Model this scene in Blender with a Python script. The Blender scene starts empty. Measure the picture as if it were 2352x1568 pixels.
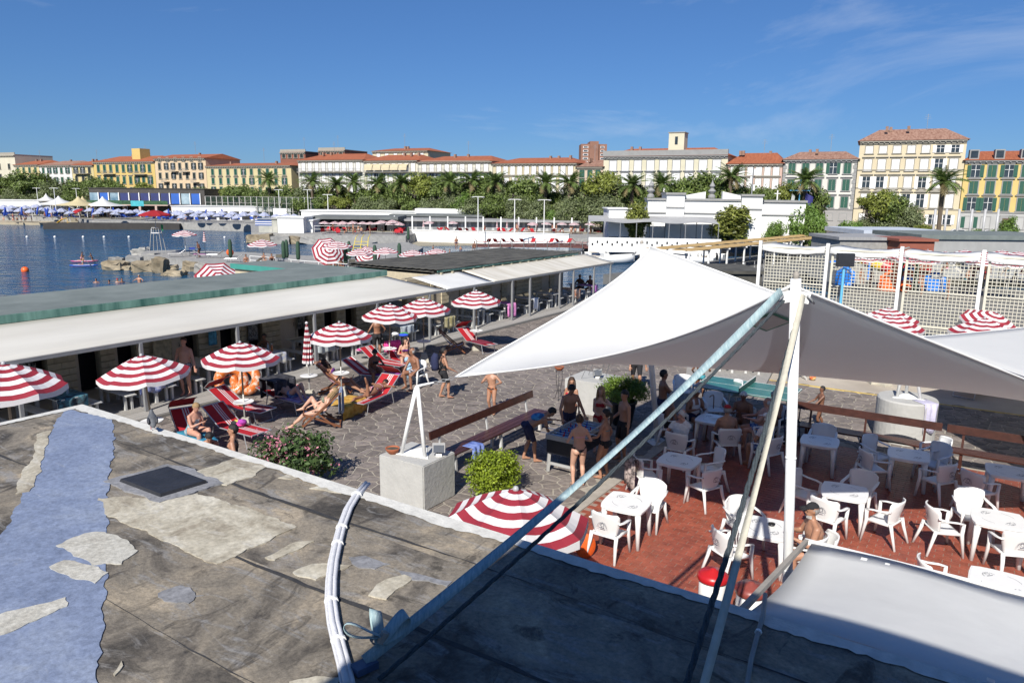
import bpy, bmesh, math, random
import numpy as np
from mathutils import Vector, Matrix, Euler
random.seed(7); np.random.seed(7)
R = math.radians
scene = bpy.context.scene
COL = scene.collection
# ---------------------------------------------------------------- camera
EYE = 6.2
FPX, CXP, CYP = 1690.0, 1176.0, 784.0          # pixel frame 2352 x 1568
PITCH, ROLL = math.atan(339/1690.0), 0.0103
cam_d = bpy.data.cameras.new('camera'); cam = bpy.data.objects.new('camera', cam_d); COL.objects.link(cam)
cam_d.sensor_width = 36; cam_d.lens = 36*FPX/2352; cam_d.clip_start = .05; cam_d.clip_end = 6000
_F = Vector((0, math.cos(PITCH), -math.sin(PITCH))); _U0 = Vector((0, math.sin(PITCH), math.cos(PITCH))); _R0 = Vector((1,0,0))
_RV = math.cos(ROLL)*_R0 + math.sin(ROLL)*_U0; _UV = -math.sin(ROLL)*_R0 + math.cos(ROLL)*_U0
m3 = Matrix((_RV, _UV, -_F)).transposed()
cam.matrix_world = Matrix.Translation((0,0,EYE)) @ m3.to_4x4()
scene.camera = cam
scene.render.resolution_x, scene.render.resolution_y = 1024, 682
# ---------------------------------------------------------------- sky and sun
SUN_AZ, SUN_EL = 18.0, 40.0                     # shadows run SUN_AZ degrees right of straight ahead
w = bpy.data.worlds.new('World'); scene.world = w; w.use_nodes = True
nt = w.node_tree; bgn = nt.nodes['Background']
sky = nt.nodes.new('ShaderNodeTexSky'); sky.sky_type = 'NISHITA'; sky.sun_disc = False
sky.sun_elevation = R(SUN_EL); sky.sun_rotation = R(180+SUN_AZ); sky.air_density = 1.0; sky.dust_density = 0; sky.ozone_density = 6; sky.altitude = 0
tc = nt.nodes.new('ShaderNodeTexCoord'); mp = nt.nodes.new('ShaderNodeMapping'); mp.inputs['Scale'].default_value = (1.6, 2.2, 5.5); mp.inputs['Rotation'].default_value = (0, R(28), R(20)); mp.inputs['Location'].default_value = (3.2, 3.9, 4.1)
nz = nt.nodes.new('ShaderNodeTexNoise'); nz.inputs['Scale'].default_value = 1.3; nz.inputs['Detail'].default_value = 9; nz.inputs['Roughness'].default_value = .62; nz.inputs['Distortion'].default_value = .6
rp = nt.nodes.new('ShaderNodeValToRGB'); rp.color_ramp.elements[0].position = .56; rp.color_ramp.elements[0].color = (0,0,0,1); rp.color_ramp.elements[1].position = .85; rp.color_ramp.elements[1].color = (.42,.42,.42,1)
mx = nt.nodes.new('ShaderNodeMix'); mx.data_type = 'RGBA'; mx.inputs['B'].default_value = (6.5, 7.0, 7.8, 1)
L = nt.links.new
L(tc.outputs['Generated'], mp.inputs['Vector']); L(mp.outputs['Vector'], nz.inputs['Vector']); L(nz.outputs['Fac'], rp.inputs['Fac'])
L(rp.outputs['Color'], mx.inputs['Factor']); gm = nt.nodes.new('ShaderNodeGamma'); gm.inputs['Gamma'].default_value = .75; tn = nt.nodes.new('ShaderNodeMix'); tn.data_type = 'RGBA'; tn.blend_type = 'MULTIPLY'; tn.inputs['Factor'].default_value = 1; tn.inputs['B'].default_value = (.475, .765, 1.2, 1)
L(sky.outputs['Color'], gm.inputs['Color']); L(gm.outputs['Color'], tn.inputs['A']); L(tn.outputs['Result'], mx.inputs['A']); L(mx.outputs['Result'], bgn.inputs['Color'])
bgn.inputs['Strength'].default_value = .072
sun_d = bpy.data.lights.new('sun', 'SUN'); sun = bpy.data.objects.new('sun', sun_d); COL.objects.link(sun)
sun_d.energy = 4.3; sun_d.angle = R(.53); sun_d.color = (1, .955, .88)
_sd = Vector((math.sin(R(SUN_AZ))*math.cos(R(SUN_EL)), math.cos(R(SUN_AZ))*math.cos(R(SUN_EL)), -math.sin(R(SUN_EL))))
sun.rotation_euler = _sd.to_track_quat('-Z', 'Y').to_euler(); sun.location = (-20, -40, 40)
scene.view_settings.view_transform = 'Standard'; scene.view_settings.look = 'None'; scene.view_settings.exposure = .68; scene.view_settings.gamma = 1

# ---------------------------------------------------------------- pixel helpers (photo pixel -> point on a known plane)
def ray(u, v): return _F + (u-CXP)/FPX*_RV + (CYP-v)/FPX*_UV
def G(u, v, z=0.):
    d = ray(u, v); t = (z-EYE)/d.z; return Vector((d.x*t, d.y*t, z))
def AY(u, v, y):
    d = ray(u, v); t = y/d.y; return Vector((d.x*t, y, EYE+d.z*t))
def AT(u, v, p):
    """point on pixel ray u,v at the same forward distance as p"""
    return AY(u, v, p[1])
# axes of the bathing complex
A_ = Vector((.545, .838, 0)).normalized(); B_ = Vector((A_.y, -A_.x, 0)); RZ = math.atan2(B_.y, B_.x)   # local x = B_, local y = A_
def Q(s, t, z=0): return A_*s + B_*t + Vector((0,0,z))

# ---------------------------------------------------------------- materials
MATS = {}
def mat(name, col, rough=.6, var=.12, scale=8., bump=0., metal=0., spec=.5, trans=0., col2=None, stretch=None, detail=4, bscale=None, alpha=None, coords='Object', sheen=0, t0=.3, t1=.7):
    if name in MATS: return MATS[name]
    m = bpy.data.materials.new(name); m.use_nodes = True; n = m.node_tree.nodes; l = m.node_tree.links.new
    b = n['Principled BSDF']; b.inputs['Roughness'].default_value = rough; b.inputs['Metallic'].default_value = metal; b.inputs['Specular IOR Level'].default_value = spec
    c = tuple(col)+(1,); c1 = tuple(max(0, x*(1-var)) for x in col)+(1,); c2 = (tuple(col2)+(1,)) if col2 else tuple(min(1, x*(1+var)) for x in col)+(1,)
    t = n.new('ShaderNodeTexCoord'); mpn = n.new('ShaderNodeMapping')
    if stretch: mpn.inputs['Scale'].default_value = stretch
    l(t.outputs[coords], mpn.inputs['Vector'])
    z = n.new('ShaderNodeTexNoise'); z.inputs['Scale'].default_value = scale; z.inputs['Detail'].default_value = detail; z.inputs['Roughness'].default_value = .6
    l(mpn.outputs['Vector'], z.inputs['Vector'])
    r = n.new('ShaderNodeValToRGB'); r.color_ramp.elements[0].position = t0; r.color_ramp.elements[1].position = t1
    r.color_ramp.elements[0].color = c1; r.color_ramp.elements[1].color = c2
    l(z.outputs['Fac'], r.inputs['Fac']); l(r.outputs['Color'], b.inputs['Base Color'])
    if bump:
        z2 = n.new('ShaderNodeTexNoise'); z2.inputs['Scale'].default_value = bscale or scale*4; z2.inputs['Detail'].default_value = 5
        l(mpn.outputs['Vector'], z2.inputs['Vector'])
        bn = n.new('ShaderNodeBump'); bn.inputs['Strength'].default_value = min(1, bump); bn.inputs['Distance'].default_value = .02
        l(z2.outputs['Fac'], bn.inputs['Height']); l(bn.outputs['Normal'], b.inputs['Normal'])
    if trans:
        out = n['Material Output']; tr = n.new('ShaderNodeBsdfTranslucent'); l(r.outputs['Color'], tr.inputs['Color'])
        ms = n.new('ShaderNodeMixShader'); ms.inputs['Fac'].default_value = trans
        l(b.outputs['BSDF'], ms.inputs[1]); l(tr.outputs['BSDF'], ms.inputs[2]); l(ms.outputs['Shader'], out.inputs['Surface'])
    MATS[name] = m; return m
def layered(name, stops, scale=.9, seed=0, streak=None, fine=26, rough=.9, bump=.6):
    """weathered surface: big blotches, streaks and fine grain"""
    if name in MATS: return MATS[name]
    m = bpy.data.materials.new(name); m.use_nodes = True; n = m.node_tree.nodes; l = m.node_tree.links.new; b = n['Principled BSDF']; b.inputs['Roughness'].default_value = rough; b.inputs['Specular IOR Level'].default_value = .3
    t = n.new('ShaderNodeTexCoord')
    def noise(sc, det, dist, st=(1,1,1), off=0):
        mp_ = n.new('ShaderNodeMapping'); mp_.inputs['Scale'].default_value = st; mp_.inputs['Location'].default_value = (3.2, 3.9, 4.1); mp_.inputs['Rotation'].default_value = (0,0,.35); l(t.outputs['Object'], mp_.inputs['Vector'])
        z = n.new('ShaderNodeTexNoise'); z.inputs['Scale'].default_value = sc; z.inputs['Detail'].default_value = det; z.inputs['Roughness'].default_value = .66; z.inputs['Distortion'].default_value = dist; l(mp_.outputs['Vector'], z.inputs['Vector']); return z.outputs['Fac']
    r = n.new('ShaderNodeValToRGB'); e = r.color_ramp.elements
    while len(e) < len(stops): e.new(.5)
    for q, (p, c) in zip(e, stops): q.position = p; q.color = tuple(c)+(1,)
    l(noise(scale, 11, .7), r.inputs['Fac']); out = r.outputs['Color']
    if streak:
        for k, (col, st, lo, hi, amt) in enumerate(streak):
            mr = n.new('ShaderNodeMapRange'); mr.inputs['From Min'].default_value = lo; mr.inputs['From Max'].default_value = hi; mr.inputs['To Max'].default_value = amt; l(noise(1.6, 9, 1.2, st, 5+k*7), mr.inputs['Value'])
            mx_ = n.new('ShaderNodeMix'); mx_.data_type = 'RGBA'; l(mr.outputs['Result'], mx_.inputs['Factor']); l(out, mx_.inputs['A']); mx_.inputs['B'].default_value = tuple(col)+(1,); out = mx_.outputs['Result']
    f = noise(fine, 6, 0); mr = n.new('ShaderNodeMapRange'); mr.inputs['From Min'].default_value = .3; mr.inputs['From Max'].default_value = .7; mr.inputs['To Min'].default_value = .72; mr.inputs['To Max'].default_value = 1.25; l(f, mr.inputs['Value'])
    hs = n.new('ShaderNodeHueSaturation'); l(out, hs.inputs['Color']); l(mr.outputs['Result'], hs.inputs['Value']); l(hs.outputs['Color'], b.inputs['Base Color'])
    bn = n.new('ShaderNodeBump'); bn.inputs['Strength'].default_value = bump; bn.inputs['Distance'].default_value = .012; l(f, bn.inputs['Height']); l(bn.outputs['Normal'], b.inputs['Normal'])
    MATS[name] = m; return m
def rand_tint(m, amt=.25, hue=.0):
    """vary the colour from object to object (Object Info random)"""
    n = m.node_tree.nodes; l = m.node_tree.links.new; b = n['Principled BSDF']
    src = b.inputs['Base Color'].links[0].from_socket
    oi = n.new('ShaderNodeObjectInfo'); mr = n.new('ShaderNodeMapRange'); mr.inputs['To Min'].default_value = 1-amt; mr.inputs['To Max'].default_value = 1+amt
    l(oi.outputs['Random'], mr.inputs['Value']); hs = n.new('ShaderNodeHueSaturation'); l(src, hs.inputs['Color']); l(mr.outputs['Result'], hs.inputs['Value'])
    if hue:
        mh = n.new('ShaderNodeMapRange'); mh.inputs['To Min'].default_value = .5-hue; mh.inputs['To Max'].default_value = .5+hue
        l(oi.outputs['Random'], mh.inputs['Value']); l(mh.outputs['Result'], hs.inputs['Hue'])
    l(hs.outputs['Color'], b.inputs['Base Color']); return m
def island_tint(m, amt=.25):
    """vary the colour from piece to piece inside one mesh (Geometry random per island)"""
    n = m.node_tree.nodes; l = m.node_tree.links.new; b = n['Principled BSDF']
    src = b.inputs['Base Color'].links[0].from_socket
    g = n.new('ShaderNodeNewGeometry'); mr = n.new('ShaderNodeMapRange'); mr.inputs['To Min'].default_value = 1-amt; mr.inputs['To Max'].default_value = 1+amt
    l(g.outputs['Random Per Island'], mr.inputs['Value']); hs = n.new('ShaderNodeHueSaturation'); l(src, hs.inputs['Color']); l(mr.outputs['Result'], hs.inputs['Value'])
    l(hs.outputs['Color'], b.inputs['Base Color']); return m

# ---------------------------------------------------------------- mesh builder
class MB:
    def __init__(s): s.v = []; s.f = []; s.m = []
    def add(s, vs, fs, mi=0):
        o = len(s.v); s.v.extend([tuple(x) for x in vs]); s.f.extend([tuple(i+o for i in f) for f in fs]); s.m.extend([mi]*len(fs)); return s
    def box(s, c, d, rz=0, mi=0, rx=0, ry=0, taper=1.):
        x, y, z = d[0]/2, d[1]/2, d[2]/2; M_ = Euler((rx, ry, rz)).to_matrix(); c = Vector(c); vs = []
        for k in (-1, 1):
            tt = taper if k > 0 else 1.
            for (i, j) in ((-1,-1), (1,-1), (1,1), (-1,1)): vs.append(c + M_ @ Vector((i*x*tt, j*y*tt, k*z)))
        return s.add(vs, [(3,2,1,0), (4,5,6,7), (0,1,5,4), (1,2,6,5), (2,3,7,6), (3,0,4,7)], mi)
    def bar(s, p, q, wd, hg, mi=0, up=(0,0,1)):
        p, q = Vector(p), Vector(q); d = (q-p).normalized(); u = Vector(up); sd = d.cross(u)
        if sd.length < 1e-4: sd = d.cross(Vector((1,0,0)))
        sd.normalize(); u = sd.cross(d); vs = []
        for c in (p, q):
            for (i, j) in ((-1,-1), (1,-1), (1,1), (-1,1)): vs.append(c + sd*(i*wd/2) + u*(j*hg/2))
        return s.add(vs, [(0,1,2,3), (7,6,5,4), (4,5,1,0), (5,6,2,1), (6,7,3,2), (7,4,0,3)], mi)
    def tube(s, pts, rs, n=8, mi=0, caps=True, flat=None, side=None):
        """tube through pts; rs radius per point or one; flat=(a,b) ellipse factors along side/up"""
        pts = [Vector(p) for p in pts]; k = len(pts)
        if not hasattr(rs, '__len__'): rs = [rs]*k
        vs = []; prev = None
        for i, p in enumerate(pts):
            d = (pts[min(i+1, k-1)]-pts[max(i-1, 0)])
            d = d.normalized() if d.length > 1e-9 else Vector((0,0,1))
            if side is not None: a = Vector(side) - d*Vector(side).dot(d)
            elif prev is None: a = d.cross(Vector((0,0,1)) if abs(d.z) < .9 else Vector((1,0,0)))
            else: a = prev - d*prev.dot(d)
            if a.length < 1e-6: a = d.orthogonal()
            a.normalize(); prev = a; b = d.cross(a)
            r = rs[i]; ra, rb = (r if hasattr(r, '__len__') else (r, r))
            if flat: ra, rb = ra*flat[0], rb*flat[1]
            for j in range(n):
                t = 2*math.pi*j/n; vs.append(p + a*(ra*math.cos(t)) + b*(rb*math.sin(t)))
        fs = [(i*n+j, i*n+(j+1) % n, (i+1)*n+(j+1) % n, (i+1)*n+j) for i in range(k-1) for j in range(n)]
        if caps: fs += [tuple(reversed(range(n))), tuple(range((k-1)*n, k*n))]
        return s.add(vs, fs, mi)
    def lathe(s, prof, n=16, c=(0,0,0), mi=0, caps=True, a0=0):
        vs = []; c = Vector(c)
        for (r, z) in prof:
            for j in range(n):
                t = 2*math.pi*j/n+a0; vs.append(c+Vector((r*math.cos(t), r*math.sin(t), z)))
        k = len(prof); fs = [(i*n+j, i*n+(j+1) % n, (i+1)*n+(j+1) % n, (i+1)*n+j) for i in range(k-1) for j in range(n)]
        if caps: fs += [tuple(reversed(range(n))), tuple(range((k-1)*n, k*n))]
        return s.add(vs, fs, mi)
    def ball(s, c, r, n=10, k=7, mi=0, rot=None):
        r = r if hasattr(r, '__len__') else (r, r, r); c = Vector(c); vs = []
        for i in range(k+1):
            ph = math.pi*i/k
            for j in range(n):
                t = 2*math.pi*j/n; q = Vector((r[0]*math.sin(ph)*math.cos(t), r[1]*math.sin(ph)*math.sin(t), -r[2]*math.cos(ph)))
                vs.append(c + (rot @ q if rot else q))
        fs = [(i*n+j, i*n+(j+1) % n, (i+1)*n+(j+1) % n, (i+1)*n+j) for i in range(k) for j in range(n)]
        return s.add(vs, fs, mi)
    def prism(s, poly, z0, z1, mi=0, bottom=True, inset=0):
        """poly: list of xy (ccw)"""
        k = len(poly); cx = sum(p[0] for p in poly)/k; cy = sum(p[1] for p in poly)/k
        lo = [(p[0], p[1], z0) for p in poly]; hi = [(p[0]+(cx-p[0])*inset, p[1]+(cy-p[1])*inset, z1) for p in poly]
        fs = [tuple(range(k, 2*k))] + [(i, (i+1) % k, k+(i+1) % k, k+i) for i in range(k)]
        if bottom: fs.append(tuple(reversed(range(k))))
        return s.add(lo+hi, fs, mi)
    def sheet(s, rows, mi=0, thick=0, close=False):
        """grid of points rows[i][j]; thick adds a second side"""
        a, b = len(rows), len(rows[0]); vs = [Vector(p) for r in rows for p in r]
        fs = [(i*b+j, i*b+j+1, (i+1)*b+j+1, (i+1)*b+j) for i in range(a-1) for j in range(b-1)]
        if thick:
            nrm = [Vector() for _ in vs]
            for f in fs:
                nn = (vs[f[2]]-vs[f[0]]).cross(vs[f[3]]-vs[f[1]])
                for q in f: nrm[q] += nn
            o = len(vs); vs2 = [v - (nm.normalized() if nm.length > 1e-9 else Vector((0,0,1)))*thick for v, nm in zip(vs, nrm)]
            fs2 = [tuple(reversed([i+o for i in f])) for f in fs]
            bd = [(j, 0, j+1, 0) for j in range(0)]
            edge = [i for i in range(b)] + [i*b+b-1 for i in range(1, a)] + [(a-1)*b+j for j in range(b-2, -1, -1)] + [i*b for i in range(a-2, 0, -1)]
            fs3 = [(edge[(q+1) % len(edge)], edge[q], edge[q]+o, edge[(q+1) % len(edge)]+o) for q in range(len(edge))]
            vs = vs+vs2; fs = fs+fs2+fs3
        return s.add(vs, fs, mi)
    def xf(s, M_):
        s.v = [tuple(M_ @ Vector(p)) for p in s.v]; return s
    def mesh(s, name, mats, smooth=False):
        me = bpy.data.meshes.new(name); me.from_pydata(s.v, [], s.f)
        for q in (mats if isinstance(mats, (list, tuple)) else [mats]): me.materials.append(q)
        if any(s.m): me.polygons.foreach_set('material_index', s.m)
        if smooth: me.polygons.foreach_set('use_smooth', [True]*len(s.f))
        me.update(); return me
    def build(s, name, mats, parent=None, smooth=False, loc=None, rz=0, kind=None, label=None):
        o = bpy.data.objects.new(name, s.mesh(name, mats, smooth)); COL.objects.link(o)
        if parent is not None: o.parent = parent
        if loc is not None: o.location = loc
        if rz: o.rotation_euler = (0,0,rz)
        if kind: o['kind'] = kind
        if label: o['label'] = label
        return o
def obj(name, me, parent=None, loc=(0,0,0), rz=0):
    o = bpy.data.objects.new(name, me); COL.objects.link(o); o.location = loc; o.rotation_euler = (0,0,rz)
    if parent is not None: o.parent = parent
    return o
def tag(o, label=None, cat=None, group=None, kind=None):
    if label: o['label'] = label
    if cat: o['category'] = cat
    if group: o['group'] = group
    if kind: o['kind'] = kind
    return o
def thing(name, label, cat, loc=(0,0,0), rz=0, group=None):
    o = bpy.data.objects.new(name, None); COL.objects.link(o); o.location = loc; o.rotation_euler = (0,0,rz); o.empty_display_size = .2
    return tag(o, label, cat, group)
def copy_tree(o, parent=None):
    c = o.copy(); COL.objects.link(c); c.parent = parent
    for ch in list(o.children): copy_tree(ch, c)
    return c
def place(proto, used, loc, rz=0, label=None, group=None, scale=None, tilt=None):
    """first use takes the prototype itself, later ones a copy"""
    o = copy_tree(proto) if used else proto
    o.location = loc; o.rotation_euler = (tilt[0] if tilt else 0, tilt[1] if tilt else 0, rz)
    o.scale = ((scale,)*3 if not hasattr(scale, '__len__') else scale) if scale else (1,1,1)
    if label: o['label'] = label
    if group: o['group'] = group
    return o
class Stock:
    """prototype that hands out copies"""
    def __init__(s, root): s.root = root; s.n = 0
    def put(s, loc, rz=0, label=None, group=None, scale=None, tilt=None):
        o = place(s.root, s.n, loc, rz, label, group, scale, tilt); s.n += 1; return o
def struct(o): o['kind'] = 'structure'; return o

# ================================================================ SETTING: sea, land, plaza, terrace
def ridge_nodes(m, fn):
    fn(m.node_tree.nodes, m.node_tree.links.new); return m
sea_m = bpy.data.materials.new('sea_water'); sea_m.use_nodes = True
def _sea(n, l):
    b = n['Principled BSDF']; b.inputs['Base Color'].default_value = (.006, .034, .088, 1); b.inputs['Roughness'].default_value = .1; b.inputs['IOR'].default_value = 1.33; b.inputs['Specular IOR Level'].default_value = .5
    t = n.new('ShaderNodeTexCoord'); hs = []
    prev = None
    for sc, st, dist in ((.13, (1, 2.6, 1), 1.0), (.55, (1, 2.3, 1), .55), (2.2, (1, 1.8, 1), .1)):
        mpn = n.new('ShaderNodeMapping'); mpn.inputs['Scale'].default_value = st; mpn.inputs['Rotation'].default_value = (0,0,R(12)); l(t.outputs['Object'], mpn.inputs['Vector'])
        z = n.new('ShaderNodeTexNoise'); z.inputs['Scale'].default_value = sc; z.inputs['Detail'].default_value = 3; z.inputs['Distortion'].default_value = .5; l(mpn.outputs['Vector'], z.inputs['Vector'])
        bn = n.new('ShaderNodeBump'); bn.inputs['Strength'].default_value = .85; bn.inputs['Distance'].default_value = dist; l(z.outputs['Fac'], bn.inputs['Height'])
        if prev: l(prev.outputs['Normal'], bn.inputs['Normal'])
        prev = bn
    l(prev.outputs['Normal'], b.inputs['Normal'])
    z = n.new('ShaderNodeTexNoise'); z.inputs['Scale'].default_value = .035; z.inputs['Detail'].default_value = 3; l(t.outputs['Object'], z.inputs['Vector'])
    r = n.new('ShaderNodeValToRGB'); r.color_ramp.elements[0].position = .35; r.color_ramp.elements[0].color = (.006,.042,.105,1); r.color_ramp.elements[1].position = .7; r.color_ramp.elements[1].color = (.015,.085,.165,1)
    l(z.outputs['Fac'], r.inputs['Fac']); l(r.outputs['Color'], b.inputs['Base Color'])
ridge_nodes(sea_m, _sea)
SEA = -2.0
sea = MB(); sea.sheet([[(x, y, SEA) for x in (-1500, -60, 60, 1500)] for y in (-20, 60, 200, 900)]).build('sea', sea_m, kind='structure')

conc = mat('pale_concrete', (.33,.30,.26), .85, .16, 3, .35, detail=6)
conc_grey = mat('grey_concrete', (.27,.265,.25), .85, .2, 2.2, .4, detail=6)
conc_dark = mat('wet_quay_stone', (.16,.145,.11), .8, .35, 1.5, .5, detail=7)
earth = mat('dry_ground', (.22,.2,.15), .95, .2, .2, .2)
asphalt = mat('asphalt', (.06,.06,.062), .9, .15, 1., .2)
white_paint = mat('white_paint', (.74,.74,.72), .55, .05, 3, .12, detail=5)
white_wall = mat('white_wall', (.72,.72,.70), .8, .06, .7, .2, detail=6)
# land behind the bay reaches the horizon
land = MB(); land.prism([(-1500,215), (-118,186), (-96,172), (-40,172), (-30,140), (20,128), (60,98), (60,70), (400,60), (1500,60), (1500,3000), (-1500,3000)], -4, -.45).build('ground', earth, kind='structure')
MB().prism([(-240,214), (-150,214), (95,100), (200,50), (200,62), (98,114), (-145,226), (-240,226)], -.45, -.3).build('road', asphalt, kind='structure')
# plaza slab
def qpoly(pts): return [tuple((A_*s+B_*t)[:2]) for s, t in pts]
PLZ = 0.0
plaza_base = MB().prism(qpoly([(-3,-34), (44,-34), (44,-24), (42,-16), (42,-2), (36,2), (40,60), (-3,60)][::-1]), -3.2, -.013).build('plaza', mat('joint_mortar', (.33,.30,.25), .95, .2, 5, .3), kind='structure')
# ---- crazy paving: irregular stones with mortar joints
def clip(poly, px, py, nx, ny):
    out = []; k = len(poly)
    for i in range(k):
        a, b = poly[i], poly[(i+1) % k]; da = (a[0]-px)*nx+(a[1]-py)*ny; db = (b[0]-px)*nx+(b[1]-py)*ny
        if da <= 0: out.append(a)
        if (da < 0 < db) or (db < 0 < da):
            t = da/(da-db); out.append((a[0]+(b[0]-a[0])*t, a[1]+(b[1]-a[1])*t))
    return out
def voronoi(s0, s1, t0, t1, d, keep, jit=.47):
    rnd = random.Random(3); ns, nn = int((s1-s0)/d)+1, int((t1-t0)/d)+1; pts = {}
    for i in range(-2, ns+2):
        for j in range(-2, nn+2):
            pts[i, j] = (s0+(i+.5*(j % 2)+rnd.uniform(-jit, jit))*d, t0+(j+rnd.uniform(-jit, jit))*d*.95)
    cells = []
    for i in range(ns):
        for j in range(nn):
            p = pts[i, j]
            if not keep(p): continue
            poly = [(p[0]-1.6*d, p[1]-1.6*d), (p[0]+1.6*d, p[1]-1.6*d), (p[0]+1.6*d, p[1]+1.6*d), (p[0]-1.6*d, p[1]+1.6*d)]
            for di in (-2,-1,0,1,2):
                for dj in (-2,-1,0,1,2):
                    if (di or dj) and (i+di, j+dj) in pts:
                        q = pts[i+di, j+dj]; nx, ny = q[0]-p[0], q[1]-p[1]; L_ = math.hypot(nx, ny)
                        if L_ < 1e-6: continue
                        g = .015
                        poly = clip(poly, (p[0]+q[0])/2-nx/L_*g, (p[1]+q[1])/2-ny/L_*g, nx, ny)
                        if len(poly) < 3: break
                if len(poly) < 3: break
            if len(poly) >= 3: cells.append((p, poly))
    return cells
def inview(P, z=0, m=40):
    d = Vector((P.x, P.y, z-EYE)); w_ = d.dot(_F)
    if w_ < .5: return False
    u = CXP+FPX*d.dot(_RV)/w_; v = CYP-FPX*d.dot(_UV)/w_
    return -m < u < 2352+m and -m < v < 1568+m
TER_T0, TER_S1 = -6.5, 19.5            # terrace corner lines (t of left kerb, s of far edge)
S_YEL = 25.5                            # paving ends at the yellow line on the right
def keep_stone(p):
    s, t = p
    if s < 5.2 or t < -19.6 or t > 22: return False
    if t > TER_T0-.2 and s < TER_S1+.25: return False
    if t > -8 and s > S_YEL: return False
    if s > 41.5: return False
    P = A_*s+B_*t
    return inview(P)
cells = voronoi(5, 42, -20, 22, .34, keep_stone)
stone_m = island_tint(rand_tint(mat('paving_stone', (.185,.155,.142), .75, .3, 6, .5, col2=(.25,.215,.19), detail=6), .2), .24)
def dist_cam(p): P = A_*p[0]+B_*p[1]; return P.length
def sdist(c):
    P = A_*c[0][0]+B_*c[0][1]; u = CXP+FPX*P.x/P.y
    return P.length
cells.sort(key=sdist)
# nearest visible stones (outside the foreground roof's shadowed strip) become single pieces
rest = MB(); npiece = 0
def roof_hides(p): return p[0] < 8.6
for p, poly in cells:
    pl = [tuple((A_*a+B_*b)[:2]) for a, b in poly][::-1]
    h = random.uniform(-.006, .004)
    if npiece < 300 and not roof_hides(p):
        c0 = A_*p[0]+B_*p[1]; MB().prism([(x-c0.x, y-c0.y) for x, y in pl], -.02, h, inset=.025, bottom=False).build('paving_stone', stone_m, plaza_base, loc=(c0.x, c0.y, 0)); npiece += 1
    else: rest.prism(pl, -.02, h, inset=.025, bottom=False)
rest.build('paving', stone_m, plaza_base, kind='stuff')
# pale concrete yard beyond the yellow line
MB().prism(qpoly([(S_YEL,-8), (S_YEL,58), (31.7,58), (31.7,-8)]), -.02, -.004, bottom=False).build('concrete_yard', mat('yard_concrete', (.40,.35,.29), .9, .2, .7, .5, detail=8, col2=(.46,.41,.34)), kind='structure')
MB().prism(qpoly([(S_YEL-.06,-8), (S_YEL+.06,-8), (S_YEL+.06,40), (S_YEL-.06,40)][::-1]), -.02, .004, bottom=False).build('painted_line', mat('yellow_line', (.50,.36,.10), .8, .3, 6, 0), plaza_base)
# ---- terrace with red tiles
terr = MB().prism(qpoly([(4.6,TER_T0), (TER_S1,TER_T0), (TER_S1,16), (4.6,16)][::-1]), -.03, .012).build('terrace', mat('tile_grout', (.27,.2,.165), .9, .12, 9, 0), kind='structure')
tile_m = island_tint(rand_tint(mat('red_tile', (.27,.072,.042), .45, .22, 5, .12, detail=5), .12), .14)
tl, tw = .262, .131
tile_me = MB().prism([(-tl/2+.005,-tw/2+.005), (tl/2-.005,-tw/2+.005), (tl/2-.005,tw/2-.005), (-tl/2+.005,tw/2-.005)], 0, .012, inset=.01, bottom=False).mesh('tile', tile_m)
tl_rest = MB(); spots = []
j = 0; s = 4.7
while s < TER_S1-.1:
    t = TER_T0+.34+(tl/2 if j % 2 else 0)
    while t < 15.5:
        P = Q(s, t)
        if inview(P, 0, 20): spots.append((P.length if s > 6.6 else 99, s, t))
        t += tl
    s += tw; j += 1
spots.sort(); nr = 0
for k, (d_, s, t) in enumerate(spots):
    P = Q(s, t)
    if k < 300: obj('tile', tile_me, terr, (P.x, P.y, .008), RZ)
    else:
        h = random.uniform(-.001, .001); tl_rest.prism(qpoly([(s-tw/2+.005, t-tl/2+.005), (s-tw/2+.005, t+tl/2-.005), (s+tw/2-.005, t+tl/2-.005), (s+tw/2-.005, t-tl/2+.005)]), .008, .020+h, inset=.01, bottom=False)
tl_rest.build('tiles', tile_m, terr, kind='stuff')
kb = MB()
for i in range(20):
    s0 = 4.7+i*.72; kb.prism(qpoly([(s0, TER_T0-.02), (s0, TER_T0+.2), (s0+.71, TER_T0+.2), (s0+.71, TER_T0-.02)]), -.03, .036)
kb.build('kerb', conc, terr)

# ================================================================ building behind the camera (throws the shadow on the roof)
RT = 3.0                                             # roof level
plaster = mat('cream_plaster', (.55,.5,.4), .85, .1, 1.5, .2)
hb = thing('upper_storey_building', 'plastered upper storey with windows rising behind the flat roof', 'building', Q(-.75, 0, 0), RZ)
MB().box((5.95,-2.5,4.2), (15,5,8.4)).build('wall', plaster, hb)
MB().box((5.95,-2.4,8.46), (15.3,5.3,.12)).build('roof_slab', conc, hb)
for x in (1.2, 4.2, 7.2, 10.2):
    f = MB().box((x,.02,5.6), (1.1,.06,1.5)).build('window', white_paint, hb); MB().box((x,.055,5.6), (.94,.03,1.34)).build('pane', mat('dark_glass', (.02,.03,.04), .08, .1, 2), f)
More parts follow.
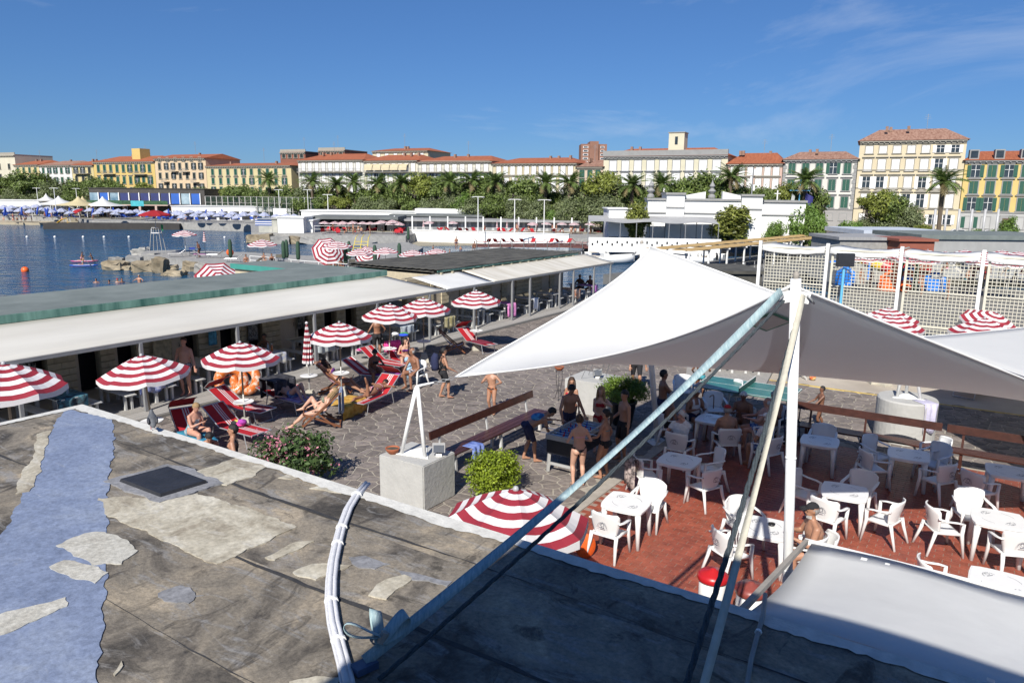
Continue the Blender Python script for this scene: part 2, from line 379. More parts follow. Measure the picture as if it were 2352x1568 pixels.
# ================================================================ foreground flat roof
RS_ = [(.34,(.045,.041,.037)), (.43,(.115,.101,.084)), (.50,(.18,.158,.128)), (.57,(.225,.193,.15)), (.68,(.36,.30,.22))]
mem = layered('roof_membrane', RS_, 1.0, 0, [((.23,.225,.22),(1,4,1),.53,.64,.8), ((.045,.04,.036),(2.5,1,1),.54,.64,.75)], 30)
mem_b = layered('roof_membrane_worn', [(p, tuple(x*1.12 for x in c)) for p, c in RS_], 1.2, 3, [((.25,.24,.23),(1,3,1),.53,.63,.75), ((.05,.045,.038),(1,1.6,1),.54,.64,.8)], 34)
roofb = thing('flat_roofed_building', 'low building with a patched grey bitumen roof and white painted edge', 'building', Q(0,0,0), RZ)
S_E, T_L = 5.42, -11.25
MB().box(((T_L+14)/2, (S_E-.8)/2-.03, RT/2-.06), (14-T_L-.1, S_E+.74, RT-.12)).build('wall', white_wall, roofb)
MB().box(((T_L+14)/2, (S_E-.75)/2, RT-.055), (14-T_L, S_E+.75, .1)).build('roof_slab', conc, roofb)
edges_s = [-.72, .55, 1.62, 2.68, 3.72, 4.75, S_E-.02]
for i in range(6):
    rnd = random.Random(i); mbx = MB(); n_ = 60; rows = []
    for k in (0, 1):
        r = []
        for q in range(n_+1):
            t = T_L+.06+(14-T_L-.1)*q/n_; s = edges_s[i+k] + (rnd.uniform(-.012, .012)) + (.06 if k and i < 5 else 0)
            r.append((t, s, RT+.002+.003*((i % 2))+(.002 if k else 0)))
        rows.append(r)
    mbx.sheet(rows[::1]).build('membrane_sheet', mem if i % 2 else mem_b, roofb)
for i in range(1, 6):
    rnd = random.Random(i+60); a, b = [], []
    for q in range(161):
        t = T_L+.3+(13.5-T_L)*q/160; s = edges_s[i]+.05+.03*math.sin(q*.19+i)+rnd.uniform(-.008, .008); wv = max(.002, .012+.012*math.sin(q*.13+i*2)+rnd.uniform(-.005, .005)); a.append((t, s-wv, RT+.0095)); b.append((t, s+wv, RT+.0095))
    MB().sheet([a, b]).build('seam_tar', mat('seam_tar', (.035,.034,.034), .8, .3, 8, .4), roofb)
# white painted edge, with a ragged inner border
def edge_strip(p0, p1, inner, wd, name, n_=140, seed=1):
    rnd = random.Random(seed); a, b, c = [], [], []
    p0, p1, inner = Vector(p0), Vector(p1), Vector(inner); ph = rnd.uniform(0, 9)
    for q in range(n_+1):
        p = p0.lerp(p1, q/n_); wv = wd*(1+.2*math.sin(q*.061+ph)+.15*math.sin(q*.23)+.14*rnd.uniform(-1, 1))
        a.append(p-Vector((0,0,.13))-inner*.012); b.append(p+Vector((0,0,.022))-inner*.012); c.append(p+inner*wv+Vector((0,0,.016)))
    MB().sheet([c, b, a]).build(name, mat('roof_edge_paint', (.56,.55,.51), .7, .15, 9, .3), roofb)
edge_strip((T_L, S_E, RT), (14, S_E, RT), (0,-1,0), .13, 'painted_edge', 420)
edge_strip((T_L, S_E, RT), (T_L, -.7, RT), (1,0,0), .11, 'painted_edge', 130, 5)
inv_roof = Matrix.Rotation(-RZ, 4, 'Z')
def roof_local(u, v, z=RT): return inv_roof @ G(u, v, z)
def jag(pts, n=7, amp=.03, seed=0):
    rnd = random.Random(seed); out = []; n = 40; ph = rnd.uniform(0, 9)
    for i in range(len(pts)):
        a, b = Vector(pts[i]), Vector(pts[(i+1) % len(pts)]); nn = max(1, min(n, int((b-a).length/.045)))
        nrm = Vector((b.y-a.y, a.x-b.x, 0)); nrm = nrm.normalized() if nrm.length else nrm
        for q in range(nn): out.append(a.lerp(b, q/nn)+nrm*(amp*(.8*math.sin(q*.55+ph+i)+.3*math.sin(q*1.3+i*2)+rnd.uniform(-.4,.4)) if q else 0))
    return out
def patch(px, name, m, z0, h=.005, amp=.02, seed=0, label=None):
    pts = [roof_local(*p) for p in px]; ar = sum(pts[i].x*pts[(i+1) % len(pts)].y-pts[(i+1) % len(pts)].x*pts[i].y for i in range(len(pts)))
    if ar < 0: pts = pts[::-1]
    pl = jag(pts, 10, amp, seed)
    bm = bmesh.new(); vs = [bm.verts.new((p.x, p.y, RT+z0*.5+h*.7+.002)) for p in pl]; f = bm.faces.new(vs)
    r = bmesh.ops.extrude_face_region(bm, geom=[f]); 
    for e in r['geom']:
        if isinstance(e, bmesh.types.BMVert): e.co.z = RT+.001
    bmesh.ops.recalc_face_normals(bm, faces=bm.faces); bmesh.ops.triangulate(bm, faces=[f for f in bm.faces if len(f.verts) > 4])
    me = bpy.data.meshes.new(name); bm.to_mesh(me); bm.free(); me.materials.append(m)
    o = obj(name, me, roofb)
    if label: o['label'] = label
    return o
def AX(*pts): return [(x*.3776, 976.2+y*.3776) for x, y in pts]
def BX(*pts): return [(574.2+x*.3776, 976.2+y*.3776) for x, y in pts]
blue_m = layered('faded_blue_paint', [(.32,(.135,.17,.26)), (.5,(.185,.225,.325)), (.64,(.22,.26,.35)), (.8,(.34,.37,.42))], 1.6, 5, [((.33,.35,.40),(1,6,1),.62,.74,.6), ((.09,.11,.17),(3,1,1),.62,.75,.5)], 22, .75, .3)
cream_m = layered('cream_sealant', [(.36,(.27,.235,.18)), (.46,(.38,.345,.27)), (.55,(.44,.405,.325)), (.68,(.53,.50,.42))], 2.2, 7, [((.48,.46,.41),(1,4,1),.55,.68,.8), ((.16,.135,.10),(1,2,1),.64,.76,.8)], 20, .8, .35)
pale_m = layered('peeling_sealant', [(.3,(.32,.30,.26)), (.48,(.43,.415,.365)), (.7,(.51,.495,.45))], 3, 9, [((.2,.18,.15),(1,2,1),.66,.78,.8)], 24, .8, .5)
grey_m = layered('grey_sealant', [(.3,(.15,.15,.155)), (.5,(.22,.222,.235)), (.7,(.29,.292,.305))], 2.6, 11, None, 24, .8, .35)
patch([(150,940), (125,976), (96,1040), (66,1110), (0,1244), (-60,1340), (-60,1700), (215,1700), (223,1568), (232,1493), (242,1354), (245,1218), (251,1089), (262,1033), (260.5,976), (258,962)], 'blue_paint_strip', blue_m, .016, .003, .018, 1)
patch(AX((600,450),(660,560),(860,640),(1150,780),(1320,850),(1557,740))+BX((285,625),(160,570))+AX((1440,490),(1200,420),(1000,470),(800,440)), 'sealant_patch', cream_m, .02, .004, .02, 2)
patch(AX((340,740),(480,680),(580,655),(720,680),(840,770),(740,850),(560,860),(440,790)), 'sealant_patch', pale_m, .021, .005, .02, 3)
patch(AX((300,870),(390,830),(600,870),(660,905),(580,970),(430,935)), 'sealant_patch', pale_m, .021, .008, .015, 4)
patch(AX((-120,1190),(0,1160),(400,1055),(410,1110),(180,1210),(30,1280),(-120,1300)), 'sealant_patch', pale_m, .021, .008, .015, 5)
patch(AX((310,40),(225,60),(205,200),(130,300),(95,425),(180,410),(240,300),(265,190)), 'sealant_patch', cream_m, .021, .008, .015, 6)
patch(AX((1180,290),(1450,200),(1557,210),(1640,235),(1557,310),(1380,370)), 'sealant_patch', cream_m, .02, .004, .02, 7)
for q, pp in enumerate((((90,810),(290,715),(390,710),(150,825)), ((260,900),(380,850),(620,855),(400,945)), ((720,1040),(800,960),(940,915),(985,935),(830,1065)), ((170,325),(230,300),(330,310),(250,335)), ((360,390),(420,375),(590,390),(580,420)), ((240,1568),(400,1535),(560,1540),(530,1640),(250,1640)))):
    patch(BX(*pp), 'sealant_patch', cream_m, .02, .004, .015, 10+q)
for q, pp in enumerate((((600,810),(700,800),(850,850),(760,880),(640,860)), ((880,880),(1000,905),(1230,955),(1200,985),(960,930)))): patch(BX(*pp), 'sealant_patch', grey_m, .02, .003, .02, 20+q)
patch(AX((960,1030),(1100,980),(1240,1040),(1150,1090),(1040,1080)), 'sealant_patch', grey_m, .02, .003, .03, 22)
patch(AX((690,1520),(740,1440),(750,1470),(700,1530)), 'sealant_patch', cream_m, .02, .003, .005, 23)
# hatch
hp = [roof_local(*p) for p in AX((690,352),(1025,262),(1300,362),(975,462))]; hc = sum(hp, Vector())/4
patch(AX((630,350),(1020,245),(1160,270),(1360,362),(970,480)), 'hatch_surround', grey_m, .022, .012, .02, 30)
hi = [p.lerp(hc, .12) for p in hp]; hi = hi if (hi[1]-hi[0]).cross(hi[2]-hi[1]).z > 0 else hi[::-1]
MB().prism([p[:2] for p in hi], RT+.02, RT+.055, inset=.04).build('hatch_cover', mat('black_bitumen', (.022,.022,.025), .55, .3, 4, .4), roofb, label='square black hatch cover in the roof')
# cable bundle, white, tied
pv = [BX(p)[0] for p in ((712,372),(650,440),(600,525),(558,640),(533,740),(510,850),(498,960),(495,1090),(512,1220),(538,1330),(575,1470),(600,1600))]
cb = thing('cable_bundle', 'bundle of white taped pipes curving across the grey roof', 'pipes', Q(0,0,0), RZ)
tape = mat('white_tape', (.62,.62,.64), .5, .08, 14, .25, stretch=(1,1,6))
for k, (dx, dz, rr) in enumerate(((-.024,.034,.021), (.012,.04,.024), (.042,.026,.011))):
    pts = []
    for i, p in enumerate(pv):
        q = roof_local(*p); nx = roof_local(*pv[min(i+1, len(pv)-1)])-roof_local(*pv[max(i-1, 0)]); sd = Vector((-nx.y, nx.x, 0)).normalized()
        pts.append(q + sd*-dx + Vector((0,0,dz)))
    MB().tube(pts, rr, 10).build('pipe', tape, cb, smooth=True)
for i in (1, 3, 4, 7, 9):
    q = roof_local(*pv[i]); nx = (roof_local(*pv[i+1])-roof_local(*pv[i-1])).normalized()
    MB().tube([q+Vector((0,0,.034))-nx*.012, q+Vector((0,0,.034))+nx*.012], [(.056,.04)]*2, 12, side=Vector((-nx.y,nx.x,0))).build('cable_tie', white_paint, cb)
cd = thing('conduit', 'thin grey conduit crossing the shaded roof to the awning', 'pipe', Q(0,0,0), RZ)
MB().tube([roof_local(*p)+Vector((0,0,.032)) for p in ((1757,1372),(1752,1420),(1738,1470),(1725,1520),(1712,1600))], .018, 8).build('pipe', conc_grey, cd, smooth=True)
q = roof_local(1741,1460); MB().tube([q+Vector((0,-.012,.032)), q+Vector((0,.012,.032))], .026, 8).build('clip', white_paint, cd)

# ================================================================ bar awning below the roof edge
canvas = mat('awning_canvas', (.72,.72,.70), .75, .05, 1.2, .2, trans=.18, detail=5)
canvas_dirty = mat('stained_canvas', (.66,.63,.56), .8, .1, .5, .12, trans=.22, col2=(.74,.72,.66), stretch=(1,.25,1), detail=6)
aw = thing('bar_awning', 'white canvas awning hanging out from the shaded roof edge', 'awning', Q(0,0,0), RZ)
rows = []
for i in range(9):
    f = i/8; rows.append([(t, 5.56+2.6*f, 2.93-.48*f-.10*math.sin(math.pi*f)*(.5+.5*math.cos((t+1.3)*1.35*2))-.02*math.sin(t*3)) for t in [-1.32+k*.22 for k in range(60)]])
MB().sheet(rows[::-1], thick=.004).build('canvas', canvas, aw, smooth=True)
MB().bar((-1.4, 8.2, 2.43), (11.9, 8.2, 2.43), .05, .05).build('front_bar', white_paint, aw)
MB().bar((-1.38, 5.5, 2.92), (-1.38, 8.2, 2.43), .045, .05).build('side_bar', conc, aw)
for t in (3.5, 8.0): MB().bar((t, 8.2, 0.03), (t, 8.2, 2.4), .05, .05).build('post', white_paint, aw)
# ---- two bins
lid_r, lid_b = mat('red_plastic', (.42,.012,.016), .35, .1, 5), mat('brown_lid', (.22,.05,.04), .4, .2, 5)  # second lid is a darker, browner red than the first
for (u, v, m_, lb) in ((1638,1318,lid_r,'white drum bin with a bright red domed lid'), (1725,1349,lid_b,'white drum bin with a brown domed lid')):
    p = G(u, v, .78); b_ = thing('bin', lb, 'bin', (p.x, p.y, .02))
    MB().lathe([(.17,0), (.19,.02), (.195,.70), (.18,.72)], 24).build('drum', white_paint, b_, smooth=True)
    MB().lathe([(.215,.68), (.225,.70), (.22,.76), (.17,.80), (.05,.83), (.035,.85), (0.01,.855)], 28).build('lid', m_, b_, smooth=True)
# ================================================================ row of beach cabins with awning
block_m = rand_tint(mat('cream_block', (.46,.40,.285), .9, .12, 6, .35), .1)
bt_s0, bt_s1 = 3.0, 24.7
cab = thing('beach_cabin_row', 'long row of cream block beach cabins under a green copper-edged roof', 'building', Q(0,0,0), RZ)
green_roof = mat('green_felt_roof', (.13,.155,.148), .9, .15, .9, .4, col2=(.175,.20,.19), detail=7)
copper = mat('copper_verdigris', (.06,.23,.18), .6, .5, 2.6, .2, col2=(.24,.42,.34), stretch=(1,1,.12), detail=8)
teal = mat('teal_fascia', (.05,.25,.21), .55, .1, 2)
T_F = -22.85
for s0 in np.arange(bt_s0, bt_s1-.1, 2.17):
    MB().box(((T_F-27.0)/2, s0+1.085, 2.71), (abs(T_F+27.0), 2.162, .07)).build('roof_panel', green_roof, cab)
MB().box((-28.97, 23.6, 2.712), (3.9, 2.2, .074)).build('roof_panel', green_roof, cab)
for s0 in np.arange(bt_s0, bt_s1-.1, 2.17): MB().box((T_F+.016, s0+1.085, 2.635), (.03, 2.168, .235)).build('fascia', copper, cab)
MB().box((T_F-2, bt_s1+.016, 2.635), (4.0, .03, .235)).build('fascia', copper, cab)
MB().box((-29.0, 22.48, 2.63), (3.95, .03, .24)).build('fascia', teal, cab)
MB().box((-28.95, 23.6, 1.2), (3.7, 2.0, 2.94)).build('wing_wall', block_m, cab)
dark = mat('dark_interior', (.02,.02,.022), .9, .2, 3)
# front wall: block piers, doors, dark openings
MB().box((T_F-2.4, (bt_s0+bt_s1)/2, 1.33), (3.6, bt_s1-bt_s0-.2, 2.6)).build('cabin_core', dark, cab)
blk = MB().box((0,0,0), (.14,.385,.185)).mesh('block', block_m)
door_m = mat('cream_door', (.50,.43,.34), .6, .08, 3); jamb = mat('cream_jamb', (.47,.41,.32), .7, .08, 3)
nblk = 0; restb = MB()
def wall_run(root, tx, s_list):
    """s_list: (s0, s1, kind)"""
    global nblk
    for (a, b, k) in s_list:
        if k == 'b':
            MB().box((tx-.2, (a+b)/2, 1.26), (.2, b-a, 2.3)).build('wall_backing', mat('mortar_line', (.30,.26,.19), .95, .1, 5), root)
            nc = max(1, round((b-a)/.4)); wd = (b-a)/nc
            for r in range(11):
                off = .5 if r % 2 else 0
                for c in range(nc+(1 if off else 0)):
                    c0 = a+max(0, (c-off))*wd; c1 = a+min(nc, (c-off+1))*wd
                    if c1-c0 < .06: continue
                    o_ = obj('block', blk, root, (tx-.045, (c0+c1)/2, .12+.1+r*.205)); o_.scale = (1, (c1-c0-.012)/.385, 1); nblk += 1
        elif k == 'd':
            d_ = MB().box((tx-.06, (a+b)/2, 1.12), (.05, b-a-.03, 1.98)).build('door', door_m, root); MB().tube([(tx-.02, b-.12, 1.0), (tx+.02, b-.12, 1.0), (tx+.02, b-.12, 1.12), (tx-.02, b-.12, 1.12)], .01, 6).build('handle', dark, d_)
            MB().box((tx-.06, (a+b)/2, 2.26), (.06, b-a, .26)).build('lintel', jamb, root)
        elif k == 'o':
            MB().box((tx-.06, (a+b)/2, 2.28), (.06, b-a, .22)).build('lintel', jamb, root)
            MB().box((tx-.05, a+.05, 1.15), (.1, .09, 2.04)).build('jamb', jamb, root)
runs = []; s = bt_s0; kk = 0
pat = [('b',.85),('d',.78),('o',.6),('b',.8),('o',.75),('b',.45),('o',.7)]
while s < bt_s1-.9:
    k, w_ = pat[kk % 7]; runs.append((s, min(s+w_, bt_s1), k)); s += w_; kk += 1
runs.append((s, bt_s1, 'b'))
wall_run(cab, T_F-.02, runs)
# second block with the dark corrugated roof
cab2 = thing('corrugated_roof_cabins', 'cream block cabins under a dark weathered roof with timber beam ends', 'building', Q(0,0,0), RZ)
S2a, S2b, T2f, T2b = 26.4, 40.2, -21.35, -27.2
dark_roof = mat('weathered_roof', (.062,.06,.052), .92, .4, 1.2, .6, col2=(.10,.095,.08), detail=8)
nrow = 14
for i in range(7):
    t0 = T2b+(T2f-T2b)*i/7; t1 = T2b+(T2f-T2b)*(i+1)/7+.05; rows = []
    for k in range(41):
        s_ = S2a+(S2b-S2a)*k/40
        rows.append([(t, s_, 2.72-.015*math.cos((t-T2b)*2*math.pi/.42)-.01*math.sin(s_*2.1+i)+.012*(t == t1)) for t in np.linspace(t0, t1, 9)])
    MB().sheet(rows[::-1], thick=.02).build('roof_strip', dark_roof, cab2)
MB().box(((T2b+T2f)/2-.1, (S2a+S2b)/2, 2.63), (T2f-T2b-.3, S2b-S2a-.2, .08)).build('roof_deck', dark_roof, cab2)
MB().box((T2f+.01, (S2a+S2b)/2, 2.655), (.03, S2b-S2a-.1, .09)).build('fascia', copper, cab2)
for s_ in np.arange(S2a+.3, S2b, .85): MB().box((T2f-.2, s_, 2.55), (.6, .1, .09)).build('beam_end', mat('pale_timber', (.33,.29,.21), .8, .2, 4), cab2)
MB().box((-24.6, 33.2, 1.23), (5.0, 13.0, 2.5)).build('cabin_core', jamb, cab2)
runs = []; s = 25.0; kk = 0; pat = [('b',1.6),('d',.9),('b',.55),('d',.9),('b',1.2)]
while s < 38.4:
    k, w_ = pat[kk % 5]; runs.append((s, min(s+w_, 39.4), k)); s += w_; kk += 1
wall_run(cab2, -21.95, runs)
MB().box((-24.5, 26.75, 1.23), (5.2, .2, 2.5)).build('end_wall', block_m, cab2)
# deck of planks
deck = MB().box((-20.9, 22.5, .03), (4.1, 38.6, .1)).build('deck', mat('deck_frame', (.2,.19,.17), .9, .1, 4), loc=Q(0,0,0), rz=RZ, kind='structure')
plank_m = rand_tint(mat('grey_plank', (.30,.285,.265), .85, .15, 3, .3, stretch=(8,1,1)), .12)
plk = MB().box((0,0,0), (.138, 38.7, .03)).mesh('plank', plank_m)
for i in range(28): obj('plank', plk, deck, (-18.95-i*.146, 22.5, .095))
# awning over the porch: frame, posts and three canvases
pa = thing('porch_awning', 'long off-white sloping canvas awning on grey posts along the cabins', 'awning', Q(0,0,0), RZ)
grey_metal = mat('grey_metal', (.27,.275,.28), .45, .12, 3, 0, metal=.25)
F_T, F_Z = -19.45, 2.13
def canvas_run(s0, s1, tb, zb, m_, name='canvas'):
    rows = []; n_ = max(8, int((s1-s0)/.5))
    for i in range(7):
        f = i/6; rows.append([(F_T+(tb-F_T)*f, s, F_Z+.03+(zb-F_Z)*f-.025*math.sin(math.pi*f)*abs(math.sin((s-s0)*.9))) for s in np.linspace(s0, s1, n_)])
    MB().sheet(rows[::-1], thick=.005).build(name, m_, pa, smooth=True)
    MB().tube([(F_T, s0, F_Z+.03), (F_T, s1, F_Z+.03)], .035, 8).build('canvas_roll', m_, pa)
canvas_run(2.5, 24.6, T_F+.03, 2.47, canvas_dirty)
canvas_run(24.75, 28.2, -21.45, 2.50, canvas)
rust = mat('rust_stained_canvas', (.60,.55,.45), .8, .2, .9, .1, trans=.1, col2=(.66,.63,.56), stretch=(.35,2.2,1), detail=6, t0=.25, t1=.6)
canvas_run(28.3, 41.2, -21.3, 2.52, rust)
MB().bar((F_T+.0, 2.5, F_Z-.03), (F_T, 41.2, F_Z-.03), .06, .09).build('front_rail', grey_metal, pa)
post_s = [23.55-3.12*k for k in range(7)] + [26.7, 29.85, 31.5, 34.55, 36.1, 38.6, 40.8]
pm = MB().box((0,0,1.04), (.085,.085,1.94)).mesh('post', grey_metal)
for s_ in post_s: obj('post', pm, pa, (F_T+.02, s_, .05))

# ================================================================ tensioned sails, masts, straps
sail_m = mat('sail_fabric', (.79,.79,.77), .7, .02, .9, .12, trans=.33, detail=6, bscale=3)
def lerp3(a, b, t): return a+(b-a)*t
def sail_pt(A, B, C, D, u, v, kab, kbc, kcd, kda, g, hda, gv=0):
    e = lambda x: 4*x*(1-x)
    v2 = v+e(u)*(kab*(1-v)**2-kcd*v**2); u2 = u+e(v)*(kda*(1-u)**2-kbc*u**2)
    p = lerp3(lerp3(A, B, u2), lerp3(D, C, u2), v2)
    return p - Vector((0,0,g*e(u)*e(v)+hda*e(v)*(1-u)**2+gv*e(u)*e(v)*max(0, v-.35)*2))
def sail(label, A, B, C, D, prm, n=36):
    t = thing('shade_sail', label, 'shade sail', ((A+B+C+D)/4)*Vector((1,1,0)) if 0 else (0,0,0))
    P = lambda u, v: sail_pt(A, B, C, D, u, v, *prm)
    rows = [[P(i/n, j/n) for j in range(n+1)] for i in range(n+1)]
    MB().sheet(rows, thick=.004).build('membrane', sail_m, t, smooth=True)
    for ed in ([rows[i][0] for i in range(n+1)], [rows[n][j] for j in range(n+1)], [rows[i][n] for i in range(n+1)], [rows[0][j] for j in range(n+1)]):
        MB().tube(ed, .016, 6).build('edge_rope', white_paint, t, smooth=True)
    # reinforcing bands down from the high corners
    for (i0, dirn) in ((0, 1), (n, -1)):
        band = []
        for k in range(0, n//2+6):
            f = k/n*1.0; u = f if dirn > 0 else 1-f; v = 1-f if dirn > 0 else f
            a = P(min(1, max(0, u+.018)), min(1, max(0, v+.018))); b = P(min(1, max(0, u-.018)), min(1, max(0, v-.018)))
            nrm = (P(min(1, u+.02), v)-P(max(0, u-.02), v)).cross(P(u, min(1, v+.02))-P(u, max(0, v-.02))).normalized()
            band.append((a, b, nrm))
        mat('sail_seam', (.62,.65,.66), .7, .06, 30, .1, trans=.25)
        if dirn < 0: continue
        MB().sheet([[a-nm*.010 for a, b, nm in band], [b-nm*.010 for a, b, nm in band]]).build('seam_band', MATS['sail_seam'], t, smooth=True)
    return t, P
sA = AY(1045,866,14.3); sB = AY(1495,566,17.5); sDb = AY(1803,1600,7.95); sDb.z = .02; sD = AY(1818,655,7.85); sC = AY(2700,1010,11.6)
sail1, SP = sail('large white tensioned shade sail stretched over the tables between two masts', sA, sB, sC, sD, (.04,0,0,.04,.35,.25,.2))
# printed label near the front mast corner
pl_ = [SP(u, v)-Vector((0,.012,.012)) for u, v in ((.03,.93), (.03,.875), (.075,.875), (.075,.93))]
MB().add([p for p in (pl_[0], pl_[1], pl_[2], pl_[3])], [(0,1,2,3)]).build('maker_label', mat('green_label', (.05,.22,.16), .6, .1, 3), sail1)
c_ = sum(pl_, Vector())/4; MB().add([p.lerp(c_, .2)-Vector((0,.006,.006)) for p in pl_], [(0,1,2,3)]).build('label_card', mat('label_card_grey', (.42,.42,.40), .6, .1, 3), sail1)
# second sail to the right
A2 = AY(2098,774,19.4); 
sail('pale grey shade sail behind the round concrete anchor block', A2, AY(2470,738,25), Vector((19,13,3.6)), Vector((10.9,9.4,2.5)), (.02,0,0,.02,.1,.05,0), 20)
# ---- masts
def mast(label, base, top, r, plate=True):
    t = thing('mast', label, 'mast', (base.x, base.y, base.z)); d = top-base
    MB().tube([(0,0,0.012), tuple(d)], r, 18).build('pole', white_paint, t, smooth=True)
    for f in (.12, .3, .36, .62): MB().tube([d*f-Vector((0,0,.006)), d*f+Vector((0,0,.006))], r+.006, 16).build('weld_ring', white_paint, t)
    MB().box((0,0,.008), (.5,.5,.016), .3).build('foot_plate', white_paint, t)
    MB().lathe([(r*.55,0), (r*.6,.05), (r*.35,.075), (.02,.08)], 12, tuple(d)).build('cap', conc, t, smooth=True)
    if plate:
        for sg in (-1, 1):
            MB().prism([(0,-.01), (.16*sg,-.01), (.16*sg,.01), (0,.01)][::sg], -.02, .10).xf(Matrix.Translation(d-Vector((0,0,.22))) @ Matrix.Rotation(.2*sg, 4, 'Y')).build('ear_plate', white_paint, t)
            MB().tube([d+Vector((.13*sg,-.03,-.18)), d+Vector((.17*sg,-.04,-.22)), d+Vector((.21*sg,-.02,-.26)), d+Vector((.17*sg,.01,-.23)), d+Vector((.13*sg,-.03,-.18))], .012, 6).build('shackle', grey_metal, t, smooth=True)
    return t, top
dtop = AY(1828,640,sDb.y-.12)
mast('thick white front mast of the shade sail beside the bar awning', sDb, dtop, .056)
mb_base = G(1510,1015,.0); btop = AY(1474,560,17.7)
mast('slim white rear mast of the shade sail behind the card players', mb_base, btop, .07)
# ---- straps and ropes from the front mast to the roof
web = mat('teal_webbing', (.23,.36,.40), .75, .15, 10, .3, col2=(.42,.52,.52), stretch=(6,1,1)); web2 = mat('cream_webbing', (.50,.47,.38), .75, .12, 8, .3)
rope_m = mat('dark_rope', (.05,.065,.075), .85, .35, 60, .6)
def strap(label, p0, p1, wd, m_, name='strap', side=None, extra=None):
    t = thing(name, label, 'strap', tuple(p1)); d = p0-p1
    n_ = 30; sd = d.cross(Vector((0,1,0) if side is None else side)).normalized(); up = sd.cross(d).normalized(); a, b = [], []
    for i in range(n_+1):
        f = i/n_; c = d*f-Vector((0,0,.12*4*f*(1-f))); tw = 1.25*math.sin(f*math.pi)+.15; q = sd*math.cos(tw)+up*math.sin(tw)
        a.append(c+q*wd/2); b.append(c-q*wd/2)
    MB().sheet([a, b], thick=.004).build('webbing', m_, t, smooth=True)
    return t
anch = G(838,1535,RT+.03)
st1 = strap('long faded teal tie-down strap running from the mast to a bow on the roof', AY(1795,668,sDb.y-.12), anch+Vector((0,0,.06)), .085, web)
MB().box((0,0,-.04), (.16,.1,.05), .7).build('anchor_plate', mat('blue_steel', (.06,.09,.16), .5, .2, 5), st1)
for k, (an, ln, wv) in enumerate(((1.9,.26,.10), (.75,.22,.12), (3.3,.24,.08))):       # loose bow of webbing
    pts_a, pts_b = [], []
    for i in range(15):
        f = i/14; c = Vector((math.cos(an)*ln*math.sin(math.pi*f)**.8, math.sin(an)*ln*math.sin(math.pi*f)**.8, .06+.03*k+.045*math.sin(2*math.pi*f)+.09*math.sin(math.pi*f)))+Vector((.10,.07,.02))
        pts_a.append(c+Vector((-math.sin(an),math.cos(an),.45))*.04); pts_b.append(c-Vector((-math.sin(an),math.cos(an),.45))*.04)
    MB().sheet([pts_a, pts_b], thick=.004).build('bow_loop', web, st1, smooth=True)
MB().tube([(.10,.07,.09), (.13,.09,.16)], .03, 8).build('tie', conc, st1)
def rope(label, p0, p1, r, name='rope'):
    t = thing(name, label, 'rope', tuple(p1)); d = p0-p1; n_ = 120; mbr = MB()
    for ph in (0, 2.09, 4.19):
        pts = []
        sd = d.cross(Vector((0,0,1))).normalized(); up = sd.cross(d).normalized()
        for i in range(n_+1):
            f = i/n_; an = ph+f*d.length*14; pts.append(d*f-Vector((0,0,.10*4*f*(1-f)))+(sd*math.cos(an)+up*math.sin(an))*r*.55)
        MB().tube(pts, r*.62, 5).build('strand', rope_m, t, smooth=True)
    return t
rope('dark laid rope beside the teal strap down to the roof', AY(1800,690,sDb.y-.12), G(870,1560,RT+.03), .016)
rope('thick dark laid rope from the mast into the roof shadow', AY(1842,690,sDb.y-.1), G(1566,1600,RT+.02), .021)
strap('pale cream tie-down strap hanging steeply from the mast to the roof', AY(1846,672,sDb.y-.1), G(1606,1610,RT+.02), .06, web2)
# ---- concrete anchor blocks with tripods
def tripod(parent_loc, apex, label, spread=.27):
    t = thing('tripod', label, 'tripod', parent_loc); d = apex-Vector(parent_loc)
    MB().prism([(.42,0.0), (-.22,.38), (-.22,-.38)], 0.004, .022).xf(Matrix.Rotation(1.2, 4, 'Z')).build('base_plate', white_paint, t)
    for k in range(3):
        an = 1.2+k*2*math.pi/3; MB().tube([(math.cos(an)*spread*1.15, math.sin(an)*spread*1.15, .02), (d.x+math.cos(an)*.02, d.y+math.sin(an)*.02, d.z)], .04, 12).build('leg', white_paint, t, smooth=True)
    MB().ball(tuple(d), .05).build('head', white_paint, t, smooth=True)
    return t
blk_m = mat('painted_block', (.40,.395,.375), .8, .08, 2.5, .5, detail=7)
blkA = Q(11.0, -9.46, 0)
def cblock(name, label, poly, h, bm_=blk_m):
    c = sum((Vector((p[0], p[1], 0)) for p in poly), Vector())/len(poly)
    o = MB(); o.prism([(p[0]-c.x, p[1]-c.y) for p in poly], -.01, h, inset=.0)
    bm = bmesh.new(); me = o.mesh(name, bm_); bm.from_mesh(me); bmesh.ops.bevel(bm, geom=bm.edges[:], offset=.02, segments=2, affect='EDGES'); bm.to_mesh(me); bm.free()
    return tag(obj(name, me, None, (c.x, c.y, 0)), label, 'concrete block')
cblock('anchor_block', 'square grey concrete block carrying the white tripod beside the wooden bench', qpoly([(10.5,-10.05), (10.5,-8.87), (11.52,-8.87), (11.52,-10.05)][::-1])[::-1], .95)
apexA = AY(958,890,blkA.y)
tripod((blkA.x, blkA.y, .95), apexA, 'white steel tripod on the square concrete block holding the sail corner')
tb = thing('turnbuckle', 'chain and turnbuckle linking the white tripod to the sail tip', 'turnbuckle', tuple(apexA)); d = sA-apexA
MB().tube([(0,0,.03), tuple(d*.45+Vector((0,0,.01)))], [.03,.018], 8).build('body', white_paint, tb, smooth=True)
for k in range(5):
    c = d*(.5+k*.1); MB().tube([c+Vector((math.cos(q)*.05, .02*math.sin(q)*(k % 2), .03*math.sin(q)*(1-k % 2)-.005)) for q in np.linspace(0, 6.28, 9)], .009, 5).build('chain_link', grey_metal, tb)
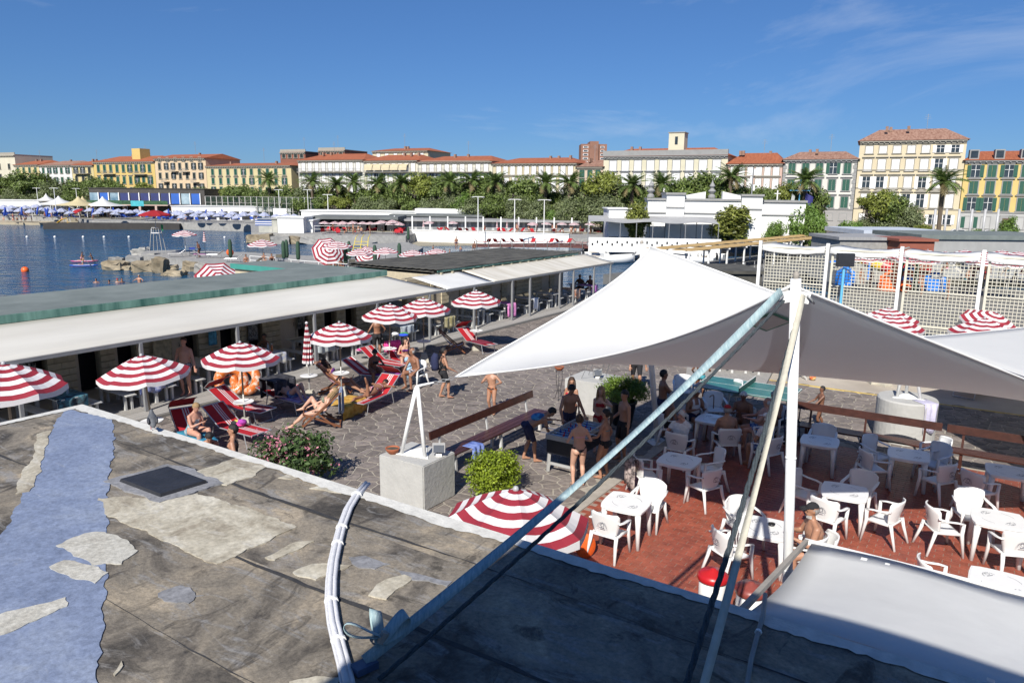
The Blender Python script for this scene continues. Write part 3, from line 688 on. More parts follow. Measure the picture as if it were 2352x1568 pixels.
cblock('anchor_block', 'square grey concrete block with a floodlight and four guy cables on top', qpoly([(18.2,-10.0), (18.2,-8.75), (19.4,-8.75), (19.4,-10.0)]), .98)
gw = thing('guy_cables', 'four steel guy cables from the floodlight block up to the rear mast', 'cables', Q(18.8,-9.4,.98))
for dx, dy in ((-.35,-.2), (-.1,.25), (.15,-.3), (.4,.1)): MB().tube([(dx,dy,0), tuple((btop-Vector((0,0,.15)))-Q(18.8,-9.4,.98))], .009, 5).build('cable', grey_metal, gw)
def floodlight(loc, rz, label):
    t = thing('floodlight', label, 'floodlight', loc, rz)
    MB().box((0,0,.03), (.12,.1,.06)).build('bracket', white_paint, t); h = MB().box((0,0,.17), (.26,.1,.2), rx=-.35).build('housing', mat('lamp_housing', (.25,.25,.25), .4, .1, 3), t)
    MB().box((0,-.062,.17), (.21,.015,.15), rx=-.35).build('glass', mat('lamp_glass', (.10,.11,.13), .12, .1, 3), h); return t
p = G(1372,868,.98); floodlight((p.x, p.y, .98), .1, 'floodlight sitting on the block with guy cables')
p = Q(11.3,-8.75,.0); floodlight((Q(11.15,-9.0,0).x, Q(11.15,-9.0,0).y, .95), RZ+.6, 'small floodlight on the block beside the tripod')
cylb = tag(MB().lathe([(.72,-.01), (.72,1.06), (.69,1.1), (.01,1.1)], 40).build('anchor_block', blk_m, loc=G(2085,912,1.1)*Vector((1,1,0))), 'round grey concrete anchor block with a towel thrown over it', 'concrete block')
cyc = G(2085,912,1.1)*Vector((1,1,0)); A2 = AY(2096,772,cyc.y)
tripod((cyc.x, cyc.y, 1.1), Vector((A2.x-.05, A2.y, A2.z)), 'white steel tripod on the round concrete block')
def drape(label, loc, rz, w_, l_, drop, m_, name='towel', group=None, fold=.03, top=.0, drop2=None, cat='towel'):
    """cloth lying over an edge: flat l_ deep, hanging drop at the front (and drop2 at the back)"""
    rnd = random.Random(hash(label) % 1000); ph = rnd.uniform(0, 6); rows = []; prof = []
    if drop2: prof += [(-l_-.012, -drop2*(1-k/4)) for k in range(4)]
    prof += [(-l_+l_*k/4, 0) for k in range(5)]
    if drop: prof += [(.014, -drop*(k+1)/5) for k in range(5)]
    for (y, z) in prof:
        r = []
        for k in range(13):
            x = -w_/2+w_*k/12; wob = fold*math.sin(k*1.25+ph+(0 if z == 0 else .3))*(1 if z < -.02 else .25)
            r.append((x*(1-.06*(-z)), y+wob*(1 if z < 0 else .2), z+.008+abs(wob)*(.35 if z == 0 else 0)+(-.05*math.sin(k*.8+ph) if z < -.02 and z == prof[-1][1] else 0)))
        rows.append(r)
    o = MB().sheet(rows, thick=.006).build(name, m_, smooth=True, loc=loc, rz=rz); return tag(o, label, cat, group)
tw_white = mat('white_towel', (.66,.66,.68), .95, .12, 9, .4)
drape('lavender and leopard towel thrown over the round concrete block', (cyc.x+.25, cyc.y-.69, 1.105), math.pi+.2, .4, .45, .75, mat('lavender_towel', (.45,.43,.56), .95, .2, 6, .5))

# ================================================================ white plastic chairs and tables
plastic = mat('white_plastic', (.72,.72,.71), .32, .03, 4, .03)
ink = mat('dark_ink', (.03,.04,.07), .6, .1, 5)
def text_arc(body, size, rad, name):
    cu = bpy.data.curves.new('txt', 'FONT'); cu.body = body; cu.size = size; cu.align_x = 'CENTER'; cu.resolution_u = 2
    to = bpy.data.objects.new('txt', cu); COL.objects.link(to); dg = bpy.context.evaluated_depsgraph_get(); dg.update()
    me = bpy.data.meshes.new_from_object(to.evaluated_get(dg)); bpy.data.objects.remove(to)
    if rad:
        for v in me.vertices:
            a = v.co.x/rad; r = rad+v.co.y; v.co = (r*math.sin(a), r*math.cos(a)-rad, 0)
    me.name = name; me.materials.clear(); me.materials.append(ink); return me
arc_me = text_arc('SAMMONTANA', .034, .075, 'logo')
def ring_me(r0, r1, nseg=18):
    m_ = MB(); vs = [(math.cos(a)*r, math.sin(a)*r, 0) for r in (r0, r1) for a in np.linspace(0, 2*math.pi, nseg, endpoint=False)]
    m_.add(vs, [(i, (i+1) % nseg, nseg+(i+1) % nseg, nseg+i) for i in range(nseg)]); return m_
mark_me = ring_me(.026, .033).box((0,-.05,0), (.10,.012,.0005)).mesh('mark', ink)
def make_chair():
    t = thing('armchair', 'white plastic armchair', 'chair')
    rows = []
    for i in range(9):
        y = -.22+.46*i/8; rows.append([(x*(1+.06*(i/8)), y, .435-.018*math.cos(x*5)*math.sin(math.pi*i/8)-(.03*max(0, (i-7))) ) for x in np.linspace(-.22, .22, 9)])
    MB().sheet(rows, thick=.022).build('seat', plastic, t, smooth=True)
    rows = []; nz_ = 10
    for i in range(nz_+1):
        f = i/nz_; z = .42+.44*f; hw = .205+.075*math.sin(min(1, f*1.25)*math.pi*.5); lean = -.20-.10*f
        if f > .85: hw -= .05*((f-.85)/.15)**2
        rows.append([(hw*x, lean+.115*abs(x)**2.2*(.5+.5*f), z+(-.012*(abs(x)**3) if i == nz_ else 0)) for x in np.linspace(-1, 1, 13)])
    bk = MB().sheet(rows, thick=.02).build('backrest', plastic, t, smooth=True)
    o_ = obj('logo_lettering', arc_me, bk, (0,-.2945,.69)); o_.rotation_euler = (R(77),0,0)
    o_ = obj('logo_mark', mark_me, bk, (0,-.2885,.66)); o_.rotation_euler = (R(77),0,0)
    for sx in (-1, 1):
        MB().tube([(sx*.272,-.20,.70), (sx*.285,-.05,.665), (sx*.288,.12,.65), (sx*.282,.225,.625)], [(.03,.016),(.034,.014),(.034,.014),(.03,.018)], 10, side=(1,0,0)).build('armrest', plastic, t, smooth=True)
        MB().tube([(sx*.282,.222,.635), (sx*.268,.215,.43), (sx*.285,.275,.0)], [(.03,.026),(.034,.036),(.024,.022)], 8, side=(1,0,0)).build('leg', plastic, t, smooth=True)
        MB().tube([(sx*.235,-.20,.46), (sx*.24,-.24,.30), (sx*.275,-.33,.0)], [(.036,.034),(.034,.03),(.024,.022)], 8, side=(1,0,0)).build('leg', plastic, t, smooth=True)
        MB().tube([(sx*.225,-.2,.425), (sx*.262,.2,.425)], [(.014,.03)]*2, 8, side=(1,0,0)).build('side_rail', plastic, t, smooth=True)
    return t
CH = Stock(make_chair())
def make_table():
    t = thing('plastic_table', 'white square plastic table', 'table')
    def outline(h, n=8):
        pts = []
        for k in range(4):
            a0 = k*math.pi/2
            for i in range(n):
                f = -1+2*i/n; x, y = h*(1+.07*(1-f*f)), f*h*.93
                pts.append((x*math.cos(a0)-y*math.sin(a0), x*math.sin(a0)+y*math.cos(a0)))
        return pts
    m_ = MB(); m_.prism(outline(.385), .69, .715); m_.prism(outline(.372), .655, .69); m_.prism(outline(.372), .715, .719, inset=.012)
    top = m_.build('tabletop', plastic, t)
    for (x, y, r) in ((-.2,.2,.8), (.2,-.2,.8+math.pi)):
        o_ = obj('logo_lettering', arc_me, top, (x, y, .7205), r); o_ = obj('logo_mark', mark_me, top, (x-.03*math.sin(-r), y-.03*math.cos(r), .7205), r)
    for k in range(2):
        MB().add([(.27*math.cos(a)+dx, .27*math.sin(a)+dx, .7202) for a in (np.linspace(.9, .0, 8)+k*math.pi+.4) for dx in (0, .004)], [(2*i, 2*i+1, 2*i+3, 2*i+2) for i in range(7)]).build('printed_line', ink, top)
    for sx in (-1, 1):
        for sy in (-1, 1): MB().tube([(sx*.31, sy*.31, .66), (sx*.325, sy*.325, .4), (sx*.345, sy*.345, 0)], [.058,.046,.036], 8, side=(1,1,0)).build('leg', plastic, t, smooth=True)
    return t
TB = Stock(make_table())
tables = [  # pixel of table top centre, rz, label
 (1440,1152,.55,'white plastic table standing in full sun between two chairs'),
 (1560,1056,.5,'white plastic table half in the sail shadow by the terrace kerb'),
 (1757,1210,.6,'white plastic table with a black ashtray next to the front mast'),
 (1883,1012,.55,'shaded white plastic table right behind the front mast'),
 (2087,1043,.6,'shaded white plastic table with five chairs around it near the bench'),
 (1940,1127,.55,'shaded white plastic table behind the man in the black cap'),
 (2318,1082,.6,'shaded white plastic table in front of the woman with a baby'),
 (2292,1190,.55,'white plastic table with a logo chair pushed up under it'),
 (2300,1338,.5,'sunlit white plastic table just beyond the bar awning'),
 (1640,962,.2,'white plastic table covered with cards among the old men')]
TBL = []
for (u, v, a, lb) in tables:
    p = G(u, v, .735); TB.put((p.x, p.y, .021), RZ+a*0+(.1 if a > .5 else 0), lb, 'white plastic tables on the terrace'); TBL.append(p)
# ashtray
p = G(1772,1206,.74); tag(MB().lathe([(.05,0), (.062,.03), (.056,.03), (.046,.008), (.005,.008)], 18).build('ashtray', mat('black_plastic', (.015,.015,.016), .3, .1, 4), loc=(p.x, p.y, .745), smooth=True), 'black round ashtray on the table by the mast', 'ashtray')
def chair_at(ti, ang, dist, turn=0, label='', group='white plastic armchairs around the terrace tables'):
    """ang: direction from table centre (deg, 0 = +X right, 90 = away), chair faces the table"""
    p = TBL[ti]; a = R(ang); x, y = p.x+math.cos(a)*dist, p.y+math.sin(a)*dist
    return CH.put((x, y, .021), a+math.pi/2+R(turn), label, group)
CL = 'white plastic armchair '
far_ang = math.degrees(math.atan2(A_.y, A_.x))   # direction of A_ (away)
for ti, lst in enumerate((
 ((237,.72,0,'in the sun left of the sunny table, back to the umbrella'), (47,.74,10,'in the sun on the far right side of the sunny table')),
 ((190,.72,0,'with towels hanging on it beside the kerb'), (300,.78,0,'with its logo back turned, half in the sail shadow'), (20,.8,-15,'on the right of the half shaded table')),
 ((205,.74,0,'left of the ashtray table, in the sun'), (100,.76,10,'behind the ashtray table with its front to the ropes'), (320,.72,0,'pushed in beside the mast foot')),
 ((62,.72,0,'tucked in behind the table at the mast, facing the bench'),),
 ((185,.8,0,'left of the five-chair table'), (118,.78,0,'behind the five-chair table against the bench'), (290,.78,0,'with its logo back turned at the five-chair table'), (20,.78,0,'close on the right of the five-chair table'), (35,1.25,-40,'pulled out beside the bench gap')),
 ((135,.78,0,'left behind the table near the capped man'), (45,.78,0,'right behind the table near the capped man'), (225,.76,0,'just behind the head of the capped man'), (310,.78,0,'angled with sunlit legs near the capped man')),
 ((200,.85,0,'left of the table near the woman with a baby'),),
 ((165,.85,10,'left of the pushed-in logo chair'), (85,.8,0,'behind the table with the pushed-in chair'), (260,.62,0,'pushed under its table with the logo facing out'), (330,.9,0,'right of the pushed-in logo chair')),
 ((150,.8,20,'alone in the sun by the bar awning'),), ())):
    for (an, ds, tn, lb) in lst: chair_at(ti, an, ds, tn, CL+lb)
# card players' chairs: positions by pixel of seat
CARD = {}
for key, u, v, yaw, lb in (('tank',1588,975,-160,'under the man in the white tank top'), ('bald',1558,1042,-35,'under the bald man in a white shirt'), ('cap',1668,1030,2,'with its logo back turned, under the man in the red cap'), ('dark',1705,985,150,'under the white-haired bare-chested man'),
     ('side',1530,992,-85,'under the dark-haired man at the side'), ('fat',1748,1005,80,'under the bald bare-chested man leaning back'), ('whitecap',1762,1052,30,'under the man with the white cap and shirt'), ('cane',1640,950,180,'standing empty with a walking cane on it'), ('e1',1568,905,170,'empty at the back, first from the ping-pong table end'), ('e2',1680,915,100,'empty and turned sideways near the ping-pong net')):
    p = G(u, v, .3); CARD[key] = CH.put((p.x, p.y, .021 if p.dot(A_) < TER_S1 else .0), R(yaw), CL+lb, 'white plastic armchairs around the card game'); 
# cane
p = CARD['cane'].location; cn = thing('walking_cane', 'brown wooden walking cane hooked over an empty white chair', 'cane', tuple(p))
MB().tube([(.05,.28,.02), (-.02,.02,.5), (-.07,-.12,.80), (-.10,-.18,.86), (-.17,-.20,.85), (-.2,-.17,.80)], .014, 8).build('shaft', mat('cane_wood', (.16,.07,.025), .5, .2, 9), cn, smooth=True)
cards_m = mat('card_paper', (.75,.75,.74), .5, .05, 3)
cp = TBL[9]
for k in range(9):
    a = k*.9; tag(MB().box((0,0,0), (.058,.088,.002), a*2).build('playing_card', cards_m, loc=(cp.x+.17*math.cos(a)*(k % 3)/2, cp.y+.15*math.sin(a)*(k % 4)/3, .744+.0025*k)), 'loose playing card lying on the card table', 'playing card', 'cards on the table')
# ================================================================ benches
wood_b = rand_tint(mat('brown_bench_wood', (.055,.018,.012), .38, .35, 5, .15, stretch=(1,6,1)), .15); leg_w = mat('bench_leg', (.48,.48,.47), .6, .1, 4)
def bench(label, c, ln, rz, dark_legs=False):
    t = thing('park_bench', label, 'bench', c, rz)
    for k in range(3): MB().box((0, .09+.15*k, .44), (ln,.135,.035)).build('seat_slat', wood_b, t)
    MB().box((0,-.06,.86), (ln,.035,.19), rx=.14).build('backrest', wood_b, t); 
    for x in np.linspace(-ln/2+.35, ln/2-.35, 3):
        MB().bar((x,.12,0), (x,.12,.42), .06, .07).build('leg', leg_w if not dark_legs else wood_b, t); MB().bar((x,.40,0), (x,.38,.42), .06, .07).build('leg', leg_w if not dark_legs else wood_b, t)
        MB().bar((x,-.01,.4), (x,-.10,.95), .05, .03, up=(0,1,0)).build('back_post', leg_w if not dark_legs else wood_b, t)
    return t
c = Q(14.4,-10.05,0); bench('long brown wooden bench beside the table football players', (c.x, c.y, 0), 4.4, math.atan2(A_.y, A_.x)+math.pi)
bench('long dark bench closing the terrace behind the tables, with its back to the round block', tuple(Q(19.62,-2.2,0)), 3.3, RZ+math.pi, True)
bench('long dark bench with the woman and baby sitting on it', tuple(Q(19.62,1.55,0)), 4.0, RZ+math.pi, True)
p = Q(13.2,-9.5,.462); drape('royal blue printed towel hanging off the bench seat', tuple(p), RZ-math.pi/2, .42, .3, .3, mat('blue_towel', (.03,.09,.42), .95, .3, 5, .4, col2=(.25,.33,.62)))
# ================================================================ table football
ft = thing('table_football', 'grey and black table football with metal rods', 'game table', tuple(Q(14.45,-7.62,0)), RZ)
grey_lam = mat('grey_laminate', (.36,.36,.35), .5, .1, 5); blackp = mat('black_panel', (.018,.02,.026), .5, .2, 3)
MB().box((0,0,.62), (.74,1.36,.34)).build('cabinet', blackp, ft)
for x in (-.36, .36): MB().box((x,0,.845), (.04,1.44,.11)).build('side_rail', grey_lam, ft)
for y in (-.70, .70): MB().box((0,y,.845), (.68,.04,.11)).build('end_rail', grey_lam, ft)
MB().box((0,0,.797), (.68,1.34,.012)).build('pitch', mat('blue_pitch', (.05,.12,.3), .4, .15, 3), ft)
for x in (-.33, .33):
    for y in (-.62, .62): MB().tube([(x,y,.45), (x*1.05,y*1.04,0)], .045, 4).build('leg', grey_lam, ft)
MB().bar((-.33,-.63,.2), (.33,-.63,.2), .03, .06).build('stretcher', grey_lam, ft)
rodm, redp, blup = mat('chrome_rod', (.6,.6,.6), .2, .05, 3, metal=.9), MATS['red_plastic'], mat('blue_plastic', (.02,.06,.35), .4, .1, 4)
for k in range(8):
    y = -.58+k*.166; rd = MB().tube([(-.62 if k % 2 == 0 else -.42,y,.875), (.62 if k % 2 else .42,y,.875)], .008, 6).build('rod', rodm, ft)
    sx = -1 if k % 2 == 0 else 1; MB().tube([(sx*.6,y,.875), (sx*.72,y,.875)], .017, 8).build('handle', blackp, rd)
    npl = (1, 2, 5, 3, 3, 5, 2, 1)[k]
    for q in range(npl):
        x = (q-(npl-1)/2)*.13; MB().box((x,y,.87), (.028,.02,.1), taper=.7).build('player', redp if k in (0,1,3,5) else blup, rd)
# ================================================================ ping-pong table
pp = thing('ping_pong_table', 'green ping-pong table with a net behind the card players', 'ping-pong table', tuple(Q(21.1,-5.55,0)), RZ)
ppm = mat('green_table_paint', (.035,.15,.135), .35, .2, 2.5, .05)
for x in (-.69, .69): MB().box((x,0,.745), (1.36,1.52,.03)).build('table_half', ppm, pp)
for (x, y, a, b) in ((0,.745,2.74,.02), (0,-.745,2.74,.02), (0,0,2.74,.008), (1.355,0,.02,1.52), (-1.355,0,.02,1.52)): MB().box((x,y,.7625), (a,b,.002)).build('line', white_paint, pp)
nt_ = MB().box((0,0,.84), (.015,1.72,.15)).build('net', mat('green_net', (.02,.09,.075), .7, .2, 9), pp); MB().box((0,0,.92), (.018,1.72,.016)).build('net_tape', white_paint, nt_)
for x in (-1.0, 1.0):
    for y in (-.6, .6): MB().tube([(x,y,0), (x,y,.73)], .02, 8).build('leg', grey_metal, pp)
    MB().tube([(x,-.6,.12), (x,.6,.12)], .015, 6).build('brace', grey_metal, pp)
# ================================================================ umbrellas
red_c = mat('umbrella_red', (.27,.018,.034), .8, .1, 3, .15, trans=.1); wht_c = mat('umbrella_white', (.70,.68,.68), .8, .04, 3, .12, trans=.15)
blu_c = mat('umbrella_blue', (.03,.10,.34), .8, .1, 3, .1, trans=.15); solidred = mat('umbrella_plain_red', (.33,.012,.018), .8, .1, 3, .1, trans=.15)
pole_g = mat('umbrella_pole_metal', (.42,.41,.38), .45, .1, 5, metal=.3); pole_w = mat('umbrella_pole_wood', (.25,.20,.14), .7, .2, 6)
def canopy_mesh(Rr, apex, rings, cols, drop=.42, valance=.1, gores=8, sag=.06, name='canopy'):
    """octagonal canopy, concentric stripes, scalloped valance"""
    sub = 4; n_ = gores*sub; m_ = MB(); prof = []
    for i in range(rings+1):
        f = i/rings; prof.append((Rr*f, apex-drop*(f**1.35)))
    def pt(i, j, dz=0):
        r, z = prof[i]; a = 2*math.pi*j/n_; g = (j % sub)/sub; q = math.cos(math.pi/gores)/math.cos((g-.5)*2*math.pi/gores) if r else 1
        return (r*q*math.cos(a), r*q*math.sin(a), z-sag*4*g*(1-g)*(r/Rr)+dz)
    for i in range(rings):
        ci = cols[i]
        vs = [pt(i, j) for j in range(n_)]+[pt(i+1, j) for j in range(n_)]
        m_.add(vs, [(n_+j, n_+(j+1) % n_, (j+1) % n_, j) for j in range(n_)], ci)
    vs = [pt(rings, j) for j in range(n_)]+[(x*1.005, y*1.005, z-valance*(1+.15*math.sin(j*2.3))) for j in range(n_) for (x, y, z) in (pt(rings, j),)]
    m_.add(vs, [(n_+j, n_+(j+1) % n_, (j+1) % n_, j) for j in range(n_)], cols[rings])
    return m_
def make_umbrella(Rr=1.0, apex=2.4, cols=None, mats_=None, pole=pole_w, tray=True, base=True, ribs=True, label='red and white striped beach umbrella', drop=.42):
    t = thing('beach_umbrella', label, 'umbrella')
    cn = canopy_mesh(Rr, apex, 9, cols or [0,1,0,1,0,1,0,1,0,1], drop).build('canopy', mats_ or [red_c, wht_c], t)
    MB().lathe([(.035,apex-.02), (.045,apex+.01), (.03,apex+.045), (.008,apex+.055)], 10).build('finial', mat('grey_plastic', (.35,.35,.36), .4, .1, 4), t, smooth=True)
    MB().tube([(0,0,.0), (0,0,1.1)], .021, 10).build('lower_pole', pole_g, t, smooth=True); MB().tube([(0,0,1.0), (0,0,apex-.02)], .024, 10).build('pole', pole, t, smooth=True)
    if ribs:
        rib = MB().tube([(.03,0,apex-.06), (Rr*.5,0,apex-.05-drop*.392), (Rr*.97,0,apex-drop-.01)], .006, 5).mesh('rib', pole_g)
        for k in range(8): obj('rib', rib, t, rz=k*math.pi/4)
    if tray: MB().lathe([(.02,.765), (.245,.77), (.265,.79), (.262,.805), (.25,.793), (.02,.79)], 22).build('tray', plastic, t, smooth=True)
    if base: MB().lathe([(.24,0), (.235,.05), (.15,.33), (.12,.34), (.03,.34)], 4, a0=math.pi/4).build('base', mat('concrete_base', (.42,.39,.32), .9, .12, 5, .3), t)
    return t
UM = Stock(make_umbrella())
GU = 'striped umbrellas on the paved yard'
UL = 'red and white striped umbrella '
def um(u, v, Z, label, rz=.2, tilt=None, sc=None, grp=GU, base=None):
    p = G(u, v, Z*(sc or 1)+(base or 0)); return UM.put((p.x, p.y, base or 0), rz, UL+label, grp, sc, tilt)
um(8,836,2.4,'half hidden over the porch table at the row end', .3, None, 1.12)
um(340,815,2.4,'shading the table beside the woman with a phone', .5, (0,-.06))
um(551,787,2.4,'over the loungers with orange swim rings behind it', .2, None, .98)
um(779,741,2.4,'over the woman resting in a purple bikini', .1, None, .97)
um(890,699,2.4,'standing next to the blue towel pile', .35, (0,.04), .98)
um(972,685,2.4,'farther one paired with the umbrella by the blue towels', .2)
um(1094,668,2.4,'with a concrete base beside the lone red lounger', .25)
um(1176,1134,2.4,'right below the foreground roof edge, seen from above', .15, (-.06,.03), 1.0)
# closed one
cu = thing('beach_umbrella', 'closed red and white umbrella beside the resting woman', 'umbrella', tuple(G(712,920,0)), 0, GU)
m_ = MB(); nn = 12
for i in range(14):
    z0, z1 = 2.36-i*.085, 2.36-(i+1)*.085; r0, r1 = .02+.16*(i/14)**.8, .02+.16*((i+1)/14)**.8; vs = []
    for (z, r) in ((z0, r0), (z1, r1)):
        for j in range(nn*2): a = 2*math.pi*j/(nn*2)+z*.5; rr = r*(1 if j % 2 else .62); vs.append((rr*math.cos(a), rr*math.sin(a), z))
    m_.add(vs, [(nn*2+j, nn*2+(j+1) % (nn*2), (j+1) % (nn*2), j) for j in range(nn*2)], i % 2)
m_.build('canopy', [red_c, wht_c], cu); MB().tube([(0,0,0), (0,0,2.4)], .022, 10).build('pole', pole_g, cu); MB().lathe([(.03,2.36), (.05,2.39), (.01,2.43)], 10).build('finial', wht_c, cu)
MB().lathe([(.02,.765), (.245,.77), (.265,.79), (.25,.793), (.02,.79)], 22).build('tray', plastic, cu, smooth=True); MB().lathe([(.24,0), (.15,.33), (.03,.34)], 4, a0=.78).build('base', MATS['concrete_base'], cu)

# ================================================================ people
SKIN = {'fair': (.50,.29,.205), 'tan': (.36,.185,.115), 'brown': (.245,.115,.068), 'dark': (.17,.078,.046), 'pink': (.46,.235,.165)}
def skin_mat(k):
    return mat('skin_'+k, SKIN[k], .5, .1, 7, .06, detail=5)
def cloth(name, c, c2=None, sc=12): return mat('cloth_'+name, c, .9, .15, sc, .2, col2=c2, t0=.45 if c2 else .3, t1=.55 if c2 else .7)
HAIR = {'black': (.012,.010,.010), 'brown': (.045,.024,.014), 'grey': (.30,.29,.28), 'white': (.55,.54,.52), 'blond': (.28,.18,.085)}
def ik(root, tgt, l1, l2, pole):
    d = tgt-root; L_ = d.length; mx_ = (l1+l2)*.998
    if L_ > mx_: tgt = root+d*(mx_/L_); d = tgt-root; L_ = mx_
    L_ = max(L_, abs(l1-l2)+.02); dn = d.normalized(); a = (l1*l1-l2*l2+L_*L_)/(2*L_); h = math.sqrt(max(0, l1*l1-a*a))
    pv = Vector(pole)-dn*Vector(pole).dot(dn); pv = pv.normalized() if pv.length > 1e-5 else dn.orthogonal().normalized()
    return root+dn*a+pv*h, tgt
PEOPLE = []
def person(label, loc, yaw=0, h=1.72, sex='m', pel=None, lean=0, side=0, twist=0, head=(0,0), hands=None, feet=None, elbow=None, knee=None, skin='tan', hair='brown', hairstyle='short', wear=(), vox=.016, bulk=1., group=None, up=None, fwd=None, foot_dir=None, rz_extra=0, fingers=True, beard=None):
    """local frame: x right, y forward, z up.  hands/feet: (left, right) targets in metres; wear: list of (name, region spec, material)"""
    k = h/1.72; sm = skin_mat(skin); V = Vector
    pz = pel if pel is not None else (0, 0, .895*k); pv = V(pz)
    fw = V((0, math.cos(R(lean))*0+math.sin(R(lean)), math.cos(R(lean)))) if up is None else V(up).normalized()      # spine direction
    upv = (V((math.sin(R(side)), 0, 0))+fw).normalized()
    rt = V((1,0,0)) if fwd is None else V(fwd).cross(V((0,0,1))).normalized()
    if fwd is None and up is not None:
        rt = V((1,0,0))
    rt = (rt-upv*rt.dot(upv)).normalized(); fr = upv.cross(rt)
    rs = (rt*math.cos(R(twist))+fr*math.sin(R(twist))); frs = upv.cross(rs)                       # shoulder line
    waist = pv+upv*.14*k; chest = pv+upv*.33*k; neckb = pv+upv*.49*k; 
    hy, hp = R(head[0]), R(head[1])
    hr = (rs*math.cos(hy)+frs*math.sin(hy)); hf = upv.cross(hr)
    if up is not None and upv.z < .5: base_up = upv
    else: base_up = (upv*.5+V((0,0,1))*.5).normalized()
    hu = (base_up*math.cos(hp)+hf*math.sin(hp)).normalized(); hf = hu.cross(hr).normalized(); hr = hf.cross(hu).normalized()
    headc = neckb+upv*.055*k+hu*.135*k
    shw = .168*k*(1 if sex == 'm' else .88)*(.6+.4*bulk); hpw = .088*k
    sh = [neckb-upv*.05*k-rs*shw, neckb-upv*.05*k+rs*shw]; hip = [pv-rt*hpw, pv+rt*hpw]
    l1a, l2a, l1l, l2l = .285*k, .255*k, .425*k, .415*k
    hd = hands or ((-.27*k, .06, .80*k), (.27*k, .06, .80*k)); ft = feet or ((-.10, 0, .075*k), (.10, .03, .075*k))
    el = elbow or ((-.5,-1,-.1), (.5,-1,-.1)); kn = knee or ((-.15,1,.1), (.15,1,.1))
    elb, hnd, kne, ank = [], [], [], []
    for i in (0, 1):
        e_, t_ = ik(sh[i], V(hd[i]), l1a, l2a, el[i]); elb.append(e_); hnd.append(t_); e_, t_ = ik(hip[i], V(ft[i]), l1l, l2l, kn[i]); kne.append(e_); ank.append(t_)
    b = MB(); n_ = 14; fem = sex == 'f'; bw = bulk
    # torso
    prof = [(-.075,.128,.105), (-.02,.168 if fem else .158,.118), (.06,.160 if fem else .152,.112), (.15,.125 if fem else .140,.098), (.24,.132 if fem else .150,.104), (.34,.146 if fem else .168,.114), (.42,.146 if fem else .172,.104), (.475,.10,.075), (.51,.06,.06)]
    belly = (bw-1)*.5
    pts, rs_ = [], []
    for (d, rx, ry) in prof:
        bb = 1+(bw-1)*(1 if d < .4 else .4); pts.append(pv+upv*d*k+fr*(belly*.22*k*max(0, 1-abs(d-.12)/.2))); rs_.append((rx*k*bb, ry*k*(bb+belly*max(0, 1-abs(d-.12)/.22))))
    b.tube(pts, rs_, n_, side=rt.lerp(rs, .5))
    for sx in (-1, 1): b.ball(pv+rt*sx*.075*k-fr*.055*k-upv*.04*k, (.085*k*bw,.085*k*bw,.085*k*bw), 10, 8)
    for i in (0, 1):
        b.ball(sh[i]-upv*.006*k, .058*k*(1 if not fem else .86), 10, 8)
        b.tube([neckb+upv*.045*k, neckb.lerp(sh[i], .45)+upv*.012*k, sh[i]-upv*.004*k], [.04*k, .05*k, .052*k*(1 if not fem else .86)], 10)
        b.tube([chest+upv*.06*k, sh[i].lerp(chest, .35)], [.09*k, .075*k*(1 if not fem else .85)], 10)
    if fem:
        for sx in (-1, 1): b.ball(chest+rs*sx*.07*k+frs*.085*k+upv*.01*k, (.062*k,.06*k,.058*k), 10, 8)
    elif bw <= 1.05:
        for sx in (-1, 1): b.ball(chest+rs*sx*.075*k+frs*.062*k+upv*.03*k, (.075*k,.05*k,.055*k), 10, 8)
    # neck and head
    nk = neckb+upv*.07*k
    b.tube([neckb-upv*.03*k, nk, headc-hu*.05*k], [.062*k*(.9 if fem else 1), .054*k*(.85 if fem else 1), .05*k], 10)
    hm = Matrix((hr, hf, hu)).transposed()
    b.ball(headc+hu*.022*k-hf*.008*k, (.076*k,.094*k,.098*k), 14, 12, rot=hm)
    b.ball(headc-hu*.045*k+hf*.022*k, (.058*k,.068*k,.075*k), 12, 10, rot=hm)
    b.ball(headc-hu*.022*k+hf*.098*k, (.014*k,.02*k,.024*k), 8, 6, rot=hm); b.ball(headc-hu*.095*k+hf*.065*k, (.03*k,.024*k,.022*k), 8, 6, rot=hm); b.ball(headc+hu*.02*k+hf*.082*k, (.05*k,.016*k,.014*k), 8, 6, rot=hm)
    for sx in (-1, 1): b.ball(headc-hu*.008*k+hr*sx*.078*k-hf*.01*k, (.012*k,.022*k,.033*k), 8, 6, rot=hm)
    am = (1 if not fem else .84)*(.6+.4*bw)
    segs = []
    for i in (0, 1):
        b.tube([sh[i], sh[i].lerp(elb[i], .4), elb[i]], [.055*k*am, .05*k*am, .038*k*am], 10); b.ball(elb[i], .038*k*am, 8, 6)
        b.tube([elb[i], elb[i].lerp(hnd[i], .3), hnd[i]], [.038*k*am, .041*k*am, .026*k*am], 10)
        hdv = (hnd[i]-elb[i]).normalized(); palm = hnd[i]+hdv*.05*k; sdv = hdv.cross(V((0,0,1)) if abs(hdv.z) < .9 else fr).normalized()
        b.tube([hnd[i]-hdv*.01*k, hnd[i]+hdv*.045*k, hnd[i]+hdv*.095*k], [(.026*k,.02*k), (.040*k,.017*k), (.038*k,.014*k)], 8, side=sdv)
        lm = (1 if not fem else 1.02)*(.65+.35*bw)
        b.tube([hip[i]+upv*.01*k, hip[i].lerp(kne[i], .25), hip[i].lerp(kne[i], .65), kne[i]], [.092*k*lm, .09*k*lm, .07*k*lm, .053*k*lm], 12); b.ball(kne[i], .054*k*lm, 8, 6)
        shin = (ank[i]-kne[i]).normalized(); back = (kne[i]-(hip[i]+ank[i])/2); back = -back.normalized() if back.length > .02 else -fr
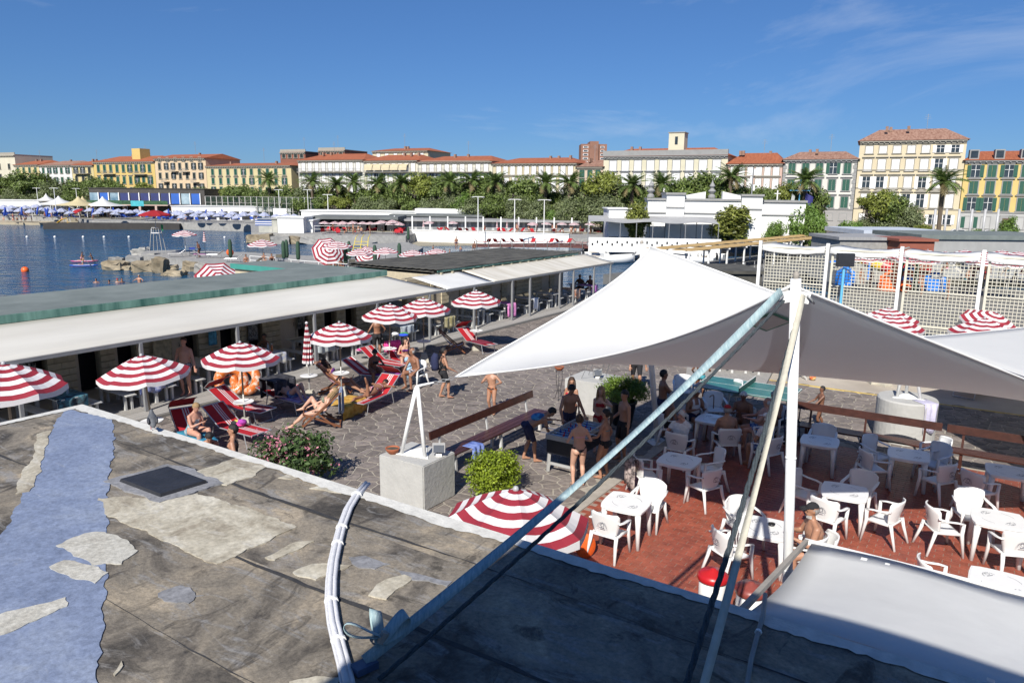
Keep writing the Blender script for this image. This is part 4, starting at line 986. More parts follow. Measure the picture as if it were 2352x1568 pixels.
        b.tube([kne[i], kne[i].lerp(ank[i], .28)+back*.016*k, kne[i].lerp(ank[i], .65), ank[i]], [.052*k*lm, .058*k*lm, .042*k*lm, .034*k], 12)
        fd = foot_dir[i] if foot_dir else (fr*V((1,1,0)) if fr.xy.length > .2 else V((0,1,0))); fd = V(fd).normalized()
        sdf = fd.cross(V((0,0,1))).normalized() if abs(fd.z) < .95 else rt; dn = sdf.cross(fd).normalized()
        if dn.z > 0 and abs(fd.z) < .8: dn = -dn
        heel = ank[i]+dn*.038*k-fd*.035*k
        b.tube([heel, ank[i]+dn*.03*k+fd*.05*k, ank[i]+dn*.048*k+fd*.12*k, ank[i]+dn*.055*k+fd*.185*k], [(.03*k,.036*k), (.038*k,.045*k), (.044*k,.024*k), (.034*k,.014*k)], 10, side=sdf); b.ball(ank[i], .038*k, 8, 6)
        segs += [('uarm', sh[i], elb[i]), ('farm', elb[i], hnd[i]), ('hand', hnd[i], palm+hdv*.08*k), ('thigh', hip[i], kne[i]), ('shank', kne[i], ank[i]), ('foot', ank[i], ank[i]+fd*.15*k+dn*.04*k)]
    segs += [('torso', pv-upv*.06*k, neckb), ('head', neckb+upv*.07*k, headc+hu*.03*k)]
    me = b.mesh('body', sm); ob = bpy.data.objects.new('person', me); COL.objects.link(ob)
    md = ob.modifiers.new('r', 'REMESH'); md.mode = 'VOXEL'; md.voxel_size = vox; md.use_smooth_shade = True
    sm_ = ob.modifiers.new('s', 'SMOOTH'); sm_.factor = .5; sm_.iterations = 2 if vox < .02 else 1
    PEOPLE.append(dict(o=ob, label=label, loc=loc, yaw=yaw, segs=segs, wear=wear, hair=hair, hairstyle=hairstyle, k=k, headc=headc, hu=hu, hf=hf, hr=hr, upv=upv, fr=fr, rt=rt, frs=frs, rs=rs, neckb=neckb, chest=chest, pv=pv, sm=sm, hnd=hnd, elb=elb, group=group, vox=vox, fingers=fingers, beard=beard))
    return PEOPLE[-1]
def finish_people():
    dg = bpy.context.evaluated_depsgraph_get(); dg.update()
    for P in PEOPLE:
        o = P['o']; me = bpy.data.meshes.new_from_object(o.evaluated_get(dg)); old = o.data; o.modifiers.clear(); o.data = me; me.name = 'body'; bpy.data.meshes.remove(old)
        if not me.materials: me.materials.append(P['sm'])
        me.polygons.foreach_set('use_smooth', [True]*len(me.polygons))
        k = P['k']; nv = len(me.vertices); co = np.empty(nv*3); me.vertices.foreach_get('co', co); co = co.reshape(-1, 3); nr = np.empty(nv*3); me.vertices.foreach_get('normal', nr); nr = nr.reshape(-1, 3)
        # nearest bone for each vertex
        best = np.full(nv, 9e9); bi = np.zeros(nv, int); bt = np.zeros(nv)
        wt = {'torso': .80, 'head': .92}
        for q, (nm, a, c) in enumerate(P['segs']):
            a_, d_ = np.array(a), np.array(c-a); t = np.clip(((co-a_)@d_)/(d_@d_), 0, 1); ds = np.linalg.norm(co-(a_+t[:, None]*d_), axis=1)*wt.get(nm, 1.1 if nm in ('uarm',) else 1)
            m_ = ds < best; best[m_] = ds[m_]; bi[m_] = q; bt[m_] = t[m_]
        names = np.array([s[0] for s in P['segs']])[bi]; upv = np.array(P['upv']); th = ((co-np.array(P['pv']))@upv)/k     # height along the spine from pelvis
        fx = (co-np.array(P['pv']))@np.array(P['fr'])/k; sx = (co-np.array(P['pv']))@np.array(P['rt'])/k; sxs = (co-np.array(P['neckb']))@np.array(P['rs'])/k; fxs = (co-np.array(P['neckb']))@np.array(P['frs'])/k
        hl = (co-np.array(P['headc'])); hu_, hf_, hr_ = hl@np.array(P['hu'])/k, hl@np.array(P['hf'])/k, hl@np.array(P['hr'])/k
        ctx = dict(n=names, t=bt, th=th, fx=fx, sx=sx, sxs=sxs, fxs=fxs, hu=hu_, hf=hf_, hr=hr_)
        polys = [tuple(p.vertices) for p in me.polygons]
        def layer(nm, mask, off, m_, rough=0):
            ids = [p for p in polys if all(mask[v] for v in p)]
            if len(ids) < 4: return None
            us = sorted({v for p in ids for v in p}); mp_ = {v: i for i, v in enumerate(us)}
            rnd = np.random.RandomState(len(us)); o_ = off+(rnd.rand(len(us))-.3)*rough if rough else np.full(len(us), off)
            vs = co[us]+nr[us]*o_[:, None]
            lm = bpy.data.meshes.new(nm); lm.from_pydata([tuple(v) for v in vs], [], [tuple(mp_[v] for v in p) for p in ids]); lm.materials.append(m_); lm.polygons.foreach_set('use_smooth', [True]*len(ids)); lm.update()
            return obj(nm, lm, o)
        capm = np.zeros(nv, bool)
        for (nm, fn, m_) in P['wear']:
            mk = fn(ctx); layer(nm, mk, .016 if 'cap' in nm else .007, m_)
            if 'cap' in nm: capm |= mk
        hs = P['hairstyle']; hc = mat('hair_'+P['hair'], HAIR[P['hair']], .65, .3, 60, .4) if P['hair'] in HAIR else None
        ishead = (names == 'head')
        if hs != 'bald' and hc:
            msk = ishead & ((hu_ > .05-.55*np.clip(.06-hf_, -.05, .12)) | ((hf_ < -.01) & (hu_ > -.055))) & (hu_ > -.08)
            if hs == 'receding': msk = ishead & (hf_ < .02) & (hu_ > -.06) & ((hu_ < .06) | (hf_ < -.05))
            msk &= ~capm
            layer('hair', msk, .012*k if hs in ('short', 'receding') else .017*k, hc, .008*k)
            H = Vector; hd, u_, f_, r_ = P['headc'], P['hu'], P['hf'], P['hr']
            if hs in ('long', 'pony', 'bun'):
                hb = MB()
                if hs == 'bun': hb.ball(hd+u_*.10*k-f_*.03*k, .045*k, 10, 8); hb.ball(hd+u_*.12*k-f_*.05*k, .035*k, 8, 6)
                elif hs == 'pony':
                    p0 = hd+u_*.03*k-f_*.085*k; up_ = P['upv']; hb.tube([p0, p0-f_*.05*k, p0-f_*.06*k-up_*.12*k, p0-f_*.03*k-up_*.3*k], [.026*k,.035*k,.042*k,.012*k], 9)
                else:
                    for q in range(9):
                        a = -1.9+3.8*q/8; dv = -f_*math.cos(a)*.075*k+r_*math.sin(a)*.075*k; p0 = hd+dv+u_*.03*k; dn_ = -P['upv'] if P['upv'].z > .4 else Vector((0,0,-1))
                        hb.tube([p0, p0+dv*.15+dn_*.10*k, p0+dv*.3+dn_*.2*k, p0+dv*.35+dn_*.29*k], [.03*k,.032*k,.028*k,.008*k], 7)
                hb.build('hair_length', hc, o, smooth=True)
        if P['beard']: layer('beard', ishead & (hf_ > .01) & (hu_ < -.055) & (hu_ > -.13), .012*k, mat('hair_'+P['beard'], HAIR[P['beard']], .7, .3, 60, .4), .006)
        if P['vox'] < .02:
            eb = MB(); hm = Matrix((P['hr'], P['hf'], P['hu'])).transposed()
            for s_ in (-1, 1): MB().ball(P['headc']+P['hu']*.0*k+P['hf']*.083*k+P['hr']*s_*.032*k, (.011*k,.006*k,.006*k), 8, 6, rot=hm).build('eye', mat('eye_dark', (.02,.015,.012), .3, .1, 3), o)
            MB().ball(P['headc']-P['hu']*.062*k+P['hf']*.085*k, (.024*k,.008*k,.006*k), 8, 6, rot=hm).build('mouth', mat('lips', (.25,.08,.07), .5, .1, 5), o)
        if P['fingers'] and P['vox'] < .02:
            bm = bmesh.new(); bm.from_mesh(me); fb = MB()
            for i in (0, 1):
                d = (P['hnd'][i]-P['elb'][i]).normalized(); sdv = d.cross(Vector((0,0,1)) if abs(d.z) < .9 else P['fr']).normalized(); nn = sdv.cross(d); base = P['hnd'][i]+d*.085*k
                for q, ln in enumerate((.062,.072,.068,.052)):
                    p0 = base+sdv*(q-1.5)*.0185*k; fb.tube([p0, p0+d*ln*.5*k+nn*-.006*k, p0+d*ln*.85*k-nn*.026*k], [.0085*k,.008*k,.006*k], 6)
                p0 = P['hnd'][i]+d*.03*k-sdv*.034*k; fb.tube([p0, p0+d*.025*k-sdv*.02*k, p0+d*.055*k-sdv*.024*k], [.011*k,.0095*k,.007*k], 6)
            fm = fb.mesh('f', P['sm']); bm.from_mesh(fm); bm.to_mesh(me); bm.free(); me.polygons.foreach_set('use_smooth', [True]*len(me.polygons)); bpy.data.meshes.remove(fm)
        o.location = P['loc']; o.rotation_euler = (0, 0, R(P['yaw'])); tag(o, P['label'], 'person', P['group'])
        for ex in P.get('extra', []): ex.parent = o
# clothing regions
def W_brief(c): return (((c['n'] == 'torso') | (c['n'] == 'thigh')) & (c['th'] < .075-.0*c['fx']) & (c['th'] > -.30) & ((c['n'] == 'torso') | (c['t'] < .10+.12*(c['fx'] < -.03))))
def W_thong(c): return ((c['n'] == 'torso') | (c['n'] == 'thigh')) & (c['th'] < .075) & ((c['th'] > .03) | (np.abs(c['sx']) < np.clip(.03+1.0*(c['th']+.06), .015, .2)))& (c['t'] < .16)
def W_shorts(c): return ((c['n'] == 'torso') & (c['th'] < .085)) | ((c['n'] == 'thigh') & (c['t'] < .62))
def W_long(c): return ((c['n'] == 'torso') & (c['th'] < .085)) | ((c['n'] == 'thigh') & (c['t'] < .9))
def W_trunks(c): return ((c['n'] == 'torso') & (c['th'] < .075)) | ((c['n'] == 'thigh') & (c['t'] < .26))
def W_bra(c): return (c['n'] == 'torso') & (c['th'] > .285) & (c['th'] < .385) & ((c['fxs'] > .03) | ((c['th'] > .30) & (c['th'] < .335)))
def W_shirt(c): return ((c['n'] == 'torso') & (c['th'] > -.02) & (c['th'] < .485)) | ((c['n'] == 'uarm') & (c['t'] < .55))
def W_tank(c): return (c['n'] == 'torso') & (c['th'] > -.02) & ((c['th'] < .36) | ((np.abs(c['sxs']) < .12) & (np.abs(c['sxs']) > .05) & (c['th'] < .5)))
def W_suit(c): return (c['n'] == 'torso') & (c['th'] < .38) | ((c['n'] == 'thigh') & (c['t'] < .1))

# ================================================================ loungers, deck chairs, porch tables
lred = mat('lounger_red', (.40,.012,.02), .7, .1, 6, .1, trans=.12); lwht = mat('lounger_white', (.66,.64,.64), .7, .05, 6, .1, trans=.12); alu = mat('aluminium', (.5,.5,.51), .35, .08, 5, metal=.6)
def striped(pts_rows, xs, cols, m_):
    for i in range(len(xs)-1):
        m_.add([(x, y, z+dz) for (y, z) in pts_rows for x in (xs[i], xs[i+1]) for dz in (0,)], [(2*k, 2*k+1, 2*k+3, 2*k+2) for k in range(len(pts_rows)-1)], cols[i])
XS = [-.29,-.12,-.095,-.065,-.035,-.005,.03,.06,.29]; CS = [0,1,0,1,0,1,0,0]
def make_lounger(visor=True, back=48, mats_=None, name='sun_lounger'):
    mats_ = mats_ or [lred, lwht]
    t = thing(name, 'red and white striped lounger', 'sun lounger')
    m_ = MB(); striped([(1.0,.37), (.6,.36), (.2,.355), (-.2,.37)], XS, CS, m_); m_.build('seat_fabric', mats_, t)
    b = R(back); y1, z1 = -.2-.78*math.cos(b), .37+.78*math.sin(b)
    m_ = MB(); striped([(-.2,.372), (-.2-.4*math.cos(b), .36+.4*math.sin(b)), (y1, z1)], XS, CS, m_); bk = m_.build('back_fabric', mats_, t)
    for sx in (-1, 1):
        MB().tube([(sx*.31,1.02,.37), (sx*.31,-.22,.37)], .017, 8).build('side_rail', alu, t); MB().tube([(sx*.31,-.2,.38), (sx*.31,y1,z1)], .016, 8).build('back_rail', alu, bk)
    MB().tube([(-.31,y1,z1), (.31,y1,z1)], .016, 8).build('top_rail', alu, bk); MB().tube([(-.31,1.02,.37), (.31,1.02,.37)], .016, 8).build('foot_rail', alu, t)
    for y, dy in ((.78,.08), (-.42,-.1)):
        MB().tube([(-.31,y,.36), (-.31,y+dy,.02), (.31,y+dy,.02), (.31,y,.36)], .016, 8).build('leg_frame', alu, t)
    if visor:
        m_ = MB(); m_.sheet([[(x, y1+.05-.22, z1-.02+.12+.02*math.sin(k)) for k, x in enumerate((-.29, 0, .29))], [(x, y1+.2-.0, z1+.17) for x in (-.29, 0, .29)]]); m_.sheet([[(-.29,y1-.18,z1+.02), (.29,y1-.18,z1+.02)], [(-.29,y1+.25,z1+.26), (.29,y1+.25,z1+.26)]])
        m_ = MB(); m_.sheet([[(-.29,y1-.16,z1+.02), (.29,y1-.16,z1+.02)], [(-.29,y1+.04,z1+.2), (.29,y1+.04,z1+.2)], [(-.29,y1+.28,z1+.3), (.29,y1+.28,z1+.3)]], thick=.006)
        vs_ = m_.build('visor', lred, t)
        for sx in (-1, 1): MB().tube([(sx*.30,y1,z1), (sx*.30,y1-.16,z1+.02), (sx*.30,y1+.04,z1+.2), (sx*.30,y1+.28,z1+.3)], .01, 6).build('visor_rail', alu, vs_)
    return t
LV, LN, LF = Stock(make_lounger(True, 33)), Stock(make_lounger(False, 34)), Stock(make_lounger(False, 12))
LG = 'red and white striped loungers on the paved yard'
LO = {}
def lounger(key, st, head, foot, lb):
    a = G(head[0], head[1], head[2]); b = G(foot[0], foot[1], .37); d = (b-a)*Vector((1,1,0)); d.normalize(); rz = math.atan2(d.y, d.x)-math.pi/2
    c = b-d*1.0; LO[key] = (Vector((c.x, c.y, 0)), rz, d); o = st.put((c.x, c.y, 0), rz, 'red and white striped lounger '+lb, LG)
    return o
lounger('phone', LV, (392,922,.65), (468,1018), 'with a raised visor carrying the woman with a phone')
lounger('bag', LN, (478,925,.8), (598,994), 'piled with a pink and black bundle of clothes')
lounger('yellow', LV, (497,888,.8), (615,942), 'with a raised visor next to the orange swim rings')
lounger('tent', LF, (585,885,.45), (708,922), 'under a dark towel that shades someone')
lounger('prone', LV, (935,858,.6), (815,925), 'with a golden towel and a woman lying face down')
lounger('black', LN, (790,822,.8), (912,862), 'carrying the woman in a black bikini')
lounger('pink', LN, (899,790,.8), (955,836), 'with a bright pink towel over its back')
lounger('far', LV, (1075,752,.85), (1128,792), 'standing alone by the concrete umbrella base')
lounger('mid', LN, (868,800,.8), (930,838), 'behind the pastel towel heap')
dwood = mat('deckchair_wood', (.17,.065,.03), .5, .25, 7)
def make_deckchair(m1, m2, lab):
    t = thing('deck_chair', lab, 'deck chair')
    for sx in (-1, 1):
        MB().bar((sx*.29,-.52,.98), (sx*.29,.50,.08), .03, .05).build('back_rail', dwood, t); MB().bar((sx*.25,.46,.42), (sx*.25,-.50,.04), .03, .05).build('seat_rail', dwood, t)
    for (y, z) in ((-.52,.98), (.46,.42), (-.48,.05), (.50,.08)): MB().tube([(-.29,y,z), (.29,y,z)], .018, 8).build('cross_rail', dwood, t)
    MB().bar((-.3,-.36,.06), (-.3,.08,.44), .02, .04).build('prop', dwood, t); MB().bar((.3,-.36,.06), (.3,.08,.44), .02, .04).build('prop', dwood, t)
    m_ = MB(); rws = [(-.52,.965), (-.32,.70), (-.12,.46), (.08,.33), (.28,.34), (.46,.41)]; striped(rws, XS[:0]+[-.23,-.14,-.1,-.05,.05,.1,.14,.23], [0,1,0,1,0,1,0], m_); m_.build('sling', [m1, m2], t)
    return t
def deckchair(key, head, front, m1, m2, lb):
    a = G(head[0], head[1], .95); b = G(front[0], front[1], .1); d = (b-a)*Vector((1,1,0)); d.normalize(); rz = math.atan2(d.y, d.x)-math.pi/2; c = b-d*.45
    o = make_deckchair(m1, m2, lb); o.location = (c.x, c.y, 0); o.rotation_euler = (0,0,rz); o['group'] = 'wooden deck chairs'; LO[key] = (Vector((c.x, c.y, 0)), rz, d)
blue_w, navy_w = mat('blue_sling', (.20,.25,.36), .85, .1, 5, trans=.1), mat('navy_stripe', (.05,.06,.12), .85, .1, 5)
pinkw = mat('pink_sling', (.55,.25,.33), .85, .1, 5, trans=.1)
deckchair('sunbather', (785,898), (700,972), blue_w, blue_w, 'wooden deck chair with a grey-blue towel and a sunbathing woman')
deckchair('purple', (722,835), (805,895), pinkw, lwht, 'wooden deck chair with pink stripes and the woman in purple')
deckchair('empty', (1022,758), (1064,806), mat('maroon_sling', (.13,.012,.018), .85, .1, 5, trans=.1), lwht, 'empty wooden deck chair with dark red striped canvas')
# ---- towels and small things on the yard
def tw(name, c, c2=None, sc=5): return mat('towel_'+name, c, .95, .25, sc, .5, col2=c2, t0=.4, t1=.6)
def on_lounger(key, label, y0, w_, l_, drop, m_, z=.385, side=0, rzx=0, **kw):
    c, rz, d = LO[key]; p = c+d*y0+Vector((0,0,z))+Vector((-d.y, d.x, 0))*side; return drape(label, tuple(p), rz+rzx, w_, l_, drop, m_, **kw)
on_lounger('prone', 'golden orange towel spread under the woman lying face down', 1.0, 1.15, .6, .42, tw('gold', (.52,.27,.03), (.6,.36,.08)), z=.39, rzx=math.pi/2, side=.0)
on_lounger('phone', 'turquoise towel with dark starfish under the woman with a phone', 1.0, .66, 1.3, .15, tw('turq', (.02,.20,.34), (.03,.28,.42)))
on_lounger('tent', 'lilac towel on the lounger with the dark tent', .95, .58, .9, 0, tw('lilac', (.34,.20,.42), (.45,.34,.52)))
on_lounger('far', 'dark red towel spread on the lone lounger', .75, .6, .9, .0, tw('maroon', (.17,.01,.03)))
on_lounger('black', 'magenta towel on the lounger of the woman in black', 1.0, .58, .7, .1, tw('mag', (.35,.05,.33)))
c, rz, d = LO['pink']; drape('bright pink towel over a raised lounger back', tuple(c-d*.55+Vector((0,0,.93))), rz, .6, .12, .45, tw('hot', (.62,.06,.26)), drop2=.4)
c, rz, d = LO['sunbather']; drape('grey-blue towel hanging over the deck chair top', tuple(c-d*.5+Vector((0,0,.99))), rz, .62, .06, .55, tw('greyblue', (.20,.24,.34)), drop2=.55)
c, rz, d = LO['tent']
drape('black patterned towel hung like a tent over a lounger', tuple(c-d*.02+Vector((0,0,.86))), rz, .8, .65, .48, tw('night', (.018,.018,.025), (.05,.05,.06)), drop2=.6, fold=.05)

tent = thing('sunshade_frame', 'low metal visor frame holding the black towel', 'frame', tuple(c-d*.35), rz)
for sx in (-1, 1): MB().tube([(sx*.3,-.1,.3), (sx*.3,-.1,.845), (sx*.3,.36,.845)], .012, 6).build('rail', alu, tent)
# swim rings
ring_m = mat('orange_ring', (.62,.16,.03), .25, .1, 6, 0, col2=(.66,.5,.4), t0=.5, t1=.6, spec=.6)
for (u, v, a, lb) in ((533,905,.3,'left one'), (566,902,-.1,'right one')):
    p = G(u, v, .08); m_ = MB(); n1, n2 = 28, 10
    vs = [((.36+.15*math.cos(b))*math.cos(a_), .15*math.sin(b), (.36+.15*math.cos(b))*math.sin(a_)) for a_ in np.linspace(0, 2*math.pi, n1, endpoint=False) for b in np.linspace(0, 2*math.pi, n2, endpoint=False)]
    m_.add(vs, [(i*n2+j, i*n2+(j+1) % n2, ((i+1) % n1)*n2+(j+1) % n2, ((i+1) % n1)*n2+j) for i in range(n1) for j in range(n2)])
    o = m_.build('swim_ring', ring_m, smooth=True, loc=(p.x, p.y, .52), rz=a); o.rotation_euler = (-.18, 0, a); tag(o, 'orange flower-print swim ring leaning up, '+('beside the porch bench' if 'left' in lb else 'beside the black towel tent'), 'swim ring', 'orange swim rings')
# clothes bundle, slippers, bags
rndb = random.Random(5)
def bundle(label, loc, cols, r=.16, cat='clothes'):
    t = thing('clothes_pile', label, cat, loc)
    for k, c_ in enumerate(cols):
        m_ = MB(); m_.ball((rndb.uniform(-r, r)*.8, rndb.uniform(-r, r)*.6, .05+.02*k), (r*rndb.uniform(.5,.8), r*rndb.uniform(.4,.7), .05+.02*rndb.random()), 14, 9)
        m_.v = [(x+rndb.uniform(-.012,.012), y+rndb.uniform(-.012,.012), max(.004, z+rndb.uniform(-.012,.012))) for x, y, z in m_.v]; m_.build('garment', c_, t, smooth=True)
    return t
c, rz, d = LO['bag']; bundle('heap of pink, black and yellow clothes on a lounger', tuple(c+d*.15+Vector((0,0,.38))), [tw('hot', ()), tw('night', ()), tw('yel', (.6,.5,.1)), tw('mag', ())])
c, rz, d = LO['yellow']; bundle('yellow swim cap and pink towel on the lounger by the rings', tuple(c+d*-.05+Vector((0,0,.38))), [tw('yel', ()), tw('mag', ())], .12)
bundle('pastel pink and blue towel heap beside the loungers', tuple(G(838,806,.42)), [tw('pastel', (.55,.35,.4), (.4,.5,.58)), tw('pastel2', (.5,.52,.55)), tw('hot', ())], .3)
bundle('blue, green and white towel heap on a porch table corner', tuple(G(918,772,.76)), [tw('royal', (.02,.06,.45)), tw('grass', (.05,.28,.06)), tw_white], .25)
for (u, v, lb) in ((680,886,'red and white slippers'), (704,897,'diving mask and towel'), (735,904,'grey sandals'), (740,900,'black sandals')):
    p = G(u, v, 0); t = thing('sandals', lb+' left on the paving near the closed umbrella', 'sandals', (p.x, p.y, 0), random.random()*3)
    for sx in (-.07, .07):
        so = MB(); so.tube([(sx,-.12,.014), (sx,0,.014), (sx,.12,.014)], [(.03,.012),(.042,.013),(.036,.011)], 10, side=(1,0,0)).build('sole', MATS['black_plastic'] if 'red' not in lb else lred, t, smooth=True); MB().tube([(sx-.042,.03,.015), (sx,.04,.05), (sx+.042,.03,.015)], .009, 6).build('strap', lwht, t)
# ================================================================ porch tables and benches
pw = rand_tint(mat('painted_timber', (.50,.50,.48), .65, .08, 4, .12, stretch=(1,5,5)), .07)
def make_ptable():
    t = thing('porch_table', 'white painted plank table', 'table')
    for k in range(4): MB().box((0, -.285+.19*k, .735), (1.75,.182,.03)).build('plank', pw, t)
    for x in (-.62, .62):
        MB().box((x,-.22,.36), (.09,.08,.72)).build('leg', pw, t); MB().box((x,.22,.36), (.09,.08,.72)).build('leg', pw, t); MB().box((x,0,.70), (.07,.36,.035)).build('bearer', pw, t)
    MB().box((0,0,.15), (1.15,.05,.06)).build('stretcher', pw, t); return t
def make_pbench():
    t = thing('porch_bench', 'white painted plank bench', 'bench')
    for k in range(2): MB().box((0, -.075+.15*k, .44), (1.65,.14,.03)).build('plank', pw, t)
    for x in (-.62, .62):
        for y in (-.09, .09): MB().box((x,y,.215), (.08,.06,.43)).build('leg', pw, t)
    return t
PT, PB = Stock(make_ptable()), Stock(make_pbench())
ps = [7.1, 9.3, 11.5, 13.7, 15.9, 18.1, 20.3, 22.5, 25.3, 28.0, 30.3, 32.6, 34.9, 37.2, 39.4]
ordn = ['first','second','third','fourth','fifth','sixth','seventh','eighth','ninth','tenth','eleventh','twelfth','thirteenth','fourteenth','fifteenth']
for i, s_ in enumerate(ps):
    PT.put(tuple(Q(s_,-20.62,.11)), RZ, 'white plank table under the porch awning, %s along the cabins' % ordn[i], 'porch tables')
    for q, ds in enumerate((-.62, .62)): PB.put(tuple(Q(s_+ds,-20.6,.11)), RZ, 'white plank bench on the %s side of the %s porch table' % (('plaza-entry','sea-end')[q], ordn[i]), 'porch benches')
rzB = RZ-math.pi/2
def tcloth(i, label, m_, w_=.8, l_=1.5, drop=.35): return drape(label, tuple(Q(ps[i],-19.745,.862)), rzB, w_, l_, drop, m_, name='tablecloth', cat='tablecloth')
tcloth(1, 'turquoise and black printed cloth on a porch table', tw('cafe', (.10,.32,.40), (.03,.04,.05), 4))
tcloth(2, 'white cloth with blue pattern on a porch table', tw('bluewhite', (.55,.56,.62), (.15,.2,.5), 9))
tcloth(4, 'white flowered cloth on the table of the seated boy', tw('flower', (.6,.58,.5), (.3,.32,.42), 8))
tcloth(5, 'pale grey flowered cloth hanging off a porch table', tw('palegrey', (.5,.52,.5), (.35,.4,.42), 9))
tcloth(7, 'pale blue flowered cloth on the table beyond the paired umbrellas', tw('paleblue', (.5,.55,.58), (.4,.45,.5), 9))
tcloth(8, 'cream towel with sunflowers on a porch table', tw('sunfl', (.58,.52,.32), (.3,.26,.12), 7), .8, .8, .5)
tcloth(10, 'bright pink towel hanging far down from a porch table', tw('pinkt', (.62,.22,.46)), .75, .9, .65)
tcloth(11, 'white towel and clothes hanging off a porch table', tw_white, .55, .5, .6)
tcloth(13, 'orange patterned towel hanging from a far porch table', tw('orangep', (.55,.16,.06), (.6,.5,.4), 9), .8, 1.0, .5)
tcloth(14, 'violet cloth on the last porch table', tw('violet', (.4,.15,.42)), .8, 1.0, .4)
# bottles and things on porch tables
glassb = mat('clear_bottle', (.35,.42,.45), .1, .1, 4)
for (i, dt, c_, lb) in ((1,.3,glassb,'clear water bottle on the turquoise table'), (5,.1,plastic,'white bottle on the pale flowered table'), (5,-.3,glassb,'big water bottle on the pale flowered table'), (4,.4,MATS['orange_ring'],'orange cup on the table of the seated boy'), (4,.2,glassb,'blue bottle beside the orange cup')):
    t = thing('bottle', lb, 'bottle', tuple(Q(ps[i]+.1,-20.5+dt,.872))); MB().lathe([(.035,0), (.038,.02), (.038,.17), (.014,.23), (.014,.26)], 12).build('body', c_, t, smooth=True); MB().lathe([(.017,.255), (.017,.28), (.004,.28)], 10).build('cap', plastic, t)
# hanging things on cabin fronts
hang = [(8.3,'dark grey hanging shoe organiser on the cabin wall',tw('slate',(.06,.065,.08)),.45,1.3), (9.6,'zebra patterned dress hanging in a cabin doorway',tw('zebra',(.5,.5,.5),(.02,.02,.02),9),.45,1.2), (12.8,'clear bags of beach toys hanging on a cabin wall',tw('bags',(.45,.42,.4),(.5,.15,.1),7),.4,.7), (13.7,'cream curtain in a cabin doorway',tw('curt',(.45,.4,.28)),.7,1.7), (15.6,'sky blue towel hanging by a cabin door',tw('sky',(.12,.4,.6)),.35,1.2), (17.3,'grey and white striped towel hanging in a cabin door',tw('stripe',(.4,.4,.4),(.08,.08,.09),14),.45,1.3), (19.6,'mesh organiser full of bottles on a cabin wall',tw('mesh',(.08,.09,.08),(.3,.3,.28),9),.4,1.2)]
for (s_, lb, m_, w_, l_) in hang:
    rows = [[(.03*math.sin(k*1.9+i*.5)+.03, -w_/2+w_*k/8, -l_*i/6) for k in range(9)] for i in range(7)]
    tag(MB().sheet(rows, thick=.01).build('hanging_cloth', m_, smooth=True, loc=tuple(Q(s_,T_F+.06,2.05)), rz=RZ), lb, 'cloth')
# ================================================================ plants
def leaf_cloud(n, centre, rad, size, seed=0, shell=.55, squash=1.0, clumps=0, up=.25):
    """numpy array of leaf quads spread through an ellipsoid"""
    rs = np.random.RandomState(seed); c = np.array(centre, float); rad = np.array(rad, float)
    d = rs.normal(size=(n, 3)); d /= np.linalg.norm(d, axis=1)[:, None]
    rr = (shell+(1-shell)*rs.rand(n)**.6)
    if clumps:
        cd = rs.normal(size=(clumps, 3)); cd /= np.linalg.norm(cd, axis=1)[:, None]; cr = .45+.5*rs.rand(clumps); cc = cd*cr[:, None]; which = rs.randint(0, clumps, n)
        sz = .26+.22*rs.rand(clumps); p = cc[which]+d*(sz[which]*rs.rand(n)**.45)[:, None]
    else: p = d*rr[:, None]
    p = c+p*rad; nrm = (p-c)/rad; nrm /= np.linalg.norm(nrm, axis=1)[:, None]+1e-9
    nrm = nrm*.6+rs.normal(size=(n, 3))*.55+np.array([0, 0, up]); nrm /= np.linalg.norm(nrm, axis=1)[:, None]
    a = np.cross(nrm, rs.normal(size=(n, 3))); a /= np.linalg.norm(a, axis=1)[:, None]; b = np.cross(nrm, a); s_ = size*(.6+.8*rs.rand(n))[:, None]
    q = np.stack([p-a*s_, p-b*s_*.5, p+a*s_, p+b*s_*.5], 1)
    return q.reshape(-1, 3)
def leaf_mesh(name, clouds, mats_):
    vs = np.concatenate([c for c, mi in clouds]); nq = len(vs)//4; me = bpy.data.meshes.new(name)
    me.vertices.add(len(vs)); me.vertices.foreach_set('co', vs.astype(np.float32).ravel()); me.loops.add(nq*4); me.loops.foreach_set('vertex_index', np.arange(nq*4, dtype=np.int32)); me.polygons.add(nq); me.polygons.foreach_set('loop_start', np.arange(0, nq*4, 4, dtype=np.int32)); me.polygons.foreach_set('loop_total', np.full(nq, 4, np.int32))
    for m_ in mats_: me.materials.append(m_)
    mi = np.concatenate([np.full(len(c)//4, k, np.int32) for c, k in clouds]); me.polygons.foreach_set('material_index', mi); me.update(calc_edges=True); return me
def leaf_mat(name, c, c2=None, amt=.45): return island_tint(mat(name, c, .55, .2, 3, 0, col2=c2, trans=.3), amt)
bark = mat('bark', (.11,.085,.06), .95, .3, 6, .6, stretch=(1,1,.3)); twig = mat('twig', (.10,.09,.04), .9, .2, 8)
lime = leaf_mat('lime_leaf', (.17,.25,.015), (.26,.33,.02))
